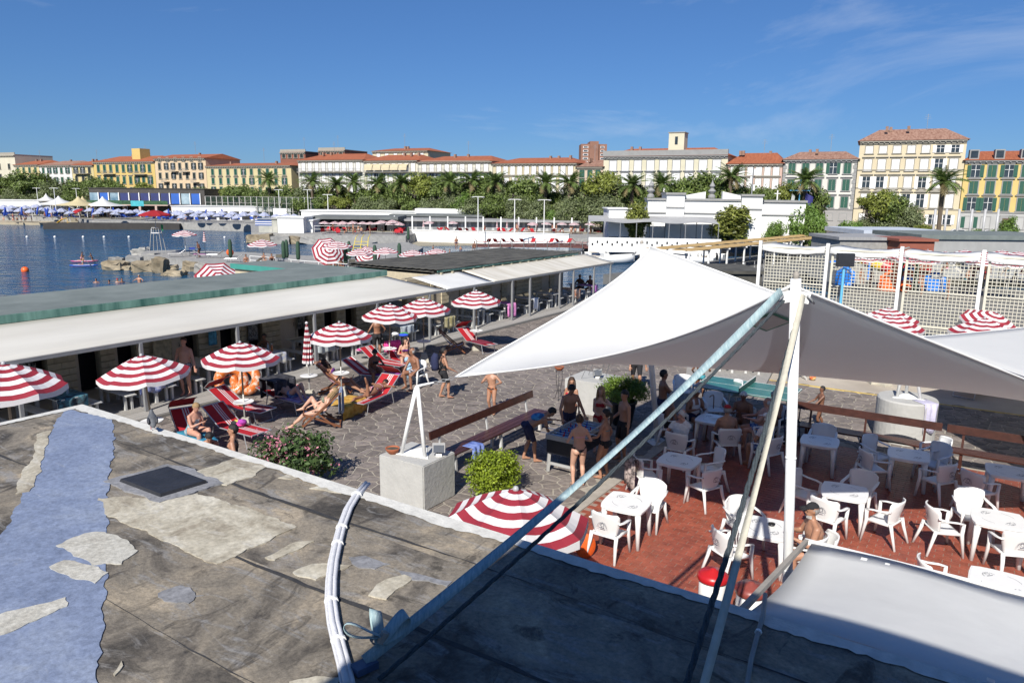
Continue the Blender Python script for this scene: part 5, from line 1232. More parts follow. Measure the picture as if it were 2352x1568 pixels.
def bush(label, loc, rad, n, size, mats_, cat='shrub', stems=7, seed=3, clumps=26, extra=None):
    t = thing('shrub', label, cat, loc); cl = [(leaf_cloud(n, (0,0,rad[2]*.95), rad, size, seed, clumps=clumps), 0)]
    if extra: cl += [(leaf_cloud(extra[0], (0,0,rad[2]*1.02), tuple(r*1.02 for r in rad), extra[1], seed+1, .85, clumps=extra[2]), 1)]
    obj('foliage', leaf_mesh('foliage', cl, mats_), t)
    rnd = random.Random(seed)
    for k in range(stems):
        a = rnd.uniform(0, 6.28); r = rnd.uniform(.3,.75); MB().tube([(0.02*math.cos(a),.02*math.sin(a),0), (rad[0]*r*.5*math.cos(a), rad[1]*r*.5*math.sin(a), rad[2]*.7), (rad[0]*r*math.cos(a), rad[1]*r*math.sin(a), rad[2]*1.5)], [.014,.01,.004], 5).build('stem', twig, t)
    return t
bush('bright lime green shrub between the concrete block and the striped umbrella', tuple(Q(11.95,-8.25,.05)), (.62,.58,.48), 9000, .03, [lime], seed=4, clumps=60)
ole = leaf_mat('oleander_leaf', (.05,.10,.025), (.09,.14,.045)); olf = leaf_mat('oleander_flower', (.62,.14,.24), (.7,.35,.42), .2)
bush('pink flowering oleander growing at the foot of the roofed building', tuple(Q(10.1,-12.2,.0)), (.9,.62,.6), 3600, .055, [ole, olf], 'oleander', 14, 8, 46, (900,.032,50))
p = Q(18.0,-8.05,0); pot = thing('planter', 'dark round planter holding a dense green shrub beside the floodlight block', 'planter', tuple(p))
MB().lathe([(.26,0), (.36,.62), (.39,.62), (.39,.68), (.34,.68), (.33,.6), (.02,.6)], 24).build('pot', mat('dark_pot', (.025,.028,.035), .5, .2, 4), pot, smooth=True)
bush('dense bright green shrub in the dark planter', (p.x, p.y, .6), (.66,.6,.36), 9000, .028, [leaf_mat('green_leaf', (.12,.20,.02), (.18,.27,.03))], seed=9, clumps=60)
for (u, v, z, lb, hz) in ((902,1041,.95,'small terracotta bowl with dry soil on the concrete block',0), (1283,853,.95,'terracotta bowl on a tall black iron stand',1)):
    if hz: p = G(1283,917,0); z0 = .92
    else: p = G(u, v, z); z0 = z
    t = thing('terracotta_bowl', lb, 'bowl', (p.x, p.y, z0)); MB().lathe([(.07,.0), (.12,.05), (.145,.10), (.15,.125), (.135,.125), (.125,.09), (.01,.085)], 24).build('bowl', mat('terracotta', (.33,.10,.045), .8, .15, 6, .2), t, smooth=True); MB().lathe([(.126,.1), (.01,.108)], 20).build('soil', mat('soil', (.09,.07,.05), .95, .3, 12, .5), t)
    if hz:
        st = thing('plant_stand', 'slender black iron plant stand with curved legs', 'plant stand', (p.x, p.y, 0))
        for k in range(3):
            a = k*2.09+.4; ca, sa = math.cos(a), math.sin(a); MB().tube([(ca*.20,sa*.20,.012), (ca*.13,sa*.13,.03), (ca*.05,sa*.05,.3), (ca*.11,sa*.11,.62), (ca*.10,sa*.10,.9)], .008, 6).build('leg', MATS['black_plastic'], st, smooth=True)
        for zz, rr in ((.28,.055), (.9,.105)): MB().tube([(rr*math.cos(q), rr*math.sin(q), zz) for q in np.linspace(0, 6.28, 17)], .006, 5).build('ring', MATS['black_plastic'], st)
# pigeon on the roof edge
p = G(352,988,RT+.02); pg = thing('pigeon', 'grey pigeon standing on the white roof edge', 'pigeon', (p.x, p.y, RT+.035), .5)
pgm = mat('pigeon_grey', (.09,.095,.105), .7, .3, 14)
b = MB(); b.tube([(0,-.17,.075), (0,-.1,.10), (0,-.02,.135), (0,.05,.165), (0,.075,.205), (0,.085,.235), (0,.09,.255)], [(.02,.008), (.045,.035), (.062,.055), (.055,.055), (.03,.034), (.024,.028), (.014,.016)], 12, side=(1,0,0)); b.build('body', pgm, pg, smooth=True)
MB().tube([(0,.105,.243), (0,.132,.236)], [.007,.002], 6).build('beak', blackp, pg)
for sx in (-1, 1):
    MB().ball((sx*.05,-.04,.135), (.02,.1,.045), 10, 8).build('wing', mat('pigeon_wing', (.05,.052,.06), .7, .3, 10), pg, smooth=True); MB().tube([(sx*.025,.0,.09), (sx*.025,.0,.004), (sx*.025,.03,.004)], .005, 5).build('leg', lred, pg)

# ================================================================ people on the yard and terrace
blkc, navyc, redc, pinkc, whc = cloth('black', (.014,.014,.017)), cloth('navy', (.015,.02,.06)), cloth('red', (.35,.015,.02)), cloth('pink', (.6,.28,.4)), cloth('white', (.62,.61,.62))
purpc, tealc, printc, zebrac, bluec = cloth('purple', (.10,.02,.16)), cloth('teal', (.05,.25,.3)), cloth('print', (.02,.02,.03), (.4,.4,.45), 22), cloth('zebra', (.03,.035,.03), (.3,.32,.22), 26), cloth('blueprint', (.03,.08,.28), (.2,.3,.5), 16)
flowerc = cloth('flowersuit', (.5,.5,.52), (.1,.3,.36), 10)
def yaw_of(rz): return math.degrees(rz)
def off(c, rz, x, y, z): return Vector((c.x+x*math.cos(rz)-y*math.sin(rz), c.y+x*math.sin(rz)+y*math.cos(rz), z))
# -- loungers
c, rz, d = LO['phone']
person('older woman in a flowered swimsuit looking at her phone on a lounger', tuple(off(c, rz, .05, .25, 0)), -118, 1.62, 'f', pel=(0,0,.50), lean=14, bulk=1.22, hands=((-.06,.36,.78), (.07,.38,.76)), feet=((-.12,.52,.18), (.14,.42,.09)), head=(0,22), skin='pink', hair='blond', hairstyle='short', wear=[('swimsuit', W_suit, flowerc)])
ph = off(c, rz, .05, .25, .80)+Vector((math.sin(R(118)), math.cos(R(118)), 0))*.44; tag(MB().box((0,0,0), (.075,.15,.009), rx=.6).build('phone', blackp, loc=(ph.x, ph.y, .83), rz=R(-118)), 'black smartphone held by the woman on the lounger', 'phone')
p = G(530,1008,.98); pa_ = Vector((p.x, p.y, 0)); LN.put((p.x+.1, p.y+.15, 0), R(-60), 'red and white striped lounger tucked below the white roof edge', LG)
person('curly dark-haired man with sunglasses and black tank top by the roof edge', (p.x, p.y, 0), 105, 1.78, pel=(0,0,.48), lean=-5, hands=((-.3,.1,.5), (.3,.25,.5)), feet=((-.1,.45,.08), (.12,.5,.08)), skin='tan', hair='black', hairstyle='thick', wear=[('tank_top', W_tank, blkc), ('shorts', W_shorts, blkc)])
p = G(476,1003,.86); person('dark-haired woman with sunglasses bending forward beside the curly-haired man', (p.x, p.y, 0), -150, 1.62, 'f', pel=(0,-.05,.46), lean=38, hands=((-.15,.45,.45), (.15,.5,.5)), feet=((-.1,.4,.08), (.1,.45,.08)), head=(0,20), skin='tan', hair='black', hairstyle='thick', wear=[('top', W_tank, blkc), ('shorts', W_brief, blkc)])
c, rz, d = LO['sunbather']
person('blond woman sunbathing in a deck chair with a green zebra bikini', tuple(off(c, rz, 0, .06, 0)), yaw_of(rz), 1.68, 'f', pel=(0,.02,.43), up=(0,-.62,.72), hands=((-.2,.05,.5), (.12,.28,.52)), feet=((-.16,.72,.09), (.05,.42,.52)), knee=((-.3,.5,1), (.9,.5,1)), head=(0,-12), skin='fair', hair='blond', hairstyle='long', wear=[('bikini_bottom', W_brief, zebrac), ('bikini_top', W_bra, zebrac)])
c, rz, d = LO['purple']
person('woman in a purple bikini with both hands behind her head', tuple(off(c, rz, 0, .06, 0)), yaw_of(rz), 1.68, 'f', pel=(0,.0,.43), up=(0,-.58,.75), hands=((-.12,-.62,.98), (.12,-.62,.98)), elbow=((-1,.3,.3), (1,.3,.3)), feet=((-.12,.70,.10), (.14,.74,.10)), knee=((-.1,.4,1), (.1,.4,1)), skin='tan', hair='brown', hairstyle='long', wear=[('bikini_bottom', W_brief, blkc), ('bikini_top', W_bra, purpc)])
c, rz, d = LO['tent']
person('person lying under the dark towel tent with bent knees', tuple(off(c, rz, 0, .35, 0)), yaw_of(rz), 1.66, 'f', pel=(0,-.02,.50), up=(0,-1,.08), feet=((-.1,.42,.43), (.12,.55,.43)), knee=((0,.2,1), (0,.2,1)), hands=((-.3,-.1,.45), (.3,-.1,.45)), skin='fair', wear=[('swim_shorts', W_trunks, bluec)])
c, rz, d = LO['prone']
person('woman lying face down on the golden towel with one foot raised', tuple(off(c, rz, 0, .10, 0)), yaw_of(rz)+180, 1.66, 'f', pel=(0,0,.51), up=(0,1,.13), hands=((-.3,.75,.46), (.25,.8,.46)), elbow=((-1,0,.1), (1,0,.1)), feet=((-.10,-.78,.46), (.10,-.42,.88)), knee=((0,0,-1), (0,0,-1)), foot_dir=((0,-1,-.2), (0,-.3,1)), skin='brown', hair='black', hairstyle='short', wear=[('bikini_bottom', W_thong, pinkc), ('bikini_top', W_bra, pinkc)])
c, rz, d = LO['black']
person('woman in a black bikini sitting up on a striped lounger', tuple(off(c, rz, 0, .15, 0)), -150, 1.66, 'f', pel=(0,0,.49), lean=16, bulk=1.1, hands=((-.35,.3,.5), (.12,.35,.55)), feet=((-.14,.40,.08), (.16,.38,.08)), head=(-20,25), skin='dark', hair='black', hairstyle='bun', wear=[('bikini_bottom', W_brief, blkc), ('bikini_top', W_bra, blkc)])
c, rz, d = LO['pink']
person('long-haired tattooed woman resting her chin on her hand', tuple(off(c, rz, 0, .25, 0)), -165, 1.68, 'f', pel=(0,0,.49), lean=18, hands=((-.05,.30,1.02), (.14,.36,.66)), feet=((-.12,.42,.08), (.12,.45,.08)), head=(10,5), skin='fair', hair='black', hairstyle='long', wear=[('bikini_bottom', W_brief, purpc), ('bikini_top', W_bra, purpc)])
p = G(957,868,.3); CH.put((p.x, p.y, 0), R(140), 'white plastic armchair under the man with patterned trunks', 'loose chairs on the yard')
drape('light blue towel hanging over the back of the seated man\'s chair', (p.x-.30*math.sin(R(-140+180)), p.y+.26, .88), R(140), .6, .06, .1, tw('ltblue', (.30,.46,.60)), drop2=.75)
person('lean grey-haired man in patterned trunks sitting with hands on his knees', (p.x, p.y, 0), 140, 1.76, pel=(0,0,.535), lean=16, hands=((-.26,.38,.56), (.20,.42,.50)), feet=((-.22,.44,.08), (.14,.34,.08)), head=(-25,0), skin='brown', hair='grey', hairstyle='receding', wear=[('trunks', W_shorts, printc)])
# -- boy with backpack, child
p = G(1018,914,0)
person('boy in black sportswear walking with a navy backpack', tuple(p), -72, 1.62, lean=3, hands=((-.26,.16,.86), (.22,.30,.90)), feet=((-.10,-.08,.085), (.10,.14,.085)), skin='tan', hair='black', hairstyle='short', wear=[('vest', W_tank, blkc), ('shorts', W_long, blkc)])
fv = Vector((math.sin(R(72)), math.cos(R(72)), 0)); bp = thing('backpack', 'navy blue backpack with white logo on the walking boy', 'backpack', tuple(p-fv*.23+Vector((0,0,.92))), R(-72))
m_ = MB(); m_.tube([(0,0,0), (0,-.02,.12), (0,-.02,.36), (0,.01,.5)], [(.17,.12),(.18,.13),(.165,.12),(.10,.07)], 16, side=(1,0,0)); m_.build('bag', navyc, bp, smooth=True); MB().box((0,-.125,.16), (.2,.05,.16)).build('pocket', navyc, bp)
MB().box((-.03,-.152,.12), (.06,.004,.03), ry=.5).build('logo', white_paint, bp); MB().box((.03,-.152,.12), (.06,.004,.03), ry=-.5).build('logo', white_paint, bp)
for sx in (-1, 1): MB().tube([(sx*.11,.08,.46), (sx*.13,.22,.44), (sx*.13,.27,.25), (sx*.13,.1,.06)], .016, 6).build('strap', blkc, bp)
p = G(1130,950,0); person('child in dark swim briefs holding a snack below the sail tip', tuple(p), 160, 1.42, hands=((-.22,.22,.95), (.16,.2,1.0)), feet=((-.10,.02,.075), (.07,-.06,.075)), side=4, skin='tan', hair='brown', wear=[('swim_briefs', W_brief, cloth('orangebl', (.03,.03,.03), (.4,.12,.04), 14))])
p = G(1460,898,0); person('bare-chested man in black sports shorts walking across the yard', tuple(p), 168, 1.76, hands=((-.30,.10,.82), (.20,.22,.80)), feet=((-.12,.16,.085), (.10,-.30,.14)), skin='tan', hair='brown', wear=[('shorts', W_long, blkc)])
# -- under the porch
p = Q(12.75,-20.05,.11); person('bare-chested man standing under the porch in printed trunks', tuple(p), 175, 1.8, hands=((-.32,.05,.85), (.32,.08,.85)), skin='pink', hair='brown', bulk=1.12, wear=[('trunks', W_trunks, printc)])
p = Q(16.52,-21.0,.11); person('boy sitting at a flowered porch table with a cup', tuple(p), math.degrees(RZ)+180-0, 1.5, pel=(0,0,.54), lean=12, hands=((-.1,.3,.95), (.12,.3,.85)), feet=((-.1,.35,.08), (.1,.38,.08)), skin='brown', hair='black', wear=[('shorts', W_shorts, bluec)])
p = G(868,822,.11); person('woman in a dark sarong seen from behind at the porch edge', tuple(p), 25, 1.68, 'f', hands=((-.36,.12,.9), (.3,.2,.95)), skin='brown', hair='black', hairstyle='bun', wear=[('sarong', W_long, blkc), ('bikini_top', W_bra, blkc)], vox=.018)
for (s_, t_, lb) in ((40.0,-21.0,'bare-backed man sitting at the far end of the porch tables'), (40.0,-20.3,'sunburnt man at the last porch table beside the water')):
    p = Q(s_, t_, .11); person(lb, tuple(p), math.degrees(RZ)+180, 1.72, pel=(0,0,.54), lean=18, hands=((-.2,.35,.8), (.2,.35,.8)), feet=((-.12,.4,.08), (.12,.4,.08)), skin='dark', hair='grey', hairstyle='short', bulk=1.15, wear=[('trunks', W_trunks, navyc)], vox=.022)
# -- table football players
p = G(1216,1058,0); person('boy bending over the table football with a blue string bag on his back', tuple(p), -78, 1.66, pel=(0,-.06,.86), lean=62, hands=((-.28,.62,.90), (.14,.55,.62)), feet=((-.12,-.12,.08), (.12,.10,.08)), head=(0,25), skin='tan', hair='black', hairstyle='thick', wear=[('shorts', W_long, navyc)])
fv = Vector((math.sin(R(78)), math.cos(R(78)), 0)); q = p+fv*.2+Vector((0,0,1.03)); sb = thing('string_bag', 'blue camouflage string bag on the bending boy', 'bag', tuple(q), R(-78)); MB().ball((0,0,.04), (.15,.18,.10), 14, 10).build('bag', cloth('camo', (.02,.10,.3), (.05,.25,.5), 9), sb, smooth=True); MB().tube([(-.1,.15,.05), (-.12,.3,-.02), (-.14,.38,-.12)], .006, 5).build('cord', navyc, sb)
PQ = lambda s_, t_: tuple(Q(s_, t_, 0))
person('bare-chested teenage boy gripping a football rod', PQ(15.35,-8.30), -160, 1.76, lean=10, hands=((-.30,.32,.90), (.32,.34,.92)), head=(-10,28), skin='tan', hair='black', hairstyle='thick', wear=[('shorts', W_shorts, navyc)])
person('girl with long hair standing behind the teenage boy', PQ(16.25,-8.72), 150, 1.62, 'f', head=(30,5), skin='tan', hair='brown', hairstyle='long', wear=[('bikini_bottom', W_brief, redc), ('bikini_top', W_bra, redc)])
person('girl in a red bikini eating an ice lolly at the table football', PQ(15.72,-7.62), 165, 1.66, 'f', hands=((-.06,.24,1.30), (.05,.26,1.02)), head=(0,8), skin='fair', hair='blond', hairstyle='long', wear=[('bikini_bottom', W_brief, redc), ('bikini_top', W_bra, redc)])
person('girl with a black ponytail at the right side of the table football', PQ(14.15,-6.72), 62, 1.62, 'f', hands=((-.18,.30,.92), (.25,.05,.8)), feet=((-.09,.04,.075), (.09,-.06,.075)), skin='tan', hair='black', hairstyle='pony', wear=[('bikini_bottom', W_brief, blkc), ('bikini_top', W_bra, tealc)])
person('bare-chested boy in long black shorts watching the table football', PQ(15.45,-6.86), 112, 1.74, hands=((-.28,.06,.8), (.2,.2,1.0)), head=(10,8), skin='tan', hair='black', hairstyle='thick', wear=[('shorts', W_long, blkc)])
person('girl in a pink bikini top and black bottoms seen from behind', PQ(13.42,-6.98), 12, 1.62, 'f', hands=((-.2,.22,.96), (.2,.22,.96)), feet=((-.11,0,.075), (.11,.0,.075)), head=(8,10), skin='fair', hair='brown', hairstyle='bun', wear=[('bikini_bottom', W_thong, blkc), ('bikini_top', W_bra, pinkc)])
# -- card players (seated on their chairs)
def sit(key, label, h=1.72, **kw):
    o = CARD[key]; kw.setdefault('pel', (0,.02,.535)); kw.setdefault('feet', ((-.16,.42,.08), (.16,.40,.08))); kw.setdefault('hands', ((-.12,.36,.80), (.14,.36,.80))); kw.setdefault('lean', 8)
    return person(label, tuple(o.location), math.degrees(o.rotation_euler.z), h, **kw)
sit('tank', 'white-haired man in a white tank top holding cards', head=(0,22), bulk=1.2, skin='brown', hair='white', hairstyle='short', wear=[('tank_top', W_tank, whc), ('shorts', W_shorts, navyc)])
sit('bald', 'balding man in a white T-shirt with his hand to his face', hands=((-.2,.2,.72), (.10,.20,1.0)), bulk=1.2, skin='pink', hair='white', hairstyle='receding', wear=[('shirt', W_shirt, whc), ('shorts', W_shorts, navyc)])
sit('cap', 'bare-backed man in a red cap at the card table', bulk=1.15, skin='tan', hair='grey', hairstyle='short', wear=[('shorts', W_shorts, blkc), ('cap', lambda c: (c['n'] == 'head') & (c['hu'] > .045-.1*c['hf']), redc)])
sit('dark', 'white-haired deeply tanned man at the card table', head=(0,18), bulk=1.2, skin='dark', hair='white', hairstyle='short', wear=[('trunks', W_trunks, blkc)])
sit('side', 'dark-haired bare-chested man at the near side of the cards', head=(0,12), bulk=1.1, skin='brown', hair='grey', hairstyle='short', wear=[('trunks', W_trunks, blkc)])
sit('fat', 'bald bare-chested man leaning back in blue shorts', lean=-10, bulk=1.3, skin='pink', hair='white', hairstyle='receding', wear=[('shorts', W_shorts, bluec)])
sit('whitecap', 'man in a white cap and white shirt with blue shorts', bulk=1.15, skin='tan', hair='white', hairstyle='short', wear=[('shirt', W_shirt, whc), ('shorts', W_shorts, bluec), ('cap', lambda c: (c['n'] == 'head') & (c['hu'] > .045-.1*c['hf']), whc)])
person('tall man with sunglasses and folded arms watching the card game', (3.95,18.55,0), -85, 1.8, hands=((.08,.24,1.12), (-.06,.26,1.16)), elbow=((-1,.2,-.6), (1,.2,-.6)), skin='brown', hair='black', hairstyle='short', wear=[('shorts', W_shorts, navyc)])
p = G(1782,985,.3); wk = thing('walker', 'dark blue wheeled walker frame behind the mast', 'walker', (p.x+.25, p.y-.15, .021 if Vector(p).dot(A_) < TER_S1 else 0), .4)
for sx in (-.24, .24):
    MB().tube([(sx,-.2,.1), (sx,-.1,.55), (sx,-.12,.9), (sx,-.26,.9)], .016, 8).build('side_frame', navyc, wk); MB().tube([(sx,.25,.1), (sx,-.1,.6)], .016, 8).build('front_tube', navyc, wk)
    for y in (-.2, .25): MB().tube([(sx-.015,y,.09), (sx+.015,y,.09)], .09, 16).build('wheel', blackp, wk)
MB().box((0,-.05,.55), (.46,.25,.03)).build('seat', blackp, wk)
CH.put((p.x, p.y, .021 if Vector(p).dot(A_) < TER_S1 else 0), R(120), CL+'under the man with the wheeled walker', 'white plastic armchairs around the card game')
person('bare-chested old man sitting behind the strap with a phone', (p.x, p.y, 0.0), 120, 1.72, pel=(0,.02,.55), lean=10, feet=((-.16,.42,.08), (.16,.40,.08)), hands=((-.1,.34,.9), (.16,.34,.8)), head=(0,15), bulk=1.1, skin='brown', hair='grey', hairstyle='short', wear=[('trunks', W_trunks, navyc)])
p = G(1880,986,0); person('small boy in printed swim briefs holding a table tennis bat', tuple(p), 88, 1.24, hands=((-.16,.28,.68), (.16,.26,.72)), feet=((-.08,.04,.06), (.08,-.16,.07)), skin='dark', hair='black', hairstyle='short', wear=[('swim_briefs', W_trunks, bluec)])
q = p+Vector((-.46,-.1,.70)); rk = thing('table_tennis_bat', 'red table tennis bat in the small boy\'s hand', 'bat', tuple(q)); MB().lathe([(.075,-.006), (.078,0), (.075,.006)], 20).build('blade', MATS['red_plastic'], rk); MB().box((.11,.02,0), (.1,.025,.02)).build('handle', dwood, rk)
p = G(1606,915,0); person('boy in turquoise briefs at the left end of the ping-pong table', tuple(p), -20, 1.4, hands=((-.25,.2,.8), (.25,.25,.85)), skin='dark', hair='black', wear=[('swim_briefs', W_trunks, tealc)])
p = Q(19.40,2.62,0); person('woman with a dark bun in black top feeding a baby on the bench', tuple(p), math.degrees(RZ)+195, 1.66, 'f', pel=(0,.02,.56), lean=20, hands=((-.10,.28,.86), (.12,.30,.80)), feet=((-.06,.42,.08), (.14,.5,.09)), head=(15,28), skin='brown', hair='black', hairstyle='bun', wear=[('top', W_tank, blkc), ('bikini_bottom', W_brief, blkc)])
a_ = R(math.degrees(RZ)+195); person('baby in its mother\'s arms on the bench', (p.x-.26*math.sin(a_), p.y+.26*math.cos(a_), 0), math.degrees(a_)+90, .62, pel=(0,0,.74), up=(.2,.7,.6), hands=((-.1,.1,.85), (.1,.15,.85)), feet=((-.05,-.2,.68), (.05,-.22,.70)), knee=((0,.2,1), (0,.2,1)), skin='tan', hair='brown', wear=[('nappy', W_trunks, whc)], vox=.012)
p = G(1888,1172,1.27); CH.put((p.x, p.y, .021), R(80), CL+'under the man in the black cap', 'white plastic armchairs around the terrace tables')
person('bearded man in a black baseball cap sitting near the bar awning', (p.x, p.y, .01), 86, 1.8, pel=(0,.02,.56), lean=12, hands=((-.10,.42,.80), (.18,.40,.84)), feet=((-.16,.42,.08), (.16,.40,.08)), bulk=1.2, skin='tan', hair='grey', hairstyle='short', beard='white', wear=[('shorts', W_shorts, navyc), ('cap', lambda c: (c['n'] == 'head') & (c['hu'] > .04-.12*c['hf']), blkc)])
fv = Vector((-math.sin(R(86)), math.cos(R(86)), 0)); 
finish_people()
# cap visors
def visor(loc, yaw, m_, lb):
    o = MB().sheet([[(x, .10+f*(.10-.9*x*x), .012-.02*f-.8*x*x*.3) for x in np.linspace(-.075, .075, 7)] for f in (0, .5, 1)], thick=.006).build('cap_visor', m_, smooth=True); return o
for P in PEOPLE:
    if any(nm == 'cap' for nm, _, _ in P['wear']):
        m_ = [m for nm, _, m in P['wear'] if nm == 'cap'][0]; v = visor(0, 0, m_, ''); v.parent = P['o']; hm = Matrix((P['hr'], P['hf'], P['hu'])).transposed().to_4x4(); v.matrix_parent_inverse = Matrix(); v.matrix_local = Matrix.Translation(P['headc']+P['hu']*.05*P['k']-P['hf']*.01) @ hm
# orange disc by the near umbrella
p = G(1345,1262,.15); tag(MB().lathe([(.01,-.01), (.2,-.012), (.21,0), (.2,.012), (.01,.01)], 28).build('float_disc', mat('orange_plastic', (.75,.12,.02), .4, .08, 4), smooth=True, loc=(p.x, p.y, .22)), 'bright orange disc standing beside the near striped umbrella', 'disc').rotation_euler = (1.35, 0, .5)
c_ = CH; p = TBL[1]; a = R(190); drape('leopard and white towels hanging over a chair by the kerb', (p.x+math.cos(a)*1.02, p.y+math.sin(a)*1.02, .88), a+math.pi/2, .5, .05, .12, tw('leop', (.6,.5,.46), (.06,.05,.05), 11), drop2=.7)

# ================================================================ far seafront: buildings
def facade_Y(u): return 374.5/(2.15+(u-1176)/1690)
def facade_pt(u): return AY(u, 445, facade_Y(u))*Vector((1,1,0))
roof_t = mat('terracotta_roof', (.30,.085,.035), .85, .25, .6, .5, col2=(.36,.115,.05), stretch=(6,1,1), detail=6); roof_old = mat('old_tile_roof', (.27,.12,.075), .9, .35, .9, .5, col2=(.36,.22,.16), stretch=(3,1,1), detail=7)
stone_t = mat('stone_trim', (.29,.27,.225), .8, .1, 1, .1); grey_t = mat('grey_trim', (.25,.25,.245), .8, .1, 1); glass_f = mat('window_glass', (.03,.04,.05), .1, .3, .5)
sh_green = mat('green_shutter', (.012,.075,.05), .6, .12, 2); sh_white = mat('white_shutter', (.72,.72,.72), .6, .06, 2); sh_dark = mat('dark_shutter', (.02,.028,.026), .6, .12, 2)
br_ch = mat('chimney_brick', (.24,.15,.11), .9, .2, 2)
WMESH = {}
def win_meshes(w_, h_, trim, shut, style):
    key = (round(w_,2), round(h_,2), trim.name, shut.name, style)
    if key in WMESH: return WMESH[key]
    f = MB(); t_ = .16
    f.box((-w_/2-t_/2, -.05, 0), (t_,.1,h_)); f.box((w_/2+t_/2, -.05, 0), (t_,.1,h_)); f.box((0,-.05,h_/2+t_/2), (w_+2*t_,.1,t_)); f.box((0,-.09,-h_/2-.07), (w_+2*t_+.2,.2,.14))
    if 'l' in style: f.box((0,-.13,h_/2+.42), (w_+.9,.28,.14))
    if 'p' in style: f.prism([(-w_/2-.5,0), (w_/2+.5,0), (0,.55)], 0, .25).xf(Matrix.Identity(4)); n0 = len(f.v)-6; f.v[n0:] = [(x, -z-.02, y+h_/2+.38) for x, y, z in f.v[n0:]]
    s_ = MB(); lw = w_*.5-.03
    s_.box((0,-.03,0), (lw,.05,h_)); s_.box((0,-.066,0), (lw-.16,.03,h_-.2))
    pn = MB().box((0,.02,0), (w_,.04,h_)); pf = MB(); pf.box((0,-.015,0), (.07,.05,h_)); pf.box((0,-.015,h_*.12), (w_,.05,.06))
    WMESH[key] = (f.mesh('window', trim), s_.mesh('shutter', shut), pn.mesh('pane', glass_f), pf.mesh('window_bars', white_paint)); return WMESH[key]
def building(label, u0, u1, eave, ridge, col, rows, trim=stone_t, roof=roof_t, name='apartment_building', Yoff=0, base_col=None, base_y=None, depth=13, openp=.2, flat=False, strings=(), quoins=None, seed=0, extra=None, over=.45):
    rnd = random.Random(seed+int(u0)); p0, p1 = facade_pt(u0), facade_pt(u1)
    if Yoff:
        p0, p1 = p0*(1+Yoff/p0.y), p1*(1+Yoff/p1.y)
    d = p1-p0; W = d.length-.12; rz = math.atan2(d.y, d.x); um_ = (u0+u1)/2; pm = (p0+p1)/2; zat = lambda y: AY(um_, y, pm.y).z
    ze, z0 = zat(eave), -.4; t = thing(name, label, 'building', (p0.x, p0.y, z0), rz); ze -= z0
    wm = mat('plaster_%d_%d_%d' % tuple(int(c*100) for c in col), tuple(c*.82 for c in col), .9, .07, .35, .15, detail=7)
    wl = MB(); wl.box((W/2, depth/2, ze/2), (W, depth, ze)); wl.build('wall', wm, t)
    if base_y:
        zb = zat(base_y)-z0; MB().box((W/2, -.04, zb/2), (W-.02,.1,zb)).build('base_course', mat('plaster_base_%d' % int(base_col[0]*100), base_col, .9, .08, .5), t); MB().box((W/2,-.12,zb), (W,.2,.18)).build('string_course', trim, t)
    for sy in strings: MB().box((W/2,-.05,zat(sy)-z0), (W,.16,.14)).build('string_course', trim, t)
    MB().box((W/2, -.22, ze-.25), (W+.05,.5,.22)).build('cornice', trim, t); MB().box((W/2,-.1,ze-.55), (W,.2,.3)).build('cornice', trim, t)
    if W > 6:
        md = MB()
        for k in range(int(W/.9)): md.box((.5+k*.9, -.28, ze-.43), (.22,.32,.14))
        md.build('modillions', trim, t, kind='stuff')
    if quoins:
        for x in (.25, W-.25):
            for k in range(int(ze/.7)): MB().box((x+(.1 if k % 2 else 0)*(1 if x < 1 else -1), -.03, .35+k*.7), (.7 if k % 2 else .5,.09,.62)).build('quoin', quoins, t)
    if not flat:
        dr = depth*.5; pr = AY(um_, ridge, pm.y+dr*.8).z-z0; pr = max(pr, ze+.6); hip = min(W*.18, 4) if seed != 9 else .05
        m_ = MB(); m_.add([(-over,-over-.15,ze-.1), (W+over,-over-.15,ze-.1), (W+over,depth+over,ze-.1), (-over,depth+over,ze-.1), (hip,dr,pr), (W-hip,dr,pr)], [(0,1,5,4), (1,2,5), (2,3,4,5), (3,0,4), (3,2,1,0)]); rf = m_.build('roof', roof, t)
        for k in range(rnd.randint(1, 3)):
            x = rnd.uniform(.15,.85)*W; MB().box((x, dr*rnd.uniform(.5,.95), pr-.1), (.5,.6,.9)).build('chimney', br_ch, rf)
    else:
        rf = MB().box((W/2,depth/2,ze+.1), (W+.1,depth+.1,.2)).build('roof', conc, t); MB().box((W/2,.1,ze+.45), (W,.2,.7)).build('parapet', trim, t)
    if rnd.random() < .8:
        x = rnd.uniform(.3,.7)*W; a = MB().tube([(x,depth*.45,ze+1), (x,depth*.45,ze+5.0)], .04, 5).build('antenna', grey_metal, t); 
        for q in range(3): MB().bar((x-.6+.1*q,depth*.45,ze+4.2+.3*q), (x+.6-.1*q,depth*.45,ze+4.2+.3*q), .03, .03).build('aerial', grey_metal, a)
    for (yc, n, w_, hh, shut, style) in rows:
        zc = zat(yc)-z0
        if zc < .8: continue
        xs = [W*(i+.5)/n*.94+W*.03 for i in range(n)]
        for i, x in enumerate(xs):
            op = rnd.random() < openp; mw = win_meshes(w_, hh, trim, shut, style+('o' if op else ''))
            o_ = obj('window', mw[0], t, (x,0,zc)); sx_ = w_*.76 if op else w_*.25; obj('shutter', mw[1], o_, (-sx_,-.05 if op else 0,0)); obj('shutter', mw[1], o_, (sx_,-.05 if op else 0,0))
            if op: obj('pane', mw[2], o_, (0,-.02,0)); obj('window_bars', mw[3], o_, (0,-.03,0))
    if extra: extra(t, W, ze, zat, z0, depth)
    return t
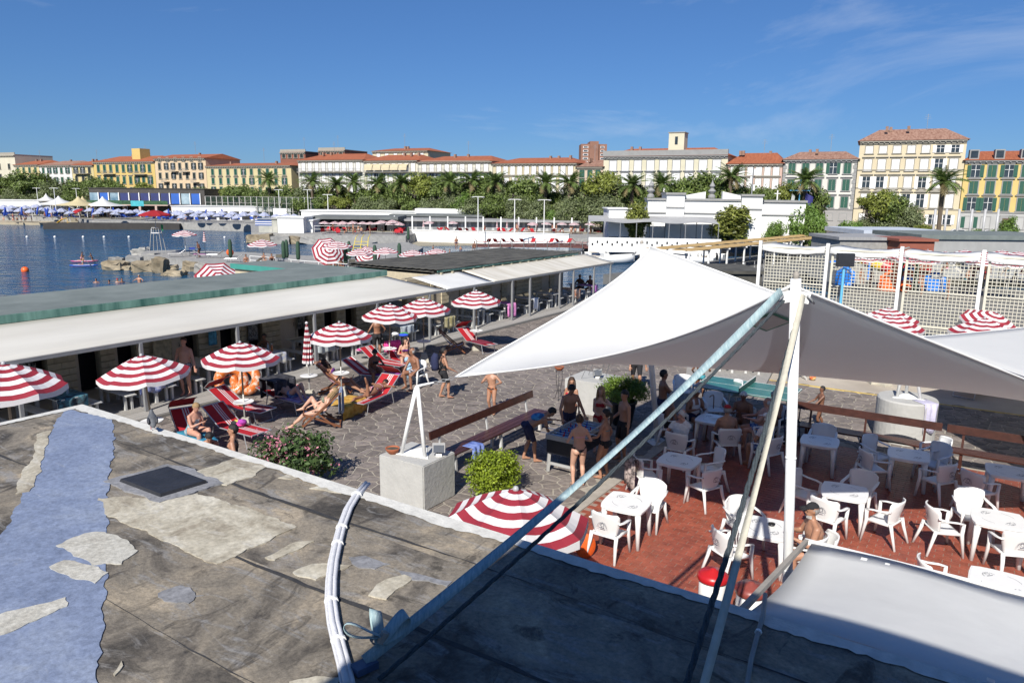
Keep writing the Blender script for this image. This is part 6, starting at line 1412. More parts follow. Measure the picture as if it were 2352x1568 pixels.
def balcony(xc, y, wd, m_=None):
    def f(t, W, ze, zat, z0, depth):
        for (a, yy, w_) in zip(xc, y, wd):
            z = zat(yy)-z0; b_ = MB().box((W*a,-.55,z), (w_,1.1,.14)).build('balcony', stone_t, t)
            MB().box((W*a,-1.07,z+.95), (w_,.04,.05)).build('rail', grey_metal, b_); mm = MB()
            for k in range(int(w_/.16)): mm.box((W*a-w_/2+.08+k*.16,-1.07,z+.5), (.025,.025,.88))
            mm.build('balusters', grey_metal, b_, kind='stuff')
    return f
G_, W_, D_ = sh_green, sh_white, sh_dark
building('cream corner block with a roof terrace at the far left end of the seafront', -70, 44, 357, 350, (.62,.58,.46), [(383,5,1.1,1.7,D_,''), (406,5,1.1,1.7,D_,'')], flat=True, openp=.1)
building('narrow pale yellow house with green shutters beside the cream corner block', 40, 97, 378, 368, (.62,.52,.27), [(391,4,1.1,1.7,G_,''), (412,4,1.1,1.7,G_,'')])
building('white two-storey house with five green shuttered windows in a row', 97, 171, 379, 369, (.68,.68,.66), [(392,5,1.1,1.8,G_,'l'), (414,5,1.1,1.8,G_,'')], roof=roof_old)
building('small pale yellow house with one long balcony', 171, 221, 379, 368, (.62,.52,.26), [(390,3,1.2,2.2,D_,''), (412,3,1.2,2.,D_,'')], extra=balcony([.5], [399], [7]))
def tower5(t, W, ze, zat, z0, depth):
    MB().box((W*.62,4,ze+2.2), (3.6,3.6,3.4)).build('roof_turret', MATS['plaster_64_47_16'], t); balcony([.27,.78], [400,401], [5.5,5.5])(t, W, ze, zat, z0, depth)
building('deep yellow palazzo with green shutters and a square roof turret', 221, 361, 371, 358, (.64,.47,.165), [(387,9,1.2,2.2,G_,'l'), (414,9,1.2,2.2,G_,'l'), (438,9,1.2,2.,G_,'')], extra=tower5, openp=.12)
building('tall peach apartment house with dark shutters and small balconies', 361, 478, 363, 354, (.66,.51,.34), [(366.5,6,.9,1.0,D_,''), (382,7,1.0,1.8,D_,''), (404,7,1.0,1.7,D_,''), (429,7,1.0,1.8,D_,'')], extra=balcony([.4,.62,.22,.8], [394,395,418,419], [3,3,2.4,2.4]), openp=.4, seed=9)
building('long pale yellow block with ten green shuttered bays', 478, 672, 380, 374, (.62,.53,.30), [(395,10,1.0,1.7,G_,'l'), (416,10,1.0,1.7,G_,'l'), (436,10,1.0,1.5,G_,'')], openp=.1)
building('reddish brown modern block rising behind the pale yellow houses', 648, 706, 349, 345, (.26,.10,.065), [(358,4,1.2,1.4,D_,'')], flat=True, Yoff=45, openp=0, name='apartment_block')
building('second reddish brown modern block behind the white terrace', 735, 796, 345, 340, (.26,.10,.065), [(353,4,1.2,1.4,D_,'')], flat=True, Yoff=45, openp=0, name='apartment_block')
def longbal(y):
    def f(t, W, ze, zat, z0, depth): balcony([.5], [y], [W*.97])(t, W, ze, zat, z0, depth)
    return f
building('white palazzo wing with a long first-floor balcony', 688, 838, 367, 353, (.66,.65,.60), [(383,9,1.2,2.2,W_,'l'), (410,9,1.2,2.4,W_,'l'), (434,9,1.2,2.2,W_,'p')], openp=.15, extra=longbal(396))
def awn5(t, W, ze, zat, z0, depth):
    longbal(396)(t, W, ze, zat, z0, depth)
    for k in range(5):
        x = W*(.12+.16*k); z = zat(377)-z0; MB().sheet([[(x-1.2,-.1,z), (x+1.2,-.1,z)], [(x-1.2,-.9,z-.4), (x+1.2,-.9,z-.4)], [(x-1.2,-1.2,z-1.5), (x+1.2,-1.2,z-1.5)]]).build('window_awning', mat('beige_awning', (.5,.43,.28), .8, .1, 2), t)
building('cream palazzo centre with five beige window awnings', 838, 962, 368, 355, (.66,.62,.50), [(385,8,1.2,2.,W_,''), (410,7,1.2,2.4,W_,'l'), (434,7,1.2,2.2,W_,'p')], extra=awn5)
building('higher cream house with a red roof looking over the palazzo', 858, 985, 346, 340, (.64,.57,.40), [(354,6,1.1,1.4,W_,'')], Yoff=22, openp=0)
building('off-white palazzo wing right of the five awnings', 962, 1132, 370, 358, (.66,.64,.54), [(385,9,1.2,2.2,W_,'l'), (411,9,1.2,2.4,W_,'l'), (434,9,1.2,2.2,W_,'p')], openp=.12, extra=longbal(396))
building('long beige palazzo with a row of white shutters', 1132, 1325, 374, 362, (.58,.51,.34), [(391,11,1.1,2.,W_,''), (419,10,1.1,2.2,W_,'l'), (445,10,1.1,2.2,W_,'')], openp=.05)
building('small cream house with green shutters squeezed between two palazzi', 1325, 1384, 382, 368, (.66,.53,.40), [(398,3,1.1,1.9,G_,''), (420,3,1.1,1.9,G_,'')], openp=0, roof=roof_old)
def tow14(t, W, ze, zat, z0, depth):
    m_ = MB().box((W*.565,5,ze+2.6), (3.3,3.3,4.4)).build('roof_turret', MATS['plaster_66_62_46'], t); MB().box((W*.565,3.32,ze+3.2), (.6,.1,1.6)).build('turret_window', glass_f, m_); MB().box((W*.565,5,ze+4.86), (3.6,3.6,.16)).build('turret_cap', stone_t, m_)
    MB().box((W/2,-.2,ze+.45), (W+.1,.6,1.2)).build('attic_parapet', grey_t, t)
building('large cream palazzo with grey parapet, nine bays and a small turret', 1384, 1668, 357, 340, (.66,.62,.465), [(382,9,1.5,2.4,W_,'l'), (413,9,1.6,2.8,W_,'l'), (445,9,1.5,2.4,W_,'l')], trim=grey_t, openp=.06, extra=tow14)
building('pink house with white shutters under a red tiled roof', 1668, 1794, 375, 351, (.62,.43,.36), [(392,6,1.1,1.9,W_,''), (422,6,1.1,2.,W_,'l'), (452,6,1.1,2.,W_,'')], openp=0)
building('white house with green shutters and grey corner stones', 1794, 1964, 365, 348, (.68,.66,.60), [(387,5,1.25,2.,G_,''), (425,5,1.25,2.1,G_,'l'), (464,5,1.25,2.1,G_,'l'), (497,5,1.2,1.3,G_,'')], trim=grey_t, roof=roof_old, base_y=480, base_col=(.30,.29,.28), quoins=grey_t, openp=.15)
building('tallest cream palazzo with five floors of white shutters and weathered roof', 1964, 2208, 321, 296, (.66,.57,.395), [(343,7,1.2,1.3,W_,''), (379,7,1.25,2.1,W_,'l'), (420,7,1.25,2.2,W_,'l'), (461,7,1.25,2.4,W_,'p'), (503,7,1.2,1.7,W_,'')], roof=roof_old, strings=(390,432,480), openp=.2)
def door18(t, W, ze, zat, z0, depth):
    x = W*.47; fr = MB().box((x,-.12,1.9), (2.4,.3,3.8)).build('door_surround', grey_t, t); MB().box((x,-.29,1.6), (1.6,.1,3.2)).build('door', mat('brown_door', (.08,.04,.025), .6, .2, 3), fr)
    for k in range(4): dm = MB().box((W*(.08+.24*k),1.2,ze+.9), (1.5,2.2,1.7)).build('dormer', grey_t, t); MB().box((W*(.08+.24*k),.07,ze+.95), (1.1,.1,1.2)).build('dormer_window', glass_f, dm)
building('yellow house with green shutters, dormers and an arched brown door', 2208, 2460, 366, 346, (.66,.50,.19), [(393,6,1.3,2.1,G_,''), (431,6,1.3,2.2,G_,'l'), (470,6,1.3,2.3,G_,'l'), (513,6,1.3,2.,G_,'')], trim=grey_t, base_y=489, base_col=(.38,.38,.37), openp=.25, extra=door18)
# brick tower block far behind
tb_ = thing('tower_block', 'distant brown brick tower block rising above the roofs', 'building', tuple(AY(1334,368,300)*Vector((1,1,0))))
br = mat('brown_brick', (.23,.12,.085), .9, .15, .5); ztop = AY(1362,325,300).z; zt2 = AY(1362,331,300).z
for (x0, x1, z_, y0) in ((0,3.4,zt2,0), (3.4,6.8,ztop,-1), (6.8,10.2,zt2,0)):
    MB().box(((x0+x1)/2, 5+y0/2, z_/2), (x1-x0-.02, 10-y0, z_)).build('wall', br, tb_)
for k in range(11):
    z = zt2-1.2-k*1.45
    for (x, w_) in ((1.8,2.0), (8.4,1.5)): w1 = MB().box((x,-.04,z), (w_,.1,.75)).build('window_band', sh_white, tb_); MB().box((x,-.1,z), (w_*.8,.04,.5)).build('pane', glass_f, w1)
# ================================================================ trees
lv = {'a': leaf_mat('holm_oak_leaf', (0.110,0.162,0.041), (0.180,0.237,0.057), .5), 'b': leaf_mat('tamarisk_leaf', (0.168,0.208,0.099), (0.228,0.264,0.120), .4), 'c': leaf_mat('pine_leaf', (0.173,0.213,0.036), (0.263,0.293,0.055), .45), 'm': leaf_mat('magnolia_leaf', (0.104,0.160,0.034), (0.281,0.281,0.056), .5), 'g': leaf_mat('hedge_leaf', (0.105,0.193,0.031), (0.175,0.280,0.053), .4), 's': leaf_mat('dry_twig_leaf', (0.144,0.130,0.101), (0.202,0.173,0.144), .4)}
def crown_mesh(kind, seed):
    """unit tree, 10 m tall"""
    if kind == 'a': cl = [(leaf_cloud(6500, (0,0,6.3), (4.6,4.2,3.3), .30, seed, clumps=46), 0), (leaf_cloud(900, (0,0,4.6), (3.8,3.6,1.8), .28, seed+9, clumps=14), 1)]; ms = [lv['a'], lv['s']]
    elif kind == 'b': cl = [(leaf_cloud(8500, (0,0,5.6), (4.6,4.2,4.2), .26, seed, clumps=70, up=.6), 0), (leaf_cloud(700, (0,0,5.0), (4.4,4,3.6), .26, seed+3, clumps=20), 1)]; ms = [lv['b'], lv['a']]
    elif kind == 'c': cl = [(leaf_cloud(6500, (0,0,7.0), (4.6,4.2,2.6), .28, seed, clumps=40, up=.5), 0), (leaf_cloud(1800, (0,0,5.6), (4.2,3.8,1.9), .26, seed+5, clumps=22), 1)]; ms = [lv['c'], lv['s']]
    elif kind == 'm': cl = [(leaf_cloud(5200, (0,0,5.6), (3.4,3.2,4.3), .34, seed, clumps=64), 0)]; ms = [lv['m']]
    else: cl = [(leaf_cloud(5500, (0,0,4.6), (5,4.6,4.4), .34, seed, clumps=40), 0)]; ms = [lv['g']]
    return leaf_mesh('crown', cl, ms)
CROWN = {k: [crown_mesh(k, 31*i+ord(k)) for i in range(3)] for k in 'abcmg'}
def trunk_mesh(kind, seed):
    rnd = random.Random(seed); m_ = MB(); th = {'a': 4.0, 'b': 2.6, 'c': 5.2, 'm': 2.4, 'g': 1.5}[kind]
    m_.tube([(0,0,-.3), (.12,.05,th*.5), (.0,.1,th)], [.32,.25,.18], 8)
    for k in range(6):
        a = k*1.05+rnd.random()*.6; r = rnd.uniform(1.6,2.8); m_.tube([(0,.08,th*.85), (r*.45*math.cos(a), r*.45*math.sin(a), th+1.0), (r*math.cos(a), r*math.sin(a), th+2.2+rnd.random())], [.15,.10,.04], 6)
    return m_.mesh('trunk', bark)
TRUNK = {k: [trunk_mesh(k, i*7+ord(k)) for i in range(2)] for k in 'abcmg'}
KN = {'a': ('holm_oak','dark evergreen oak'), 'b': ('tamarisk_tree','feathery grey-green tamarisk'), 'c': ('pine_tree','yellow-green pine'), 'm': ('magnolia_tree','glossy magnolia'), 'g': ('round_shrub','rounded green shrub')}
TN = [0]
def tree(kind, u, top, hw, Yd=None, label=None, base=-.45, grp='trees of the seafront park'):
    Y = Yd if Yd else max(70, facade_Y(u)-24); p = AY(u, 450, Y); ztop = AY(u, top, Y).z; hgt = max(1.2, ztop-base); wid = hw*2/FPX*Y; i = TN[0]; TN[0] += 1
    t = thing(KN[kind][0], label, 'tree' if kind != 'g' else 'shrub', (p.x, p.y, base), i*1.7, grp); sx = wid/{'a':9.0,'b':9.0,'c':9.0,'m':6.8,'g':9.8}[kind]; hs = hgt/{'a':9.5,'b':9.6,'c':9.5,'m':9.8,'g':8.9}[kind]
    for nm, me in (('crown', CROWN[kind][i % 3]), ('trunk', TRUNK[kind][i % 2])): obj(nm, me, t).scale = (1,1,1)
    t.scale = (sx, sx, hs); return t
# where each stands, told by the building behind it
def behind(u):
    for lim, nm in ((44,'the cream corner block'), (97,'the narrow yellow house'), (171,'the white five-window house'), (221,'the small balcony house'), (361,'the deep yellow palazzo'), (478,'the peach apartment house'), (672,'the long pale yellow block'), (838,'the white balcony palazzo'), (962,'the palazzo with beige awnings'), (1132,'the off-white palazzo wing'), (1325,'the long beige palazzo'), (1384,'the small cream house'), (1668,'the large grey-parapet palazzo'), (1794,'the pink house'), (1964,'the white house with corner stones'), (2208,'the tallest cream palazzo'), (9999,'the yellow dormer house')):
        if u < lim: return nm
lab_n = {}
def tlab(kind, u, where=''):
    b_ = behind(u); k_ = (kind, b_, where); lab_n[k_] = lab_n.get(k_, 0)+1; n_ = lab_n[k_]
    return '%s %sbefore %s%s' % (KN[kind][1], where, b_, '' if n_ == 1 else ', %s one' % ordn[n_-1])
TR = [('a',18,405,36),('a',78,391,46),('b',132,412,40),('a',182,414,36),('b',48,428,32),('b',102,432,36),('a',232,407,36),('a',268,417,32),('b',215,430,34),('c',330,420,24),('a',330,424,22),('a',455,433,22),('a',548,425,36),('a',575,430,28),('c',522,432,18),
 ('a',632,430,30),('a',662,426,34),('b',700,425,34),('a',738,432,30),('a',772,424,40),('c',790,446,26),('a',842,430,38),('a',884,418,42),('b',905,440,34),('a',938,410,42),('c',978,399,40),('a',1010,408,46),('b',1052,420,40),('a',1082,411,46),('a',1122,410,46),('b',1160,424,42),('a',1196,404,52),('a',1236,426,42),('a',1272,438,34),('b',1304,432,38),('b',1345,416,58),('c',1388,396,50),('b',1412,420,46),('a',1452,428,40),('a',1484,428,34),('a',1560,412,46),('a',1606,404,58),('a',1658,410,52),('a',1702,424,42),('a',1738,436,34),('a',1775,430,30),
 ('c',1808,420,30),('a',1862,436,44),('a',1832,446,34),('c',2018,437,42),('a',2058,450,34),('b',2092,468,34),('b',1990,500,30),('b',2040,496,36)]
for (k, u, tp, hw) in TR: tree(k, u, tp, hw, None, tlab(k, u))
for (k, u, tp, hw) in [('b',620,448,30),('c',775,452,28),('b',838,452,30),('b',882,456,30),('a',955,458,30),('b',995,456,34),('b',1045,452,36),('b',1092,455,36),('a',1140,450,38),('b',1190,452,34),('g',1062,452,30),('b',1240,455,34),('g',1275,478,22),('b',1310,460,34),('b',1360,450,44),('b',1400,455,40),('a',1500,450,30),('a',740,452,26),('a',700,450,26),('b',660,452,26),('b',75,448,30),('b',25,446,28),('b',125,446,30),('a',170,440,26)]:
    tree(k, u, tp, hw, max(66, facade_Y(u)-31), tlab(k, u, 'lower down '))
tree('m', 1466, 462, 28, 100, 'glossy magnolia at the left corner of the white pavilion', grp='magnolias by the pavilion'); tree('m', 1682, 477, 46, 101, 'broad glossy magnolia in front of the white pavilion', grp='magnolias by the pavilion')
for (u, tp, hw, Yd, lb) in ((1846,470,38,101,'clipped hedge tree below the flag mast'), (1958,500,26,95,'clipped rounded shrub left of the low blue roof'), (1974,518,24,92,'low rounded shrub right behind the mesh court'), (1785,510,22,100,'rounded shrub at the foot of the white cross post'), (1880,480,26,96,'clipped hedge tree beside the parasol terrace'), (2330,505,24,100,'small pine shrub by the arched door'), (2130,517,20,110,'dry bush beside the parked cars'), (2255,522,18,112,'bush in front of the row of steel poles'), (2300,530,26,110,'low tamarisk bush by the bus stop kerb')):
    tree('g' if 'dry' not in lb else 'c', u, tp, hw, Yd, lb, grp='clipped shrubs')
# palms
fr_leaf = leaf_mat('palm_leaf', (.13,.20,.05), (.20,.27,.08), .35); dry_l = mat('dry_frond', (.17,.135,.06), .8, .2, 3)
def palm_mesh(seed):
    rnd = random.Random(seed); m_ = MB()
    for k in range(46):
        a = rnd.uniform(0, 6.283); el = rnd.uniform(-.25, 1.4); L_ = rnd.uniform(2.2, 2.9); pts = []
        for i in range(8):
            f = i/7; e2 = el-f*1.15*(.5+.5*math.cos(el)); 
            if i == 0: p = Vector((0,0,0))
            else: p = pts[-1]+Vector((math.cos(e2)*math.cos(a), math.cos(e2)*math.sin(a), math.sin(e2)))*(L_/7)
            pts.append(p)
        sd = Vector((-math.sin(a), math.cos(a), 0)); mi = 1 if el < -.12 else 0
        for i in range(1, 8):
            w_ = .55*math.sin(math.pi*min(1, (i+.6)/8.5))**.7
            for q in (0, .5):
                p = pts[i-1].lerp(pts[i], q+.25); dirn = (pts[i]-pts[i-1]).normalized()
                for sg in (-1, 1):
                    tip = p+sd*sg*w_+dirn*.3-Vector((0,0,.16)); m_.add([p-dirn*.09, p+dirn*.09, tip], [(0,1,2)], mi)
        m_.tube(pts, [.03,.028,.025,.02,.016,.012,.008,.004], 3, mi)
    return m_.mesh('fronds', [fr_leaf, dry_l])
PALM = [palm_mesh(i) for i in range(3)]
ptrunk = MB().tube([(0,0,-.2), (.06,0,.25), (0.02,.04,.6), (0,0,1.02)], [.30,.24,.23,.27], 9).mesh('trunk', bark); ptr2 = MB().ball((0,0,0), (.42,.42,.55), 10, 8).mesh('crown_base', dry_l)
for i, (u, tp, Yd, lb) in enumerate([(619,395,None,''),(718,398,None,''),(774,405,None,''),(814,400,None,''),(869,402,None,''),(923,400,None,''),(1034,398,None,''),(1083,395,None,''),(1138,397,None,''),(1253,399,None,''),(1308,398,None,''),(1451,403,None,''),(1518,401,None,''),(1677,383,None,''),(1848,391,None,''),(2164,393,112,'tall single palm standing free beside the parked cars'),(1990,540,0,'')]):
    if Yd == 0: continue
    Y = Yd or facade_Y(u)-27; p = AY(u, 450, Y); zt = AY(u, tp+6, Y).z; kp = ('palm', behind(u), ''); lab_n[kp] = lab_n.get(kp, 0)+1; t = thing('palm_tree', lb or 'palm with arching fronds before %s, %s one' % (behind(u), ordn[lab_n[kp]-1]), 'palm', (p.x, p.y, -.4), i*2.1, 'palms along the seafront')
    hh = zt+.4-1.2; o_ = obj('trunk', ptrunk, t); o_.scale = (1,1,hh); obj('fronds', PALM[i % 3], t, (0,0,hh)); obj('crown_base', ptr2, t, (0,0,hh-.3))
    sc = (1.35 if u > 1800 else 1.3); t.scale = (sc, sc, 1)

# ================================================================ near pier with rocks
PZ = -1.05
def gp(pts, z): return [tuple(G(u, v, z)[:2]) for u, v in pts]
def ccw(p):
    a = sum(p[i][0]*p[(i+1) % len(p)][1]-p[(i+1) % len(p)][0]*p[i][1] for i in range(len(p))); return p if a > 0 else p[::-1]
MB().prism(ccw(gp([(322,585), (372,592), (455,600), (530,614), (640,640), (930,640), (940,604), (780,591), (560,579), (400,574), (335,576)], PZ)), -3, PZ).build('pier', conc_grey, kind='structure')
rock_m = rand_tint(mat('sea_rock', (.26,.205,.125), .9, .35, .7, .7, col2=(.33,.28,.20), detail=8), .25); rock_g = rand_tint(mat('grey_boulder', (.30,.29,.265), .9, .25, .8, .6, detail=8), .2)
def rock(label, u, v, wpx, hpx, m_, z=-2.15, seed=0, sq=False, name='boulder', grp='boulders around the pier tip'):
    rnd = random.Random(seed); p = G(u, v, z+.1); k = p.y/FPX; w_, h_ = wpx*k, hpx*k*1.1
    bm = bmesh.new(); bmesh.ops.create_cube(bm, size=1); bmesh.ops.subdivide_edges(bm, edges=bm.edges[:], cuts=3, use_grid_fill=True)
    for vt in bm.verts:
        c = vt.co
        if not sq: c *= (.5/max(.001, c.length))*.45+.6
        vt.co = Vector((c.x*w_, c.y*w_*.8, (c.z+.5)*h_))+Vector((rnd.uniform(-1,1), rnd.uniform(-1,1), rnd.uniform(-1,1)))*(.02 if sq else .07)*w_
    me = bpy.data.meshes.new(name); bm.to_mesh(me); bm.free(); me.materials.append(m_)
    o = obj(name, me, None, (p.x, p.y, z), rnd.uniform(-.5,.5)); o.rotation_euler = (rnd.uniform(-.12,.12), rnd.uniform(-.2,.2), rnd.uniform(-.5,.5)); return tag(o, label, 'rock', grp)
for q, (x, y, w_, h_, g, lb) in enumerate([(1060,1332,200,80,0,'long flat tan boulder at the outer end of the pier'), (1075,1285,130,70,1,'grey slab boulder behind the long flat one'), (1170,1335,100,45,0,'low wet boulder between two larger ones'), (1235,1290,125,85,2,'square concrete block beside the slanted slab'), (1320,1350,200,90,0,'broad golden boulder at the waterline'), (1378,1268,160,85,2,'long concrete slab lying on the boulders'), (1465,1360,125,140,0,'tall tilted boulder with a flat face'), (1305,1212,150,80,1,'pointed grey boulder behind the pier corner'), (1585,1355,115,70,0,'rounded tan boulder below the pier wall'), (1615,1292,95,75,0,'leaning boulder under the pier edge'), (1660,1312,85,75,3,'reddish boulder in the pier rubble'), (1750,1345,140,90,0,'wide tan boulder along the pier wall'), (1620,1385,170,50,0,'flat yellowish boulder awash in the water'), (1870,1375,150,100,1,'grey boulder next to the tilted umbrella'), (2080,1392,95,50,0,'small boulder near the yellow ladder'), (1520,1385,70,30,0,'smallest boulder awash beside the tilted one')]):
    rock(lb, x/4, 287.1+y/4, w_/4, h_/4, [rock_m, rock_g, conc_grey, mat('red_rock', (.3,.13,.07), .9, .3, 1, .6)][g], seed=q, sq=(g == 2))
def rail_line(label, pts, z, h=.85, m_=white_paint, name='railing', step=1.6, r=.03):
    P = [G(u, v, z) for u, v in pts]; t = thing(name, label, 'railing', tuple(P[0])); P = [p-P[0] for p in P]
    for hh in (h, h*.5): MB().tube([p+Vector((0,0,hh)) for p in P], r, 6).build('rail', m_, t)
    for a, b in zip(P[:-1], P[1:]):
        n_ = max(1, int((b-a).length/step))
        for k in range(n_+1): MB().tube([a.lerp(b, k/n_), a.lerp(b, k/n_)+Vector((0,0,h))], r, 6).build('post', m_, t)
    return t
rail_line('white tube railing along the edge of the near pier', [(575,607), (640,613), (700,620), (800,628)], PZ)
# umbrellas on the pier and small inner beach (farther, simpler)
UF = Stock(make_umbrella(1.2, 2.45, tray=False, base=False, ribs=False, pole=pole_g, label='x'))
def far_um(u, v, lb, z=PZ, sc=1.15, tilt=None, grp='striped umbrellas on the pier and inner beach'):
    p = G(u, v, z+2.45*sc); return UF.put((p.x, p.y, z), random.random(), UL+lb, grp, sc, tilt)
for (u, v, lb, tl, sc) in ((423,529,'standing on the pier tip above the blue chair', None, 1.15), (602,550,'on the pier next to two reading bathers', None, 1.15), (775,554,'half hidden behind the big tilted umbrella', None, 1.15), (826,571,'behind the big tilted one with a plain rim', None, 1.0), (885,568,'low between the green covers', None, 1.), (948,574,'peeking over the dark corrugated roof, left one', None, 1.), (1003,571,'peeking over the dark corrugated roof, right one', None, .95)): far_um(u, v, lb, PZ, sc, tl)
for (u, v, lb, sc, tl) in ((732,566,'big one tilted towards the roof with a red top', 1.35, (.95,.25)), (838,585,'tilted one with a pale centre beside a green cover', 1.0, (.8,-.1)), (468,632,'tilted one half hidden by the green roof edge', 1.25, (.9,.3))):
    p = G(u, v, PZ+1.5*sc); UF.put((p.x, p.y+1.2*sc, PZ), .3, UL+lb, 'striped umbrellas on the pier and inner beach', sc, tl)
def closed_cover(m_, lab):
    t = thing('closed_umbrella', lab, 'umbrella'); MB().tube([(0,0,0), (0,0,1.0)], .03, 8).build('pole', pole_g, t); MB().tube([(0,0,.7), (0,0,.95), (0,0,2.2), (0,0,2.5)], [.12,.2,.19,.1], 10).build('cover', m_, t, smooth=True); return t
gcov = mat('green_cover', (.025,.06,.035), .8, .2, 3, .2); GC = Stock(closed_cover(gcov, 'x'))
for (u, v, z, lb) in ((531,607,PZ,'by the orange buoy'), (653,612,PZ,'of a close pair by the white chair, taller'), (660,608,PZ,'of a close pair by the white chair, shorter'), (686,614,PZ,'standing alone at the railing'), (795,624,PZ,'right of the reading man'), (803,612,PZ,'behind the reading man'), (862,625,PZ,'next to the pale centred umbrella'), (918,618,PZ,'beside the blue boat cover'), (938,562,PZ,'between the loungers of the inner beach')):
    GC.put(tuple(G(u, v, z)), 0, 'closed umbrella in a dark green cover '+lb, 'green covered umbrellas')
SC = None
def striped_closed(loc, label, grp, h=2.1):
    t = thing('closed_umbrella', label, 'umbrella', loc, 0, grp); m_ = MB()
    for i in range(10):
        z0, z1 = h-i*.12, h-(i+1)*.12; m_.lathe([(.03+.19*(i/10), z0), (.03+.19*((i+1)/10), z1)], 10, mi=i % 2, caps=False)
    m_.build('canopy', [red_c, wht_c], t); MB().tube([(0,0,0), (0,0,h)], .03, 6).build('pole', pole_g, t)
    return t
striped_closed(tuple(G(472,583,PZ)), 'closed red and white umbrella on the pier beside the standing man', 'closed striped umbrellas', 2.6)
# cream loungers, chairs on the pier
LFm = Stock(make_lounger(False, 35, [mat('cream_sling', (.55,.51,.4), .8, .08, 3), mat('cream_sling2', (.58,.54,.44), .8, .08, 3)]))
for (u, v, rz, lb) in ((408,590,1.9,'facing the sea at the pier tip'), (497,592,1.6,'with a raised visor frame near the green cover'), (540,602,1.7,'by the orange buoy'), (586,610,1.2,'behind the white railing'), (640,600,.4,'beside the green covers'), (808,612,.3,'near the reading man')):
    p = G(u, v, PZ); LFm.put(tuple(p), rz, 'cream lounger on the pier '+lb, 'cream loungers on the pier')
p = G(463,592,PZ); LFm.put(tuple(p), -1.3, 'lounger covered by a pink towel on the pier', 'cream loungers on the pier'); drape('pink towel on a pier lounger', (p.x+.4, p.y+.1, PZ+.39), -1.3, .6, 1.2, .1, tw('pinkt', ()))
p = G(443,588,PZ); dc = thing('folding_chair', 'dark blue folding chair on the pier tip', 'chair', tuple(p), .4)
for sx in (-.3, .3): MB().tube([(sx,-.3,0), (sx,.3,.6)], .02, 6).build('leg', blackp, dc); MB().tube([(sx,.3,0), (sx,-.3,.6), (sx,-.35,1.0)], .02, 6).build('leg', blackp, dc)
MB().box((0,0,.5), (.6,.5,.02)).build('seat', navy_w, dc); MB().box((0,-.34,.88), (.6,.02,.24)).build('back', mat('blue_canvas', (.03,.06,.3), .8, .1, 4), dc)
# lifeguard stand
lg = thing('lifeguard_stand', 'tall metal lifeguard stand with a plain red umbrella and green flag', 'lifeguard stand', tuple(G(363,583,PZ)))
for (x, y) in ((-.75,-.5), (-.75,.5), (.75,-.5), (.75,.5)): MB().tube([(x,y,0), (x*.55,y*.6,2.9)], .035, 6).build('leg', pole_g, lg)
MB().box((0,0,2.4), (.9,.7,.06)).build('seat', white_paint, lg); MB().tube([(-.5,0,2.4), (-.5,0,3.0), (.3,0,3.0)], .03, 6).build('seat_rail', white_paint, lg); MB().tube([(0,0,0.02), (0,0,4.9)], .03, 8).build('umbrella_pole', pole_g, lg)
canopy_mesh(1.75, 5.0, 6, [0]*7, .5, .12).build('canopy', [solidred], lg); MB().sheet([[(.6,0,3.4), (.85,.05,3.3)], [(.6,0,2.9), (.75,.08,2.55)]], thick=.01).build('flag', mat('green_flag', (.02,.22,.07), .8, .1, 3), lg)
# swimmers and paddlers
def far_person(label, loc, yaw, pose='stand', h=1.72, skin='brown', wearc=None, vox=.035, grp=None, hair='black', sex='m'):
    kw = dict(vox=vox, skin=skin, hair=hair, fingers=False, group=grp, sex=sex, wear=[('trunks', W_trunks if sex == 'm' else W_brief, wearc or navyc)]+([('top', W_bra, wearc or navyc)] if sex == 'f' else []))
    if pose == 'stand': person(label, loc, yaw, h, **kw)
    elif pose == 'sit': person(label, loc, yaw, h, pel=(0,0,.5), lean=8, feet=((-.12,.42,.08), (.12,.42,.08)), hands=((-.2,.35,.55), (.2,.35,.55)), **kw)
    elif pose == 'lie': person(label, loc, yaw, h, pel=(0,0,.48), up=(0,-1,.25), feet=((-.1,.8,.46), (.1,.8,.46)), knee=((0,0,1), (0,0,1)), hands=((-.3,.1,.45), (.3,.1,.45)), **kw)
    elif pose == 'kneel': person(label, loc, yaw, h, pel=(0,0,.32), lean=12, feet=((-.12,-.4,.08), (.12,-.4,.08)), knee=((0,1,-.3), (0,1,-.3)), hands=((-.2,.35,.45), (.2,.35,.6)), **kw)
    elif pose == 'swim': person(label, loc, yaw, h, hands=((-.45,.3,1.1), (.45,.3,1.1)), **kw)
del PEOPLE[:]
def swim(u, v, lb, yaw=0, depth=1.30, **kw):
    p = G(u, v, SEA); far_person(lb, (p.x, p.y, SEA-depth), yaw, 'swim', grp='swimmers in the bay', **kw)
swim(221,649,'swimmer with dark hair and sunglasses off the green roof', 200); swim(251,650,'child swimmer low in the water', 90, 1.38); swim(280,648,'dark-haired swimmer beside the red-capped one', 240); swim(320,648,'grey-haired man standing waist-deep in the sea', 180, 1.0, hair='grey', skin='tan')
p = G(270,648,SEA); person('swimmer wearing a bright red cap', (p.x, p.y, SEA-1.32), 200, 1.7, vox=.035, fingers=False, skin='tan', hair='black', wear=[('swim_cap', lambda c: (c['n'] == 'head') & (c['hu'] > 0), redc)], group='swimmers in the bay')
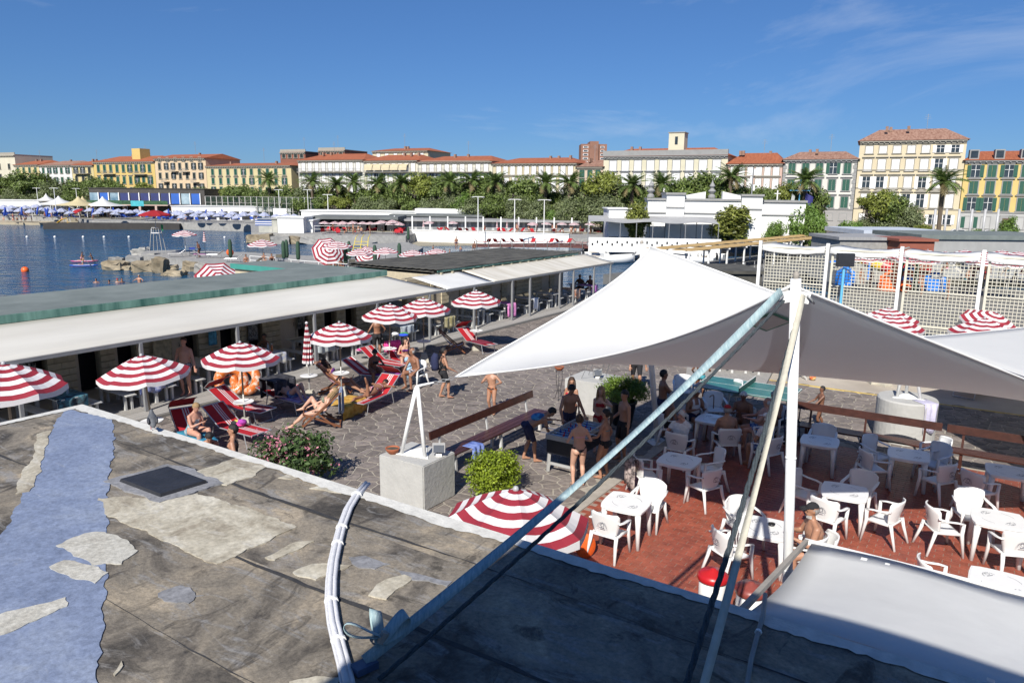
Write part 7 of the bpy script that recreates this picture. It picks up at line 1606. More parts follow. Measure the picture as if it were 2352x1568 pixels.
def board(u, v, lb, m_, ln=2.9, rz=.2):
    p = G(u, v, SEA); t = thing('paddleboard', lb, 'paddleboard', (p.x, p.y, SEA+.02), rz)
    MB().tube([(-ln/2,0,.08), (-ln*.38,0,.06), (0,0,.05), (ln*.36,0,.06), (ln/2,0,.12)], [(.05,.04), (.34,.06), (.4,.06), (.32,.06), (.04,.04)], 14, side=(0,1,0)).build('hull', m_, t, smooth=True); MB().tube([(-ln*.36,0,.115), (ln*.34,0,.115)], [(.27,.008), (.26,.008)], 10, side=(0,1,0)).build('deck_pad', white_paint, t); return p
p1 = board(194,601,'pink and white paddleboard carrying two children', mat('pink_board', (.6,.12,.3), .35, .1, 3)); p2 = board(193,611,'bright blue paddleboard with a kneeling paddler', mat('blue_board', (.02,.12,.55), .35, .1, 3))
far_person('girl kneeling on the pink paddleboard', (p1.x-.3, p1.y, SEA+.14), -80, 'kneel', 1.5, 'brown', pinkc, .03, 'paddlers', sex='f'); far_person('boy crouching on the pink paddleboard', (p1.x+.9, p1.y, SEA+.12), 100, 'kneel', 1.3, 'brown', blkc, .03, 'paddlers')
far_person('girl kneeling on the blue paddleboard with a paddle', (p2.x-.1, p2.y, SEA+.14), -60, 'kneel', 1.5, 'tan', tealc, .03, 'paddlers', sex='f')
pd = thing('paddle', 'long paddle held by the girl on the blue board', 'paddle', (p2.x+.1, p2.y-.2, SEA+.3)); MB().tube([(0,0,.6), (.8,-.2,-.1)], .02, 6).build('shaft', blackp, pd); MB().tube([(.8,-.2,-.1), (1.05,-.26,-.32)], [(.06,.015)]*2, 8).build('blade', blackp, pd)
def ball_thing(nm, lb, loc, r, m_, cat, grp=None):
    t = thing(nm, lb, cat, loc, 0, grp); MB().ball((0,0,0), r, 16, 12).build('float', m_, t, smooth=True); MB().tube([(0,0,r*.9), (0,0,r*1.3)], r*.12, 6).build('eye_ring', blackp, t); return t
om = MATS['orange_plastic']; p = G(58,624,SEA); ball_thing('buoy', 'orange buoy floating in the open water', (p.x, p.y, SEA+.15), .36, om, 'buoy'); p = G(529,590,PZ); ball_thing('buoy', 'orange buoy hanging by the yellow ladder on the pier', (p.x, p.y, PZ+.5), .4, om, 'buoy')
for k, u in enumerate((62,126,191,239,296,516)): p = G(u, 545 if u < 400 else 546, SEA); ball_thing('float', 'small white float of the swimming line', (p.x, p.y, SEA+.06), .2, white_paint, 'float', 'white floats of the swimming line')
# pedal boat
p = G(142,526,SEA); pb = thing('pedal_boat', 'yellow pedal boat with a slide near the beach', 'pedal boat', (p.x, p.y, SEA), .1); yel = mat('yellow_plastic', (.75,.45,.02), .4, .1, 3)
for y in (-.8, .8): MB().tube([(-3.2,y,.2), (-2.6,y,.15), (2.6,y,.15), (3.4,y,.35)], [.1,.35,.35,.08], 10).build('float', yel, pb, smooth=True)
MB().box((0,0,.5), (5.2,1.9,.12)).build('deck', white_paint, pb); MB().sheet([[(-1.6,-.4,.6), (-1.6,.4,.6)], [(.2,-.4,1.9), (.2,.4,1.9)], [(1.4,-.4,2.3), (1.4,.4,2.3)]], thick=.08).build('slide', yel, pb); MB().tube([(1.4,-.35,.55), (1.4,-.35,2.3)], .05, 6).build('ladder', yel, pb); MB().tube([(1.4,.35,.55), (1.4,.35,2.3)], .05, 6).build('ladder', yel, pb)
far_person('bather leaning on the yellow pedal boat', (p.x-2.3, p.y-1.4, SEA-.9), 20, 'stand', 1.75, 'pink', None, .05)
p = G(459,590,PZ); person('heavy deeply tanned man standing on the pier looking at his hands', (p.x, p.y, PZ), 75, 1.76, lean=14, bulk=1.15, hands=((-.1,.3,1.0), (.1,.32,1.02)), head=(0,22), skin='dark', hair='black', vox=.028, fingers=False, wear=[('trunks', W_trunks, blkc)])
for (u, v, lb, ps_) in ((607,610,'bather reading on the pier beside the umbrella','sit'), (625,612,'second bather reading next to the first on the pier','sit'), (566,614,'child sitting behind the white pier railing','sit'), (783,624,'grey-haired man with sunglasses sitting on the pier','sit'), (766,622,'dark-skinned bather reclining on the pier','lie'), (1048,573,'man in dark trunks walking on the inner beach pier','stand'), (1090,577,'man in black shorts sitting at the inner beach','sit')):
    p = G(u, v, PZ); far_person(lb, tuple(p), random.uniform(120, 240), ps_, 1.72, random.choice(['tan','brown','dark']), None, .035, 'bathers on the pier')
# ================================================================ far beach club on the left
QZ = -.5
MB().prism(ccw([tuple(AY(u, 450, y)[:2]) for u, y in ((205,163), (317,162), (570,152.5), (640,150), (700,205), (-200,260), (-200,190), (170,178))]), -4, QZ).build('quay', conc_grey, kind='structure')
MB().prism(ccw([tuple(AY(u, 450, y)[:2]) for u, y in ((-150,172), (172,172), (172,182), (-150,205))]), -2.4, -1.5).build('beach', mat('sand', (.36,.31,.22), .95, .1, 1), kind='structure')
MB().box((0,0,0), (27,3,1.6)).build('jetty', mat('dark_jetty', (.035,.032,.03), .8, .2, 1), loc=tuple(AY(257,450,157)*Vector((1,1,0))+Vector((0,0,-1.5))), rz=.12, kind='structure')
bl_l = mat('blue_sling_far', (.02,.07,.36), .7, .15, 2, trans=.1)
UB = Stock(make_umbrella(1.3, 2.5, [0,1,0,1,0,1,0,1,0,1], [blu_c, wht_c], pole_g, False, False, False, 'x', .7))
BL = [(8,470),(28,471),(58,471),(45,478),(93,476),(108,474),(84,468),(140,478),(150,472),(182,475),(172,480),(208,477),(235,476),(252,479),(270,479),(286,480),(300,482,),(312,480),(330,483),(345,483),(360,482),(385,482),(406,483),(415,485),(436,481),(458,483),(486,484),(510,484),(535,485),(558,486),(580,486),(582,485),(606,487),(634,491),(656,490),(676,491),(704,491),(740,492),(20,478),(70,480),(120,481),(160,484),(225,484),(262,486),(340,488),(445,489),(470,489),(500,490),(525,491),(548,492),(420,492)]
for i, (u, v) in enumerate(BL):
    Y = (166+ (482-v)*1.6) if u < 600 else 158; p = AY(u, v, Y); UB.put((p.x, p.y, QZ), i*.7, 'blue and white striped umbrella of the far beach club', 'blue umbrellas of the far beach club', max(.75, (p.z-QZ)/2.5), (random.uniform(-.15,.15), random.uniform(-.15,.15)))
def make_simple_lounger(m_, nm, cat, lb):
    t = thing(nm, lb, cat); b_ = MB().sheet([[(-.3,.95,.36), (.3,.95,.36)], [(-.3,-.2,.36), (.3,-.2,.36)]], thick=.02).build('seat', m_, t); MB().sheet([[(-.3,-.2,.37), (.3,-.2,.37)], [(-.3,-.75,.85), (.3,-.75,.85)]], thick=.02).build('backrest', m_, t)
    for y in (.75, -.35): MB().tube([(-.3,y,.35), (-.3,y,.0), (.3,y,.0), (.3,y,.35)], .02, 5).build('leg_frame', alu, t)
    return t
BLo = Stock(make_simple_lounger(bl_l, 'sun_lounger', 'sun lounger', 'x')); rnd = random.Random(11)
for i in range(96):
    u = rnd.uniform(-5, 600); Y = rnd.uniform(162, 178) if u > 320 else rnd.uniform(170, 192); p = AY(u, 450, Y); BLo.put((p.x, p.y, QZ), rnd.uniform(0, 6.28), 'blue sling lounger among the blue umbrellas', 'blue loungers of the far beach club', 1.15)
BC = Stock(closed_cover(mat('blue_cover', (.02,.06,.34), .8, .1, 3), 'x'))
for i in range(14): u = (2,12,44,78,105,154,205,262,382,465,512,540,100,128)[i]; p = AY(u, 450, 165+(i % 4)*3); BC.put((p.x, p.y, QZ), 0, 'closed blue umbrella leaning at the far beach club', 'closed blue umbrellas', 1.05, (.0, (.25,-.2,.1)[i % 3]))
UR = Stock(make_umbrella(1.4, 2.4, [0]*10, [solidred, solidred], pole_g, False, False, False, 'x')); p = AY(186,480,165); UR.put((p.x, p.y, QZ), 0, 'plain dark red umbrella among the blue ones', None, 1.05, (.3,-.35))
for i in range(26):
    u = rnd.choice([rnd.uniform(0, 60), rnd.uniform(0, 200), rnd.uniform(200, 590)]); onb = u < 170 and i % 2; Y = rnd.uniform(172, 177) if onb else rnd.uniform(163, 178); p = AY(u, 450, Y); z = (-1.5 if onb else QZ)
    far_person('bather %s at the far beach club' % ('standing on the strip of sand' if onb else 'among the blue umbrellas'), (p.x, p.y, z), rnd.uniform(0, 360), rnd.choice(['stand','stand','sit']), rnd.uniform(1.55, 1.85), rnd.choice(['tan','brown','fair']), rnd.choice([navyc, redc, blkc, tealc]), .06, 'bathers at the far beach club')
# peaked tents
for (u, v, u0, u1, yb, Y, m_, lb) in ((107,444,90,128,461,196,0,'small white peaked tent'), (135,450,92,172,470,184,0,'large white peaked tent left of the beige one'), (180,451,143,225,472,180,1,'large beige peaked tent'), (190,450,178,222,468,192,1,'beige peaked tent behind the large beige one'), (236,451,207,280,473,181,0,'white peaked tent beside the banners')):
    p = AY(u, 460, Y); zt, zb = AY(u, v, Y).z, AY(u, yb, Y).z; rr = (u1-u0)/2*Y/FPX; t = thing('peaked_tent', lb+' at the far beach club', 'tent', (p.x, p.y, QZ))
    mm = MB(); n_ = 16; prof = [(.02,0), (.1,.22), (.28,.5), (.55,.75), (1,1)]; vs = []
    for (r, f) in prof:
        for j in range(n_): a = 2*math.pi*j/n_; q = 1/max(abs(math.cos(a)), abs(math.sin(a))) if r > .3 else 1; q = 1+(q-1)*r; vs.append((rr*r*math.cos(a)*q, rr*r*math.sin(a)*q, zt-QZ+(zb-zt)*f-.5*math.sin(4*a)**2*0))
    mm.add(vs, [((i+1)*n_+j, (i+1)*n_+(j+1) % n_, i*n_+(j+1) % n_, i*n_+j) for i in range(4) for j in range(n_)]); mm.build('canvas', [canvas, mat('beige_canvas', (.56,.48,.28), .8, .06, 1, trans=.15)][m_], t, smooth=True)
    for (x, y) in ((-1,-1), (1,-1), (1,1), (-1,1)): MB().tube([(x*rr*.97,y*rr*.97,0), (x*rr*.97,y*rr*.97,zb-QZ)], .06, 6).build('post', white_paint, t)
def lowbox(label, u0, u1, ytop, ybot, Y, d, m_, name='cabin', cat='building', roof=None, z0=QZ, rz=0, rh=.15, over=.2, col=0, parts=None):
    a, b = AY(u0, 450, Y), AY(u1, 450, Y*(1 if not rz else 1)); W = (b-a).length; zt = AY((u0+u1)/2, ytop, Y).z; t = thing(name, label, cat, (a.x, a.y, z0), rz); h = zt-z0
    MB().box((W/2, d/2, (h-rh)/2), (W, d, h-rh)).build('wall', m_, t); MB().box((W/2, d/2, h-rh/2), (W+2*over, d+2*over, rh)).build('roof', roof or m_, t)
    if parts: parts(t, W, h)
    return t
def openings(n_, w_=.9, h_=1.9, m_=None):
    def f(t, W, h):
        for k in range(n_): MB().box((W*(k+.5)/n_,-.02,min(h_/2+.15, h*.5)), (w_,.08,min(h_, h-.5))).build('doorway', m_ or dark, t)
    return f
lowbox('long white canvas roofed terrace behind the far umbrellas', -60, 96, 459, 480, 196, 8, white_wall, 'terrace_roof', parts=openings(9,2.2))
lowbox('white canvas awning roof along the right part of the far beach club', 392, 760, 474, 492, 172, 9, white_wall, 'terrace_roof', roof=canvas, parts=openings(14,2))
# bar building with banners
bb = lowbox('dark terrace bar on pillars hung with blue printed banners', 205, 470, 432, 480, 188, 12, mat('dark_frame', (.06,.055,.05), .8, .2, 1), 'terrace_bar', parts=None); Wb = 29.4
banm = [mat('banner_sea', (.04,.18,.30), .6, .4, .35, col2=(.35,.45,.5)), mat('banner_blue', (.02,.10,.40), .6, .1, .5), mat('banner_navy', (.02,.03,.12), .6, .2, .5)]
for k in range(11):
    x = 1.2+k*2.55; MB().box((x,-.1,4.6), (2.0,.08,2.6)).build('banner', banm[(0,1,0,2,2,2,2,2,1,0,1)[k]], bb)
    MB().box((x+1.2,-.2,4.6), (.22,.2,2.8)).build('post', white_paint, bb)
MB().box((11,-1.6,3.0), (20,3.2,.25)).build('terrace_floor', mat('pink_plaster', (.46,.34,.29), .9, .1, 1), bb); MB().box((11,-3.15,3.6), (20,.06,1.0)).build('balustrade', mat('green_hedge_net', (.03,.08,.04), .9, .4, 2), bb); MB().box((13.5,-3.2,3.4), (3.2,.06,1.3)).build('sign', mat('turquoise_sign', (.05,.36,.42), .6, .2, 1), bb)
for k in range(6): MB().box((2+k*4,-2.9,1.45), (.5,.5,2.9)).build('pillar', MATS['pink_plaster'], bb)
# tennis court fence
tf = thing('court_fence', 'tall wire tennis court fence with steel posts behind the far beach club', 'fence', tuple(AY(471,450,176)*Vector((1,1,0))+Vector((0,0,QZ)))); Lf = AY(756,450,166)*Vector((1,1,0))-AY(471,450,176)*Vector((1,1,0))
for k in range(22): q = Lf*(k/21); MB().box((q.x,q.y,2.6), (.16,.16,5.6)).build('post', mat('steel_post', (.36,.35,.33), .6, .15, 1), tf)
for z in (.4,2.2,4.0,5.4): MB().bar(Vector((0,0,z)), Lf+Vector((0,0,z)), .06, .06).build('rail', MATS['steel_post'], tf)
mm = MB()
for k in range(120): q = Lf*(k/120); mm.box((q.x,q.y+.1,2.9), (.03,.02,5.0))
for k in range(20): mm.bar(Vector((0,.1,.5+k*.25)), Lf+Vector((0,.1,.5+k*.25)), .02, .03)
mm.build('wire_mesh', mat('green_wire', (.03,.08,.06), .7, .2, 1), tf, kind='stuff'); MB().box((Lf.x*.63,Lf.y*.63-.2,2.1), (4,.08,1.6)).build('sign', white_paint, tf)
# lamp posts in the park and club
for i, (u, vt, vb, Y) in enumerate(((130,432,492,168),(88,432,470,190),(178,433,470,195),(754,447,492,150),(1098,452,482,118),(1182,458,490,112),(1250,459,490,110),(642,436,480,165),(708,436,480,165))):
    a = AY(u, vb, Y); zt = AY(u, vt, Y).z; t = thing('lamp_post', 'white lamp post with twin arms, %s along the promenade' % ordn[i], 'lamp post', (a.x, a.y, QZ), 0, 'lamp posts'); h = zt-QZ; MB().tube([(0,0,0), (0,0,h)], [.1,.06], 8).build('pole', white_paint, t); MB().box((0,0,h), (1.6,.1,.08)).build('arm', white_paint, t)
    for sx in (-.8, .8): MB().box((sx,0,h-.05), (.4,.2,.12)).build('lamp', mat('lamp_grey', (.4,.4,.4), .4, .1, 2), t)
# ================================================================ second bathing establishment (centre)
MB().prism(ccw([tuple(AY(u, 450, y)[:2]) for u, y in ((572,122), (640,119), (780,117), (930,117), (955,126), (1080,126), (1180,122), (1300,118), (1520,108), (1520,132), (1180,142), (572,152))]), -4, QZ).build('quay', conc_grey, kind='structure')
MB().prism(ccw(gp([(930,563), (1060,562), (1190,560), (1190,548), (1080,546), (930,548)], -1.85)), -3, -1.85).build('beach', mat('grey_sand', (.30,.27,.20), .95, .12, 1), kind='structure')
MB().prism(ccw(gp([(880,594), (940,588), (972,568), (935,556), (850,560), (838,578)], PZ)), -3, PZ).build('pier', conc_grey, kind='structure')
for q, (u, v, w_, h_) in enumerate([(585,558,34,18), (612,559,30,20), (645,560,40,17), (678,560,30,17), (710,560,40,15), (745,560,36,14), (780,560,36,14), (815,558,30,14), (850,566,26,12), (890,590,20,14), (960,600,20,12)]): rock('quay boulder', u, v, w_, h_, rock_m if q < 2 or q % 3 == 0 else conc_grey, -2.1, 50+q, q % 3 > 0, grp='boulders of the second quay')['label'] = 'boulder at the foot of the second quay, %s from the white hut' % ordn[q]
lowbox('white windowless hut with peeling paint at the quay end', 634, 694, 498, 540, 122, 6, white_wall, 'hut'); lowbox('lower white wall section right of the quay hut', 694, 715, 505, 525, 124, 5, white_wall, 'hut')
lowbox('old pale green stained bathing hut at the corner of the quay', 590, 633, 502, 545, 123, 5, mat('stained_plaster', (.40,.42,.38), .9, .35, .4, .3, col2=(.5,.48,.42)), 'hut', rh=.1)
for k in range(1): t = thing('windbreak', 'blue and white striped windbreak on the quay', 'windbreak', tuple(AY(582,450,123)*Vector((1,1,0))+Vector((0,0,QZ)))); [MB().box((1.4,0,1.2+.18*q), (2.8,.04,.17)).build('stripe', [blu_c, wht_c][q % 2], t) for q in range(7)]; [MB().tube([(x,0,0), (x,0,2.5)], .04, 6).build('pole', pole_g, t) for x in (0, 2.8)]
gr_roof = mat('grey_corrugated', (.27,.27,.27), .8, .15, .8, .3, stretch=(12,1,1)); dk_roof = mat('dark_slate_roof', (.13,.14,.14), .9, .15, .5, .2)
lowbox('long green and grey roofed beach bar behind the striped umbrellas', 717, 905, 497, 530, 129, 9, mat('olive_wall', (.24,.22,.15), .8, .2, 1), 'beach_bar', roof=dk_roof, rh=.5, over=.7, parts=openings(9,2.0,2.0))
lowbox('long cabin row with grey corrugated canopy over the inner beach', 900, 1365, 505, 533, 135, 7, mat('mid_grey_wall', (.42,.42,.42), .8, .1, 1), 'cabin_row', roof=gr_roof, rh=.35, over=1.2, parts=openings(26,.9,1.9,mat('grey_door', (.2,.21,.22), .7, .1, 1)))  # cabin row wall is one even mid grey
lowbox('dark flat roofs behind the cabin row', 896, 1110, 493, 510, 144, 6, dk_roof, 'flat_building', rh=.4); lowbox('white curved-roof hall behind the cabin row', 955, 1135, 480, 500, 146, 5, white_wall, 'hall', rh=.9); lowbox('white parapet building with small windows', 1195, 1352, 494, 512, 143, 5, white_wall, 'flat_building', parts=openings(4,1,.7)); lowbox('long white low roofs in front of the park', 690, 960, 484, 500, 148, 8, white_wall, 'flat_building')
# columns of the cabin row canopy
for k in range(12): p = AY(905+k*41, 450, 130.5); tag(MB().box((0,0,1.35), (.22,.22,2.7)).build('column', white_paint, loc=(p.x, p.y, QZ)), 'white column of the inner beach canopy', 'column', 'canopy columns of the inner beach')
CU = [(744,509),(768,512),(788,508),(811,508),(833,509),(850,510),(866,510),(878,506),(897,509),(902,505),(915,524),(986,512),(1040,513),(1223,523),(1254,525),(1290,527),(1318,528),(1353,528)]
for i, (u, v) in enumerate(CU): Y = 128 if u > 930 else 122; p = AY(u, v, Y); UF.put((p.x, p.y, QZ), i*.8, UL+'of the second bathing establishment across the water', 'striped umbrellas of the second establishment', max(.8, (p.z-QZ)/2.45), (random.uniform(-.1,.1), random.uniform(-.1,.1)))
for i, u in enumerate((972,1165,1191,1142)): striped_closed(tuple(AY(u, 450, 128)*Vector((1,1,0))+Vector((0,0,QZ))), 'closed striped umbrella of the second bathing establishment', 'closed striped umbrellas')
RLo = Stock(make_simple_lounger(lred, 'sun_lounger', 'sun lounger', 'x'))
for i in range(34):
    u = rnd.uniform(735, 925) if i < 18 else rnd.uniform(985, 1370); Y = rnd.uniform(118, 126) if i < 18 else rnd.uniform(126.5, 129.5); p = AY(u, 450, Y); RLo.put((p.x, p.y, QZ), rnd.uniform(0, 6.28), 'red lounger of the second bathing establishment', 'red loungers of the second establishment', 1.05)
for i in range(26):
    u = rnd.uniform(740, 930) if i < 9 else rnd.uniform(985, 1370); Y = rnd.uniform(118, 126) if i < 9 else rnd.uniform(126.5, 129.5); p = AY(u, 450, Y); far_person('bather on the quay of the second bathing establishment', (p.x, p.y, QZ), rnd.uniform(0, 360), rnd.choice(['stand','stand','sit']), rnd.uniform(1.5, 1.85), rnd.choice(['tan','brown','dark']), rnd.choice([navyc, redc, blkc, whc]), .05, 'bathers of the second establishment')
rail_line('white railing on the quay of the second establishment', [(722,534), (830,535)], QZ, 1.1, step=2.5); rail_line('white railing beside the quay hut', [(650,533), (700,534)], QZ, 1.1, step=2.5)
yl = thing('beach_ladder', 'yellow tube ladder down to the water', 'ladder', tuple(G(832,560,PZ))); yw = mat('yellow_tube', (.65,.5,.05), .5, .1, 3)
for x in (-.9, 0, .9): MB().tube([(x,1.5,1.2), (x,0,.9), (x*1.2,-2.2,-1.4)], .05, 6).build('side_tube', yw, yl)
for k in range(5): MB().box((0,-.4-.4*k,.35-.42*k), (1.9,.3,.05)).build('step', yw, yl)
# white sea wall of the inner beach, red deck with loungers
ws = thing('sea_wall', 'white sea wall above the small grey beach', 'wall', tuple(AY(948,450,125.4)*Vector((1,1,0)))); Wd = (AY(1310,450,117.2)-AY(948,450,125.4))*Vector((1,1,0)); MB().bar(Vector((0,0,-1.1)), Wd+Vector((0,0,-1.1)), .5, 2.2).build('wall', white_wall, ws); MB().bar(Vector((0,0,.05)), Wd+Vector((0,0,.05)), .7, .12).build('coping', white_wall, ws)
rd = [tuple(G(u, v, -.9)[:2]) for u, v in ((1085,560), (1290,558), (1470,566), (1462,572), (1290,566), (1085,565))]
rdk = MB().prism(ccw(rd), -1.05, -.9).build('boardwalk', mat('red_deck', (.12,.045,.035), .8, .2, 1), kind='structure')
for k in range(14): u = 1095+k*27; p = G(u, 566+(u-1085)*.012, -.95); MB().tube([(0,0,-1.4), (0,0,.9)], .05, 6).build('pile', dk_roof, rdk, loc=(p.x, p.y, -.95))
for i in range(18): u = 1100+i*20.5; p = G(u, 561.5+max(0, (u-1290)*.03), -.9); RLo.put((p.x, p.y, -.9), rnd.uniform(0, 6.28), 'red lounger on the red boardwalk over the water', 'red loungers on the boardwalk', 1.0)
for (u, v, lb) in ((1172,552,'boy wading near the turquoise boat'), (1020,577,'child bathing off the inner beach'), (1058,570,'swimmer beside the light blue float'), (995,568,'swimmer under the sea wall'), (1033,578,'swimmer with a white cap in the inner cove')): p = G(u, v+3, SEA); far_person(lb, (p.x, p.y, SEA-1.0), rnd.uniform(0, 360), 'stand', 1.6, 'tan', redc, .04, 'swimmers in the inner cove')
# ================================================================ boats
hullw = mat('white_gelcoat', (.72,.72,.70), .25, .04, 2); rubber = mat('grey_rubber', (.22,.23,.24), .5, .1, 3)
def boat(label, loc, rz, L_=5.5, B2=1.0, m_=hullw, inner=None, rib=False, motor=True, name='motor_boat'):
    t = thing(name, label, 'boat', loc, rz); n_ = 11; rows = []
    for i in range(n_):
        f = i/(n_-1); b_ = B2*(1-max(0, (f-.55)/.45)**2.2); zt = .75+.35*f*f; zk = -.25+.55*max(0, (f-.7)/.3)**2
        rows.append([((f-.5)*L_, -b_, zt), ((f-.5)*L_, -b_*.85, .15), ((f-.5)*L_, 0, zk), ((f-.5)*L_, b_*.85, .15), ((f-.5)*L_, b_, zt)])
    MB().sheet(rows, thick=.05).build('hull', m_, t, smooth=True); MB().add([rows[0][k] for k in range(5)], [(0,1,2,3,4)]).build('transom', m_, t)
    MB().prism(ccw([(r[0][0]*.97, r[0][1]*.86) for r in rows]+[(r[4][0]*.97, r[4][1]*.86) for r in rows[::-1]]), .45, .5).build('cockpit_floor', inner or mat('boat_floor', (.42,.4,.36), .7, .1, 3), t)
    if rib:
        for sg in (0, 4): MB().tube([Vector(r[sg])+Vector((0,0,.02)) for r in rows], .22, 10).build('tube', rubber, t, smooth=True)
    MB().box((-.1*L_,0,.85), (.7,B2*1.1,.7)).build('console', m_, t); MB().box((-.28*L_,0,.72), (.5,B2*1.4,.4)).build('seat', mat('boat_seat', (.55,.5,.42), .7, .1, 3), t)
    if motor: mo = MB().tube([(-L_/2-.25,0,.25), (-L_/2-.25,0,.95), (-L_/2-.15,0,1.35)], [(.12,.1), (.2,.16), (.14,.1)], 10).build('outboard', mat('black_motor', (.015,.016,.018), .3, .2, 4), t, smooth=True)
    return t
for (u, v, rz, L_, B2, lb, rib) in ((1400,604,.25,6.5,1.15,'long white motor boat moored nearest the cabins', False), (1385,592,.4,5.5,1.0,'white motor boat with two black outboards', False), (1440,594,.05,5.2,1.0,'grey inflatable boat among the moored boats', True), (1585,603,2.7,6,1.1,'white cruiser moored beside the pergola walkway', False), (1620,595,2.6,5,.95,'small white boat behind the cruiser', False), (1560,590,2.8,5,.95,'white boat with yellow gear on deck', False)):
    p = G(u, v, SEA); boat(lb, (p.x, p.y, SEA), rz, L_, B2, rib=rib)
p = G(1100,559,SEA); boat('turquoise hull turned on the edge of the boardwalk', (p.x+1, p.y, SEA+.1), .05, 7.5, .9, mat('turquoise_hull', (.02,.35,.45), .4, .1, 3), motor=False, name='rowing_boat'); p = G(1360,577,SEA); boat('small white pedal boat with blue seats at the boardwalk', (p.x, p.y, SEA), .1, 3.2, .8, inner=blu_c, motor=False, name='pedal_boat'); p = G(1150,573,SEA); boat('small white pedal boat near the end of the boardwalk', (p.x, p.y, SEA), .3, 3.2, .8, inner=blu_c, motor=False, name='pedal_boat')
# ================================================================ pergola walkway with reed mats
WZ = -1.1
wk0, wk1 = AY(1600,450,67)*Vector((1,1,0)), AY(1960,450,98)*Vector((1,1,0)); wd = (wk1-wk0).normalized(); wn = Vector((wd.y,-wd.x,0)); Lw = (wk1-wk0).length
def wq(a, b): p = wk0+wd*a+wn*b; return (p.x, p.y)
MB().prism(ccw([wq(-4,-7), wq(Lw,-7), wq(Lw,6), wq(-4,6)]), -3.5, WZ).build('walkway', mat('walkway_boards', (.12,.12,.115), .9, .2, 1), kind='structure')
pgl = thing('pergola', 'long white pergola roofed with golden reed mats over the walkway', 'pergola', (wk0.x, wk0.y, WZ), math.atan2(wd.y, wd.x)); reed = mat('reed_mat', (.40,.27,.11), .9, .25, 1.2, .5, stretch=(1,14,1), detail=6)
for k in range(12):
    x = k*Lw/11
    for y in (.4, 4.9): MB().box((x,y,1.1), (.14,.14,2.2)).build('post', white_paint, pgl)
    MB().box((x,2.6,2.22), (.12,5.0,.14)).build('beam', white_paint, pgl)
for (y0, y1, z) in ((.2,2.3,2.36), (2.9,5.1,2.38)):
    for k in range(11): rows = [[(k*Lw/11+a, y, z+.03*math.sin(a*3+y*2)) for y in (y0, (y0+y1)/2, y1)] for a in np.linspace(.0, Lw/11-.04, 5)]; MB().sheet(rows[::-1], thick=.03).build('reed_panel', reed, pgl)
rl = thing('walkway_railing', 'black railing along the pergola walkway', 'railing', (wk0.x, wk0.y, WZ), math.atan2(wd.y, wd.x))
for z in (.5,.95): MB().bar((0,-.9,z), (Lw*.8,-.9,z), .05, .05).build('rail', blackp, rl)
for k in range(16): MB().tube([(k*Lw*.8/15,-.9,0), (k*Lw*.8/15,-.9,.95)], .03, 6).build('post', MATS['lamp_grey'], rl)
lowbox('dark slatted roof beside the pergola walkway', 1640, 1765, 622, 640, 50, 5, dark_roof, 'flat_building', z0=-2.5, rh=.2)
# ================================================================ mesh court with canvas tops
fs = 31.4; ivory = mat('ivory_steel', (.55,.53,.44), .5, .08, 3)
ct = thing('mesh_court', 'tall ivory steel lattice court with white canvas along its top', 'fence', tuple(Q(fs,-8.15,0)), RZ); pw_ = 2.62
bar_v = MB()
for i in range(7):
    x0 = i*pw_
    MB().box((x0,0,2.2), (.12,.12,4.4)).build('post', white_paint, ct)
    if i: MB().box((x0+.2,0.02,2.1), (.07,.07,4.2)).build('post', ivory, ct)
    lat = MB(); xs0, xs1 = x0+.24, x0+pw_-.06
    for k in range(20): lat.box((xs0+(xs1-xs0)*k/19,0,2.15), (.02,.02,4.0))
    for k in range(32): lat.box(((xs0+xs1)/2,.021,.2+k*.128), (xs1-xs0,.02,.026))
    lat.build('lattice', ivory, ct, kind='stuff')
    for z in (.12,1.45,2.75,4.15): MB().box(((xs0+xs1)/2,-.03,z), (xs1-xs0,.05,.05)).build('rail', ivory, ct)
    rows = [[(x, y, 4.26-.12*math.sin(math.pi*(x-x0)/pw_)-.05*f+(0 if f else -.22)+.012*math.sin(x*9+i)) for x in np.linspace(x0+.1, x0+pw_-.1, 9)] for f, y in ((0,-.12), (0.2,0.0), (.5,1.2), (1.2,2.6))]
    MB().sheet(rows[::-1], thick=.01).build('canvas', canvas, ct, smooth=True)
    MB().bar((x0,0,4.3), (x0,2.6,4.22), .05, .05).build('canvas_rail', ivory, ct)
fl = thing('floodlight_pole', 'black floodlight on a light blue pole before the mesh court', 'floodlight', tuple(Q(30.6,-4.75,0))); MB().tube([(0,0,0), (0,0,3.55)], .05, 8).build('pole', mat('sky_blue_paint', (.12,.42,.66), .5, .08, 3), fl); MB().box((0,-.05,3.85), (.62,.22,.5)).build('lamp_head', blackp, fl)
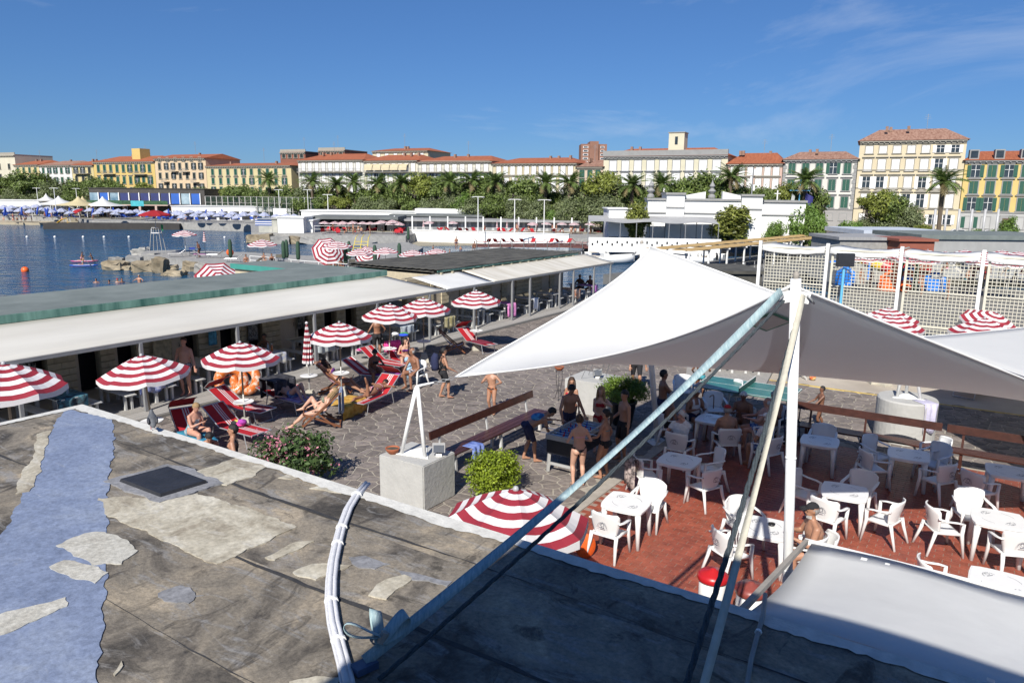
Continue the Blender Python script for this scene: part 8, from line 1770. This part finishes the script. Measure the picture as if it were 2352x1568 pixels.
# beyond the court: paving, turf, play equipment, umbrellas
MB().prism(qpoly([(31.72,-7.9), (31.72,40), (62,40), (62,-7.9)]), -3, -.005).build('pool_yard', mat('pool_yard_stone', (.15,.145,.13), .9, .2, .6, .3, detail=7), kind='structure')
MB().prism(qpoly([(32.2,-2.6), (32.2,10), (36,10), (36,-2.6)]), -.02, .01, bottom=False).build('artificial_turf', mat('turf_green', (.03,.14,.03), .95, .3, 4, .4), kind='stuff')
pgm_, pbm, pom = mat('play_green', (.03,.3,.04), .4, .08, 3), mat('play_blue', (.02,.18,.62), .4, .08, 3), mat('play_orange', (.75,.12,.02), .4, .08, 3)
p = G(2083,668,0); pl = thing('play_slide', 'green arched play slide with blue and orange tubes', 'play equipment', (p.x, p.y, 0), RZ); pl.scale = (.66,.66,.66)
MB().tube([(-.75,0,0), (-.75,0,2.5), (-.5,0,3.2), (0,0,3.45), (.5,0,3.2), (.75,0,2.5), (.75,0,0)], .17, 10).build('arch', pgm_, pl, smooth=True); MB().tube([(0,0,2.4), (0,-.5,1.9)], .5, 16).build('tube', pbm, pl, smooth=True); MB().tube([(0,-.5,1.9), (0,-1.0,1.4)], .5, 16).build('tube', pom, pl, smooth=True); MB().tube([(0,-1.0,1.4), (0,-1.5,.95)], .5, 16).build('tube', pbm, pl, smooth=True); MB().tube([(0,-1.5,.95), (0,-2.0,.45)], .52, 16, caps=False).build('tube', pom, pl, smooth=True); MB().box((0,.2,1.2), (1.4,.1,2.2)).build('panel', pgm_, pl)
p = G(1990,640,0); pl = thing('play_tunnel', 'red and yellow play tunnel with a blue frame', 'play equipment', (p.x, p.y, 0), RZ)
for k in range(5): MB().tube([(-1.6+.65*k,0,1.9-.2*k), (-1.6+.65*(k+1),0,1.9-.2*(k+1))], .48, 14, caps=False).build('tube', [MATS['red_plastic'], yel][k % 2], pl, smooth=True)
for x in (-1.6, .2): MB().box((x,.6,.9), (.12,.12,1.8)).build('leg', pbm, pl); MB().box((x,-.6,.9), (.12,.12,1.8)).build('leg', pbm, pl)
MB().box((-2.2,0,1.2), (.9,1.2,.1)).build('platform', pbm, pl)
for (u, v, m_, lb) in ((1940,655,pbm,'blue play arch near the fence'), (2145,668,pbm,'small blue slide beside the green arch'), (2040,668,pom,'orange toy house behind the lattice')): p = G(u, v, 0); t = thing('play_toy', lb, 'play equipment', (p.x, p.y, 0), RZ); MB().tube([(-.6,0,0), (-.5,0,.9), (0,0,1.3), (.5,0,.9), (.6,0,0)], .14, 8).build('arch', m_, t, smooth=True); MB().box((0,.1,.45), (1.0,.1,.9)).build('panel', m_, t)
for i, (u, v) in enumerate(((2050,583),(2085,586),(2130,584),(2170,588),(2215,584),(2255,587),(2300,585),(2340,588),(2320,600),(1985,588),(2110,592),(2270,596))):
    p = G(u, v, 2.4); UF.put((p.x, p.y, 0), i*.9, UL+'crowded on the yard beyond the mesh court', 'striped umbrellas beyond the court', 1.1)
for (u, v, lb, tl) in ((2042,706,'upright behind the big sail, before the court', None), (2050,722,'lower one overlapping another before the court', None), (2238,700,'with a white tip facing the camera before the court', (.35,0)), (2262,730,'in front of the one facing the camera', None)): p = G(u, v, 2.42); UM.put((p.x, p.y, 0), .4, UL+lb, 'striped umbrellas before the court', 1.0, tl)
for i in range(12):
    u, v = rnd.uniform(1960, 2345), rnd.uniform(625, 690); p = G(u, v, 0); far_person('bather on the yard beyond the lattice court', (p.x, p.y, 0), rnd.uniform(0, 360), rnd.choice(['stand','sit','stand']), rnd.uniform(1.2, 1.8), rnd.choice(['tan','brown']), rnd.choice([navyc, redc, pinkc, tealc]), .035, 'bathers beyond the court')
for i in range(16): u, v = rnd.uniform(2000, 2350), rnd.uniform(612, 650); p = G(u, v, 0); (RLo if i % 2 else LFm).put(tuple(p), rnd.uniform(0, 6.28), 'lounger on the yard beyond the lattice court', 'loungers beyond the court')
# small things on the concrete yard under the sail edge
dk2 = MB().prism(ccw(gp([(1575,862), (1580,828), (1780,842), (1760,880)], .1)), -.01, .1).build('deck', plank_m, kind='structure')
for (u, v, a) in ((1620,838,.1), (1680,846,.0), (1735,850,.1)): p = G(u, v, .1); PT.put(tuple(p), RZ+a+math.pi/2, 'white plank table on the small deck behind the ping-pong table', 'tables on the small deck')
p = G(1850,868,0); fc = thing('folding_chair', 'small white slatted folding chair by the deck', 'chair', tuple(p), .6)
for sx in (-.2, .2): MB().bar((sx,-.2,0), (sx,.2,.45), .03, .04).build('leg', pw, fc); MB().bar((sx,.2,0), (sx,-.2,.8), .03, .04).build('leg', pw, fc)
for k in range(4): MB().box((0,-.15+.1*k,.45), (.42,.08,.02)).build('slat', pw, fc)
p = G(1866,873,0); tag(MB().ball((0,0,.11), .11, 16, 12).build('ball', mat('orange_ball', (.7,.15,.05), .5, .1, 4, col2=(.7,.5,.2), t0=.48, t1=.52), smooth=True, loc=tuple(p)), 'orange and yellow ball on the concrete yard', 'ball')
p = G(2010,880,0); tag(MB().lathe([(.3,0), (.27,.2), (.1,.3), (.03,.3)], 4, a0=.7).build('umbrella_base', MATS['concrete_base'], loc=tuple(p)), 'empty concrete umbrella base on the pale yard', 'umbrella base')
LN.put(tuple(G(2240,905,0)), 2.2, 'red and white striped lounger on the pale yard under the sail edge', LG)
# ================================================================ white pavilion, bar pergola, mast, right-hand roofs, cars
PY = 103.
pv_ = thing('white_pavilion', 'low white pavilion with broken pediment and grey cornices', 'building', tuple(AY(1489,450,PY)*Vector((1,1,0))+Vector((0,0,-.4))), -.12); kx = PY/FPX
def zpx(v): return AY(1650, v, PY).z+.4
for (a, b, top, dy, nm) in ((1489,1531,461,.0,'left_wing'), (1529,1568,448,-1.0,'pier'), (1567,1694,461,-.3,'central_wall'), (1692,1736,450,-1.0,'pier'), (1735,1832,463,0,'right_wing')):
    x0, x1 = (a-1489)*kx, (b-1489)*kx; h = zpx(top); w1 = MB().box(((x0+x1)/2, 4+dy/2, h/2), (x1-x0, 8-dy, h)).build('wall', white_wall, pv_, label=nm.replace('_', ' ')+' of the pavilion'); MB().box(((x0+x1)/2, 4+dy/2-.1, h+.12), (x1-x0+.3, 8.3-dy, .28)).build('cornice', grey_t, w1); MB().box(((x0+x1)/2, dy-.06, h-1.7), (x1-x0-.02, .2, .16)).build('string_course', grey_t, w1)
for (a, b, v0, v1) in ((1568,1614,450,441), (1651,1694,440,450)):
    x0, x1 = (a-1489)*kx, (b-1489)*kx; MB().add([(x0,-.5,zpx(461)), (x1,-.5,zpx(461)), (x1,-.5,zpx(v1)), (x0,-.5,zpx(v0)), (x0,.6,zpx(461)), (x1,.6,zpx(461)), (x1,.6,zpx(v1)), (x0,.6,zpx(v0))], [(0,1,2,3), (7,6,5,4), (0,4,5,1), (1,5,6,2), (2,6,7,3), (3,7,4,0)]).build('half_pediment', white_wall, pv_)
for u in (1496, 1632): MB().lathe([(.5,0), (.5,.3), (.25,.5), (.55,.9), (.2,1.3), (.4,1.6), (.12,2.1), (.02,2.5)], 12, ((u-1489)*kx, 1.5, zpx(455))).build('finial', grey_t, pv_)
for k in range(2): MB().box(((1575+k*55-1489)*kx+1.8,-.33,zpx(486)), (2.6,.1,.45)).build('panel', white_paint, pv_)
lowbox('white kiosk with beige awning left of the pavilion', 1400, 1450, 478, 500, 100, 6, white_wall, 'kiosk', parts=openings(2,1.2,1.0))
pb_ = thing('bar_pergola', 'grey canvas bar pergola with tables in front of the white pavilion', 'pergola', tuple(AY(1353,450,97)*Vector((1,1,0))+Vector((0,0,-.4))), -.1); Wp = 290*97/FPX; hz = AY(1500,512,97).z+.4
for k in range(9):
    for y in (0, 5): MB().tube([(Wp*k/8,y,0), (Wp*k/8,y,hz)], .06, 6).build('post', grey_metal, pb_)
MB().sheet([[(x,0,hz+.05+.1*math.sin(x)) for x in np.linspace(0, Wp, 20)], [(x,5.2,hz+.7) for x in np.linspace(0, Wp, 20)]][::-1], thick=.04).build('canvas', mat('grey_canvas', (.33,.33,.33), .8, .12, .5), pb_)
for k in range(7): MB().box((2+k*2.2,1.5,.75), (.9,.9,.06)).build('table', blackp, pb_); MB().box((2+k*2.2,1.5,.36), (.1,.1,.72)).build('table_leg', blackp, pb_)
pw2 = thing('perforated_wall', 'white parapet wall pierced by small openings', 'wall', tuple(AY(1355,450,94)*Vector((1,1,0))+Vector((0,0,-.9))), -.1); MB().box((8.2,0,.9), (16.4,.3,1.8)).build('wall', white_wall, pw2)
for k in range(26): MB().box((.5+k*.62,-.16,1.25 if k % 2 else .95), (.2,.06,.3)).build('opening', dark, pw2)
fm = thing('flag_mast', 'light blue flag mast with a crossbar and flags', 'mast', tuple(G(1828,548,-.4))); hm_ = AY(1832,413,G(1828,548,-.4).y).z+.4; MB().tube([(0,0,0), (0,0,hm_)], [.12,.07], 8).build('pole', MATS['sky_blue_paint'], fm); MB().box((0,0,hm_*.82), (3.2,.1,.1)).build('crossbar', MATS['sky_blue_paint'], fm)
for (x, m_, lb) in ((1.0, mat('navy_flag', (.03,.03,.15), .8, .1, 2), ''), (-1.2, mat('green_white_flag', (.4,.42,.4), .8, .3, .8), '')): MB().sheet([[(x+.4*k*(1 if x > 0 else .4),.1*math.sin(k*2),hm_*.78-.2*k) for k in range(4)], [(x+.4*k*(1 if x > 0 else .4)-.1,.1*math.sin(k*2+1),hm_*.78-1.5-.35*k) for k in range(4)]], thick=.01).build('flag', m_, fm)
wc = thing('white_post', 'white post with a short crossarm and loudspeakers', 'post', tuple(G(1778,545,-.4))); hw_ = AY(1783,437,G(1778,545,-.4).y).z+.4; MB().tube([(0,0,0), (0,0,hw_)], .11, 8).build('pole', white_paint, wc); MB().box((0,0,hw_*.93), (1.0,.12,.12)).build('crossarm', white_paint, wc); MB().lathe([(.1,0), (.3,.4)], 10, (.4,-.1,hw_*.55)).build('loudspeaker', white_paint, wc)
am = thing('antenna_mast', 'tall grey telecom mast between the pink house and the pavilion', 'mast', tuple(AY(1726,450,112)*Vector((1,1,0)))); MB().tube([(0,0,-.4), (0,0,AY(1726,385,112).z)], [.16,.08], 8).build('pole', grey_metal, am)
for k in range(3): MB().box((.25*(-1)**k,0,AY(1726,395+k*18,112).z), (.25,.2,.9)).build('panel_antenna', white_paint, am)
lowbox('pale blue flat roofed club house behind the mesh court', 1995, 2190, 530, 548, 82, 10, white_wall, 'club_house', roof=mat('pale_blue_roof', (.42,.46,.52), .8, .08, .6), rh=.5, z0=-1, parts=openings(5,1.2,1.8)); lowbox('dark green flat roof at the right end behind the court', 2130, 2480, 541, 560, 68, 9, mat('grey_wall', (.3,.3,.29), .8, .1, 1), 'club_house', roof=green_roof, rh=.4, z0=-1); lowbox('grey sheet roof with small dome behind the court', 1940, 2085, 545, 560, 62, 6, conc_grey, 'club_house', roof=gr_roof, rh=.25, z0=-1)
lowbox('red-brown flat canopy behind the court', 2080, 2160, 549, 558, 60, 4, mat('redbrown_sheet', (.25,.08,.05), .8, .1, 1), 'canopy', rh=.2, z0=-1)
for i, u in enumerate((2148,2174,2203,2232,2262,2292)): p = AY(u-6, 540, 104); zt = AY(u, 480, 104).z; t = thing('steel_pole', 'tall plain steel pole, %s in the row before the yellow house' % ordn[i], 'pole', (p.x, p.y, -.4), 0, 'row of steel poles'); MB().tube([(0,0,0), (0,0,zt+.4)], .16, 10).build('shaft', MATS['lamp_grey'], t, smooth=True); MB().box((0,0,.1), (.5,.5,.2)).build('footing', conc, t)
def car(label, u, col, rz, body='hatch'):
    p = AY(u, 450, facade_Y(u)-11); t = thing('parked_car', label, 'car', (p.x, p.y, -.3), rz, 'cars parked along the seafront'); cm = mat('car_paint_%d' % int(col[0]*1000), col, .3, .03, 2, spec=.6)
    prof = [(-2.05,.45), (-2.0,.85), (-1.75,.95), (-1.15,1.42), (.35,1.45), (1.0,.98), (1.9,.82), (2.08,.5), (2.05,.28), (-2.0,.28)]
    m_ = MB(); k = len(prof); m_.add([(x,-.84,z) for x, z in prof]+[(x,.84,z) for x, z in prof], [tuple(range(k)), tuple(range(2*k-1, k-1, -1))]+[(i, k+i, k+(i+1) % k, (i+1) % k) for i in range(k)]); m_.build('body', cm, t)
    for sy in (-.86, .86): MB().add([(-1.5,sy,1.0), (.75,sy,1.0), (.3,sy,1.36), (-1.1,sy,1.36)], [(0,1,2,3)] if sy < 0 else [(3,2,1,0)]).build('side_window', glass_f, t)
    for x in (-1.3, 1.3):
        for sy in (-.8, .8): w1 = MB().tube([(x,sy-.1,.32), (x,sy+.1,.32)], .32, 16).build('wheel', blackp, t); MB().tube([(x,sy-.12,.32), (x,sy+.12,.32)], .18, 12).build('rim', alu, w1)
    MB().box((2.05,-.55,.65), (.06,.35,.14)).build('headlight', lwht, t); MB().box((2.05,.55,.65), (.06,.35,.14)).build('headlight', lwht, t)
    return t
for (u, c_, lb) in ((2108,(.012,.014,.018),'small dark car parked left of the tall palm'), (2140,(.6,.6,.6),'white car parked right beside the tall palm'), (2205,(.62,.62,.62),'white car parked between the steel poles'), (2280,(.61,.61,.61),'white car parked near the arched door'), (1935,(.1,.11,.13),'grey car under the hedge trees'), (2010,(.59,.59,.59),'white car half hidden by the tamarisk')): car(lb, u, c_, math.atan2(-100, 215)+math.pi)
finish_people()
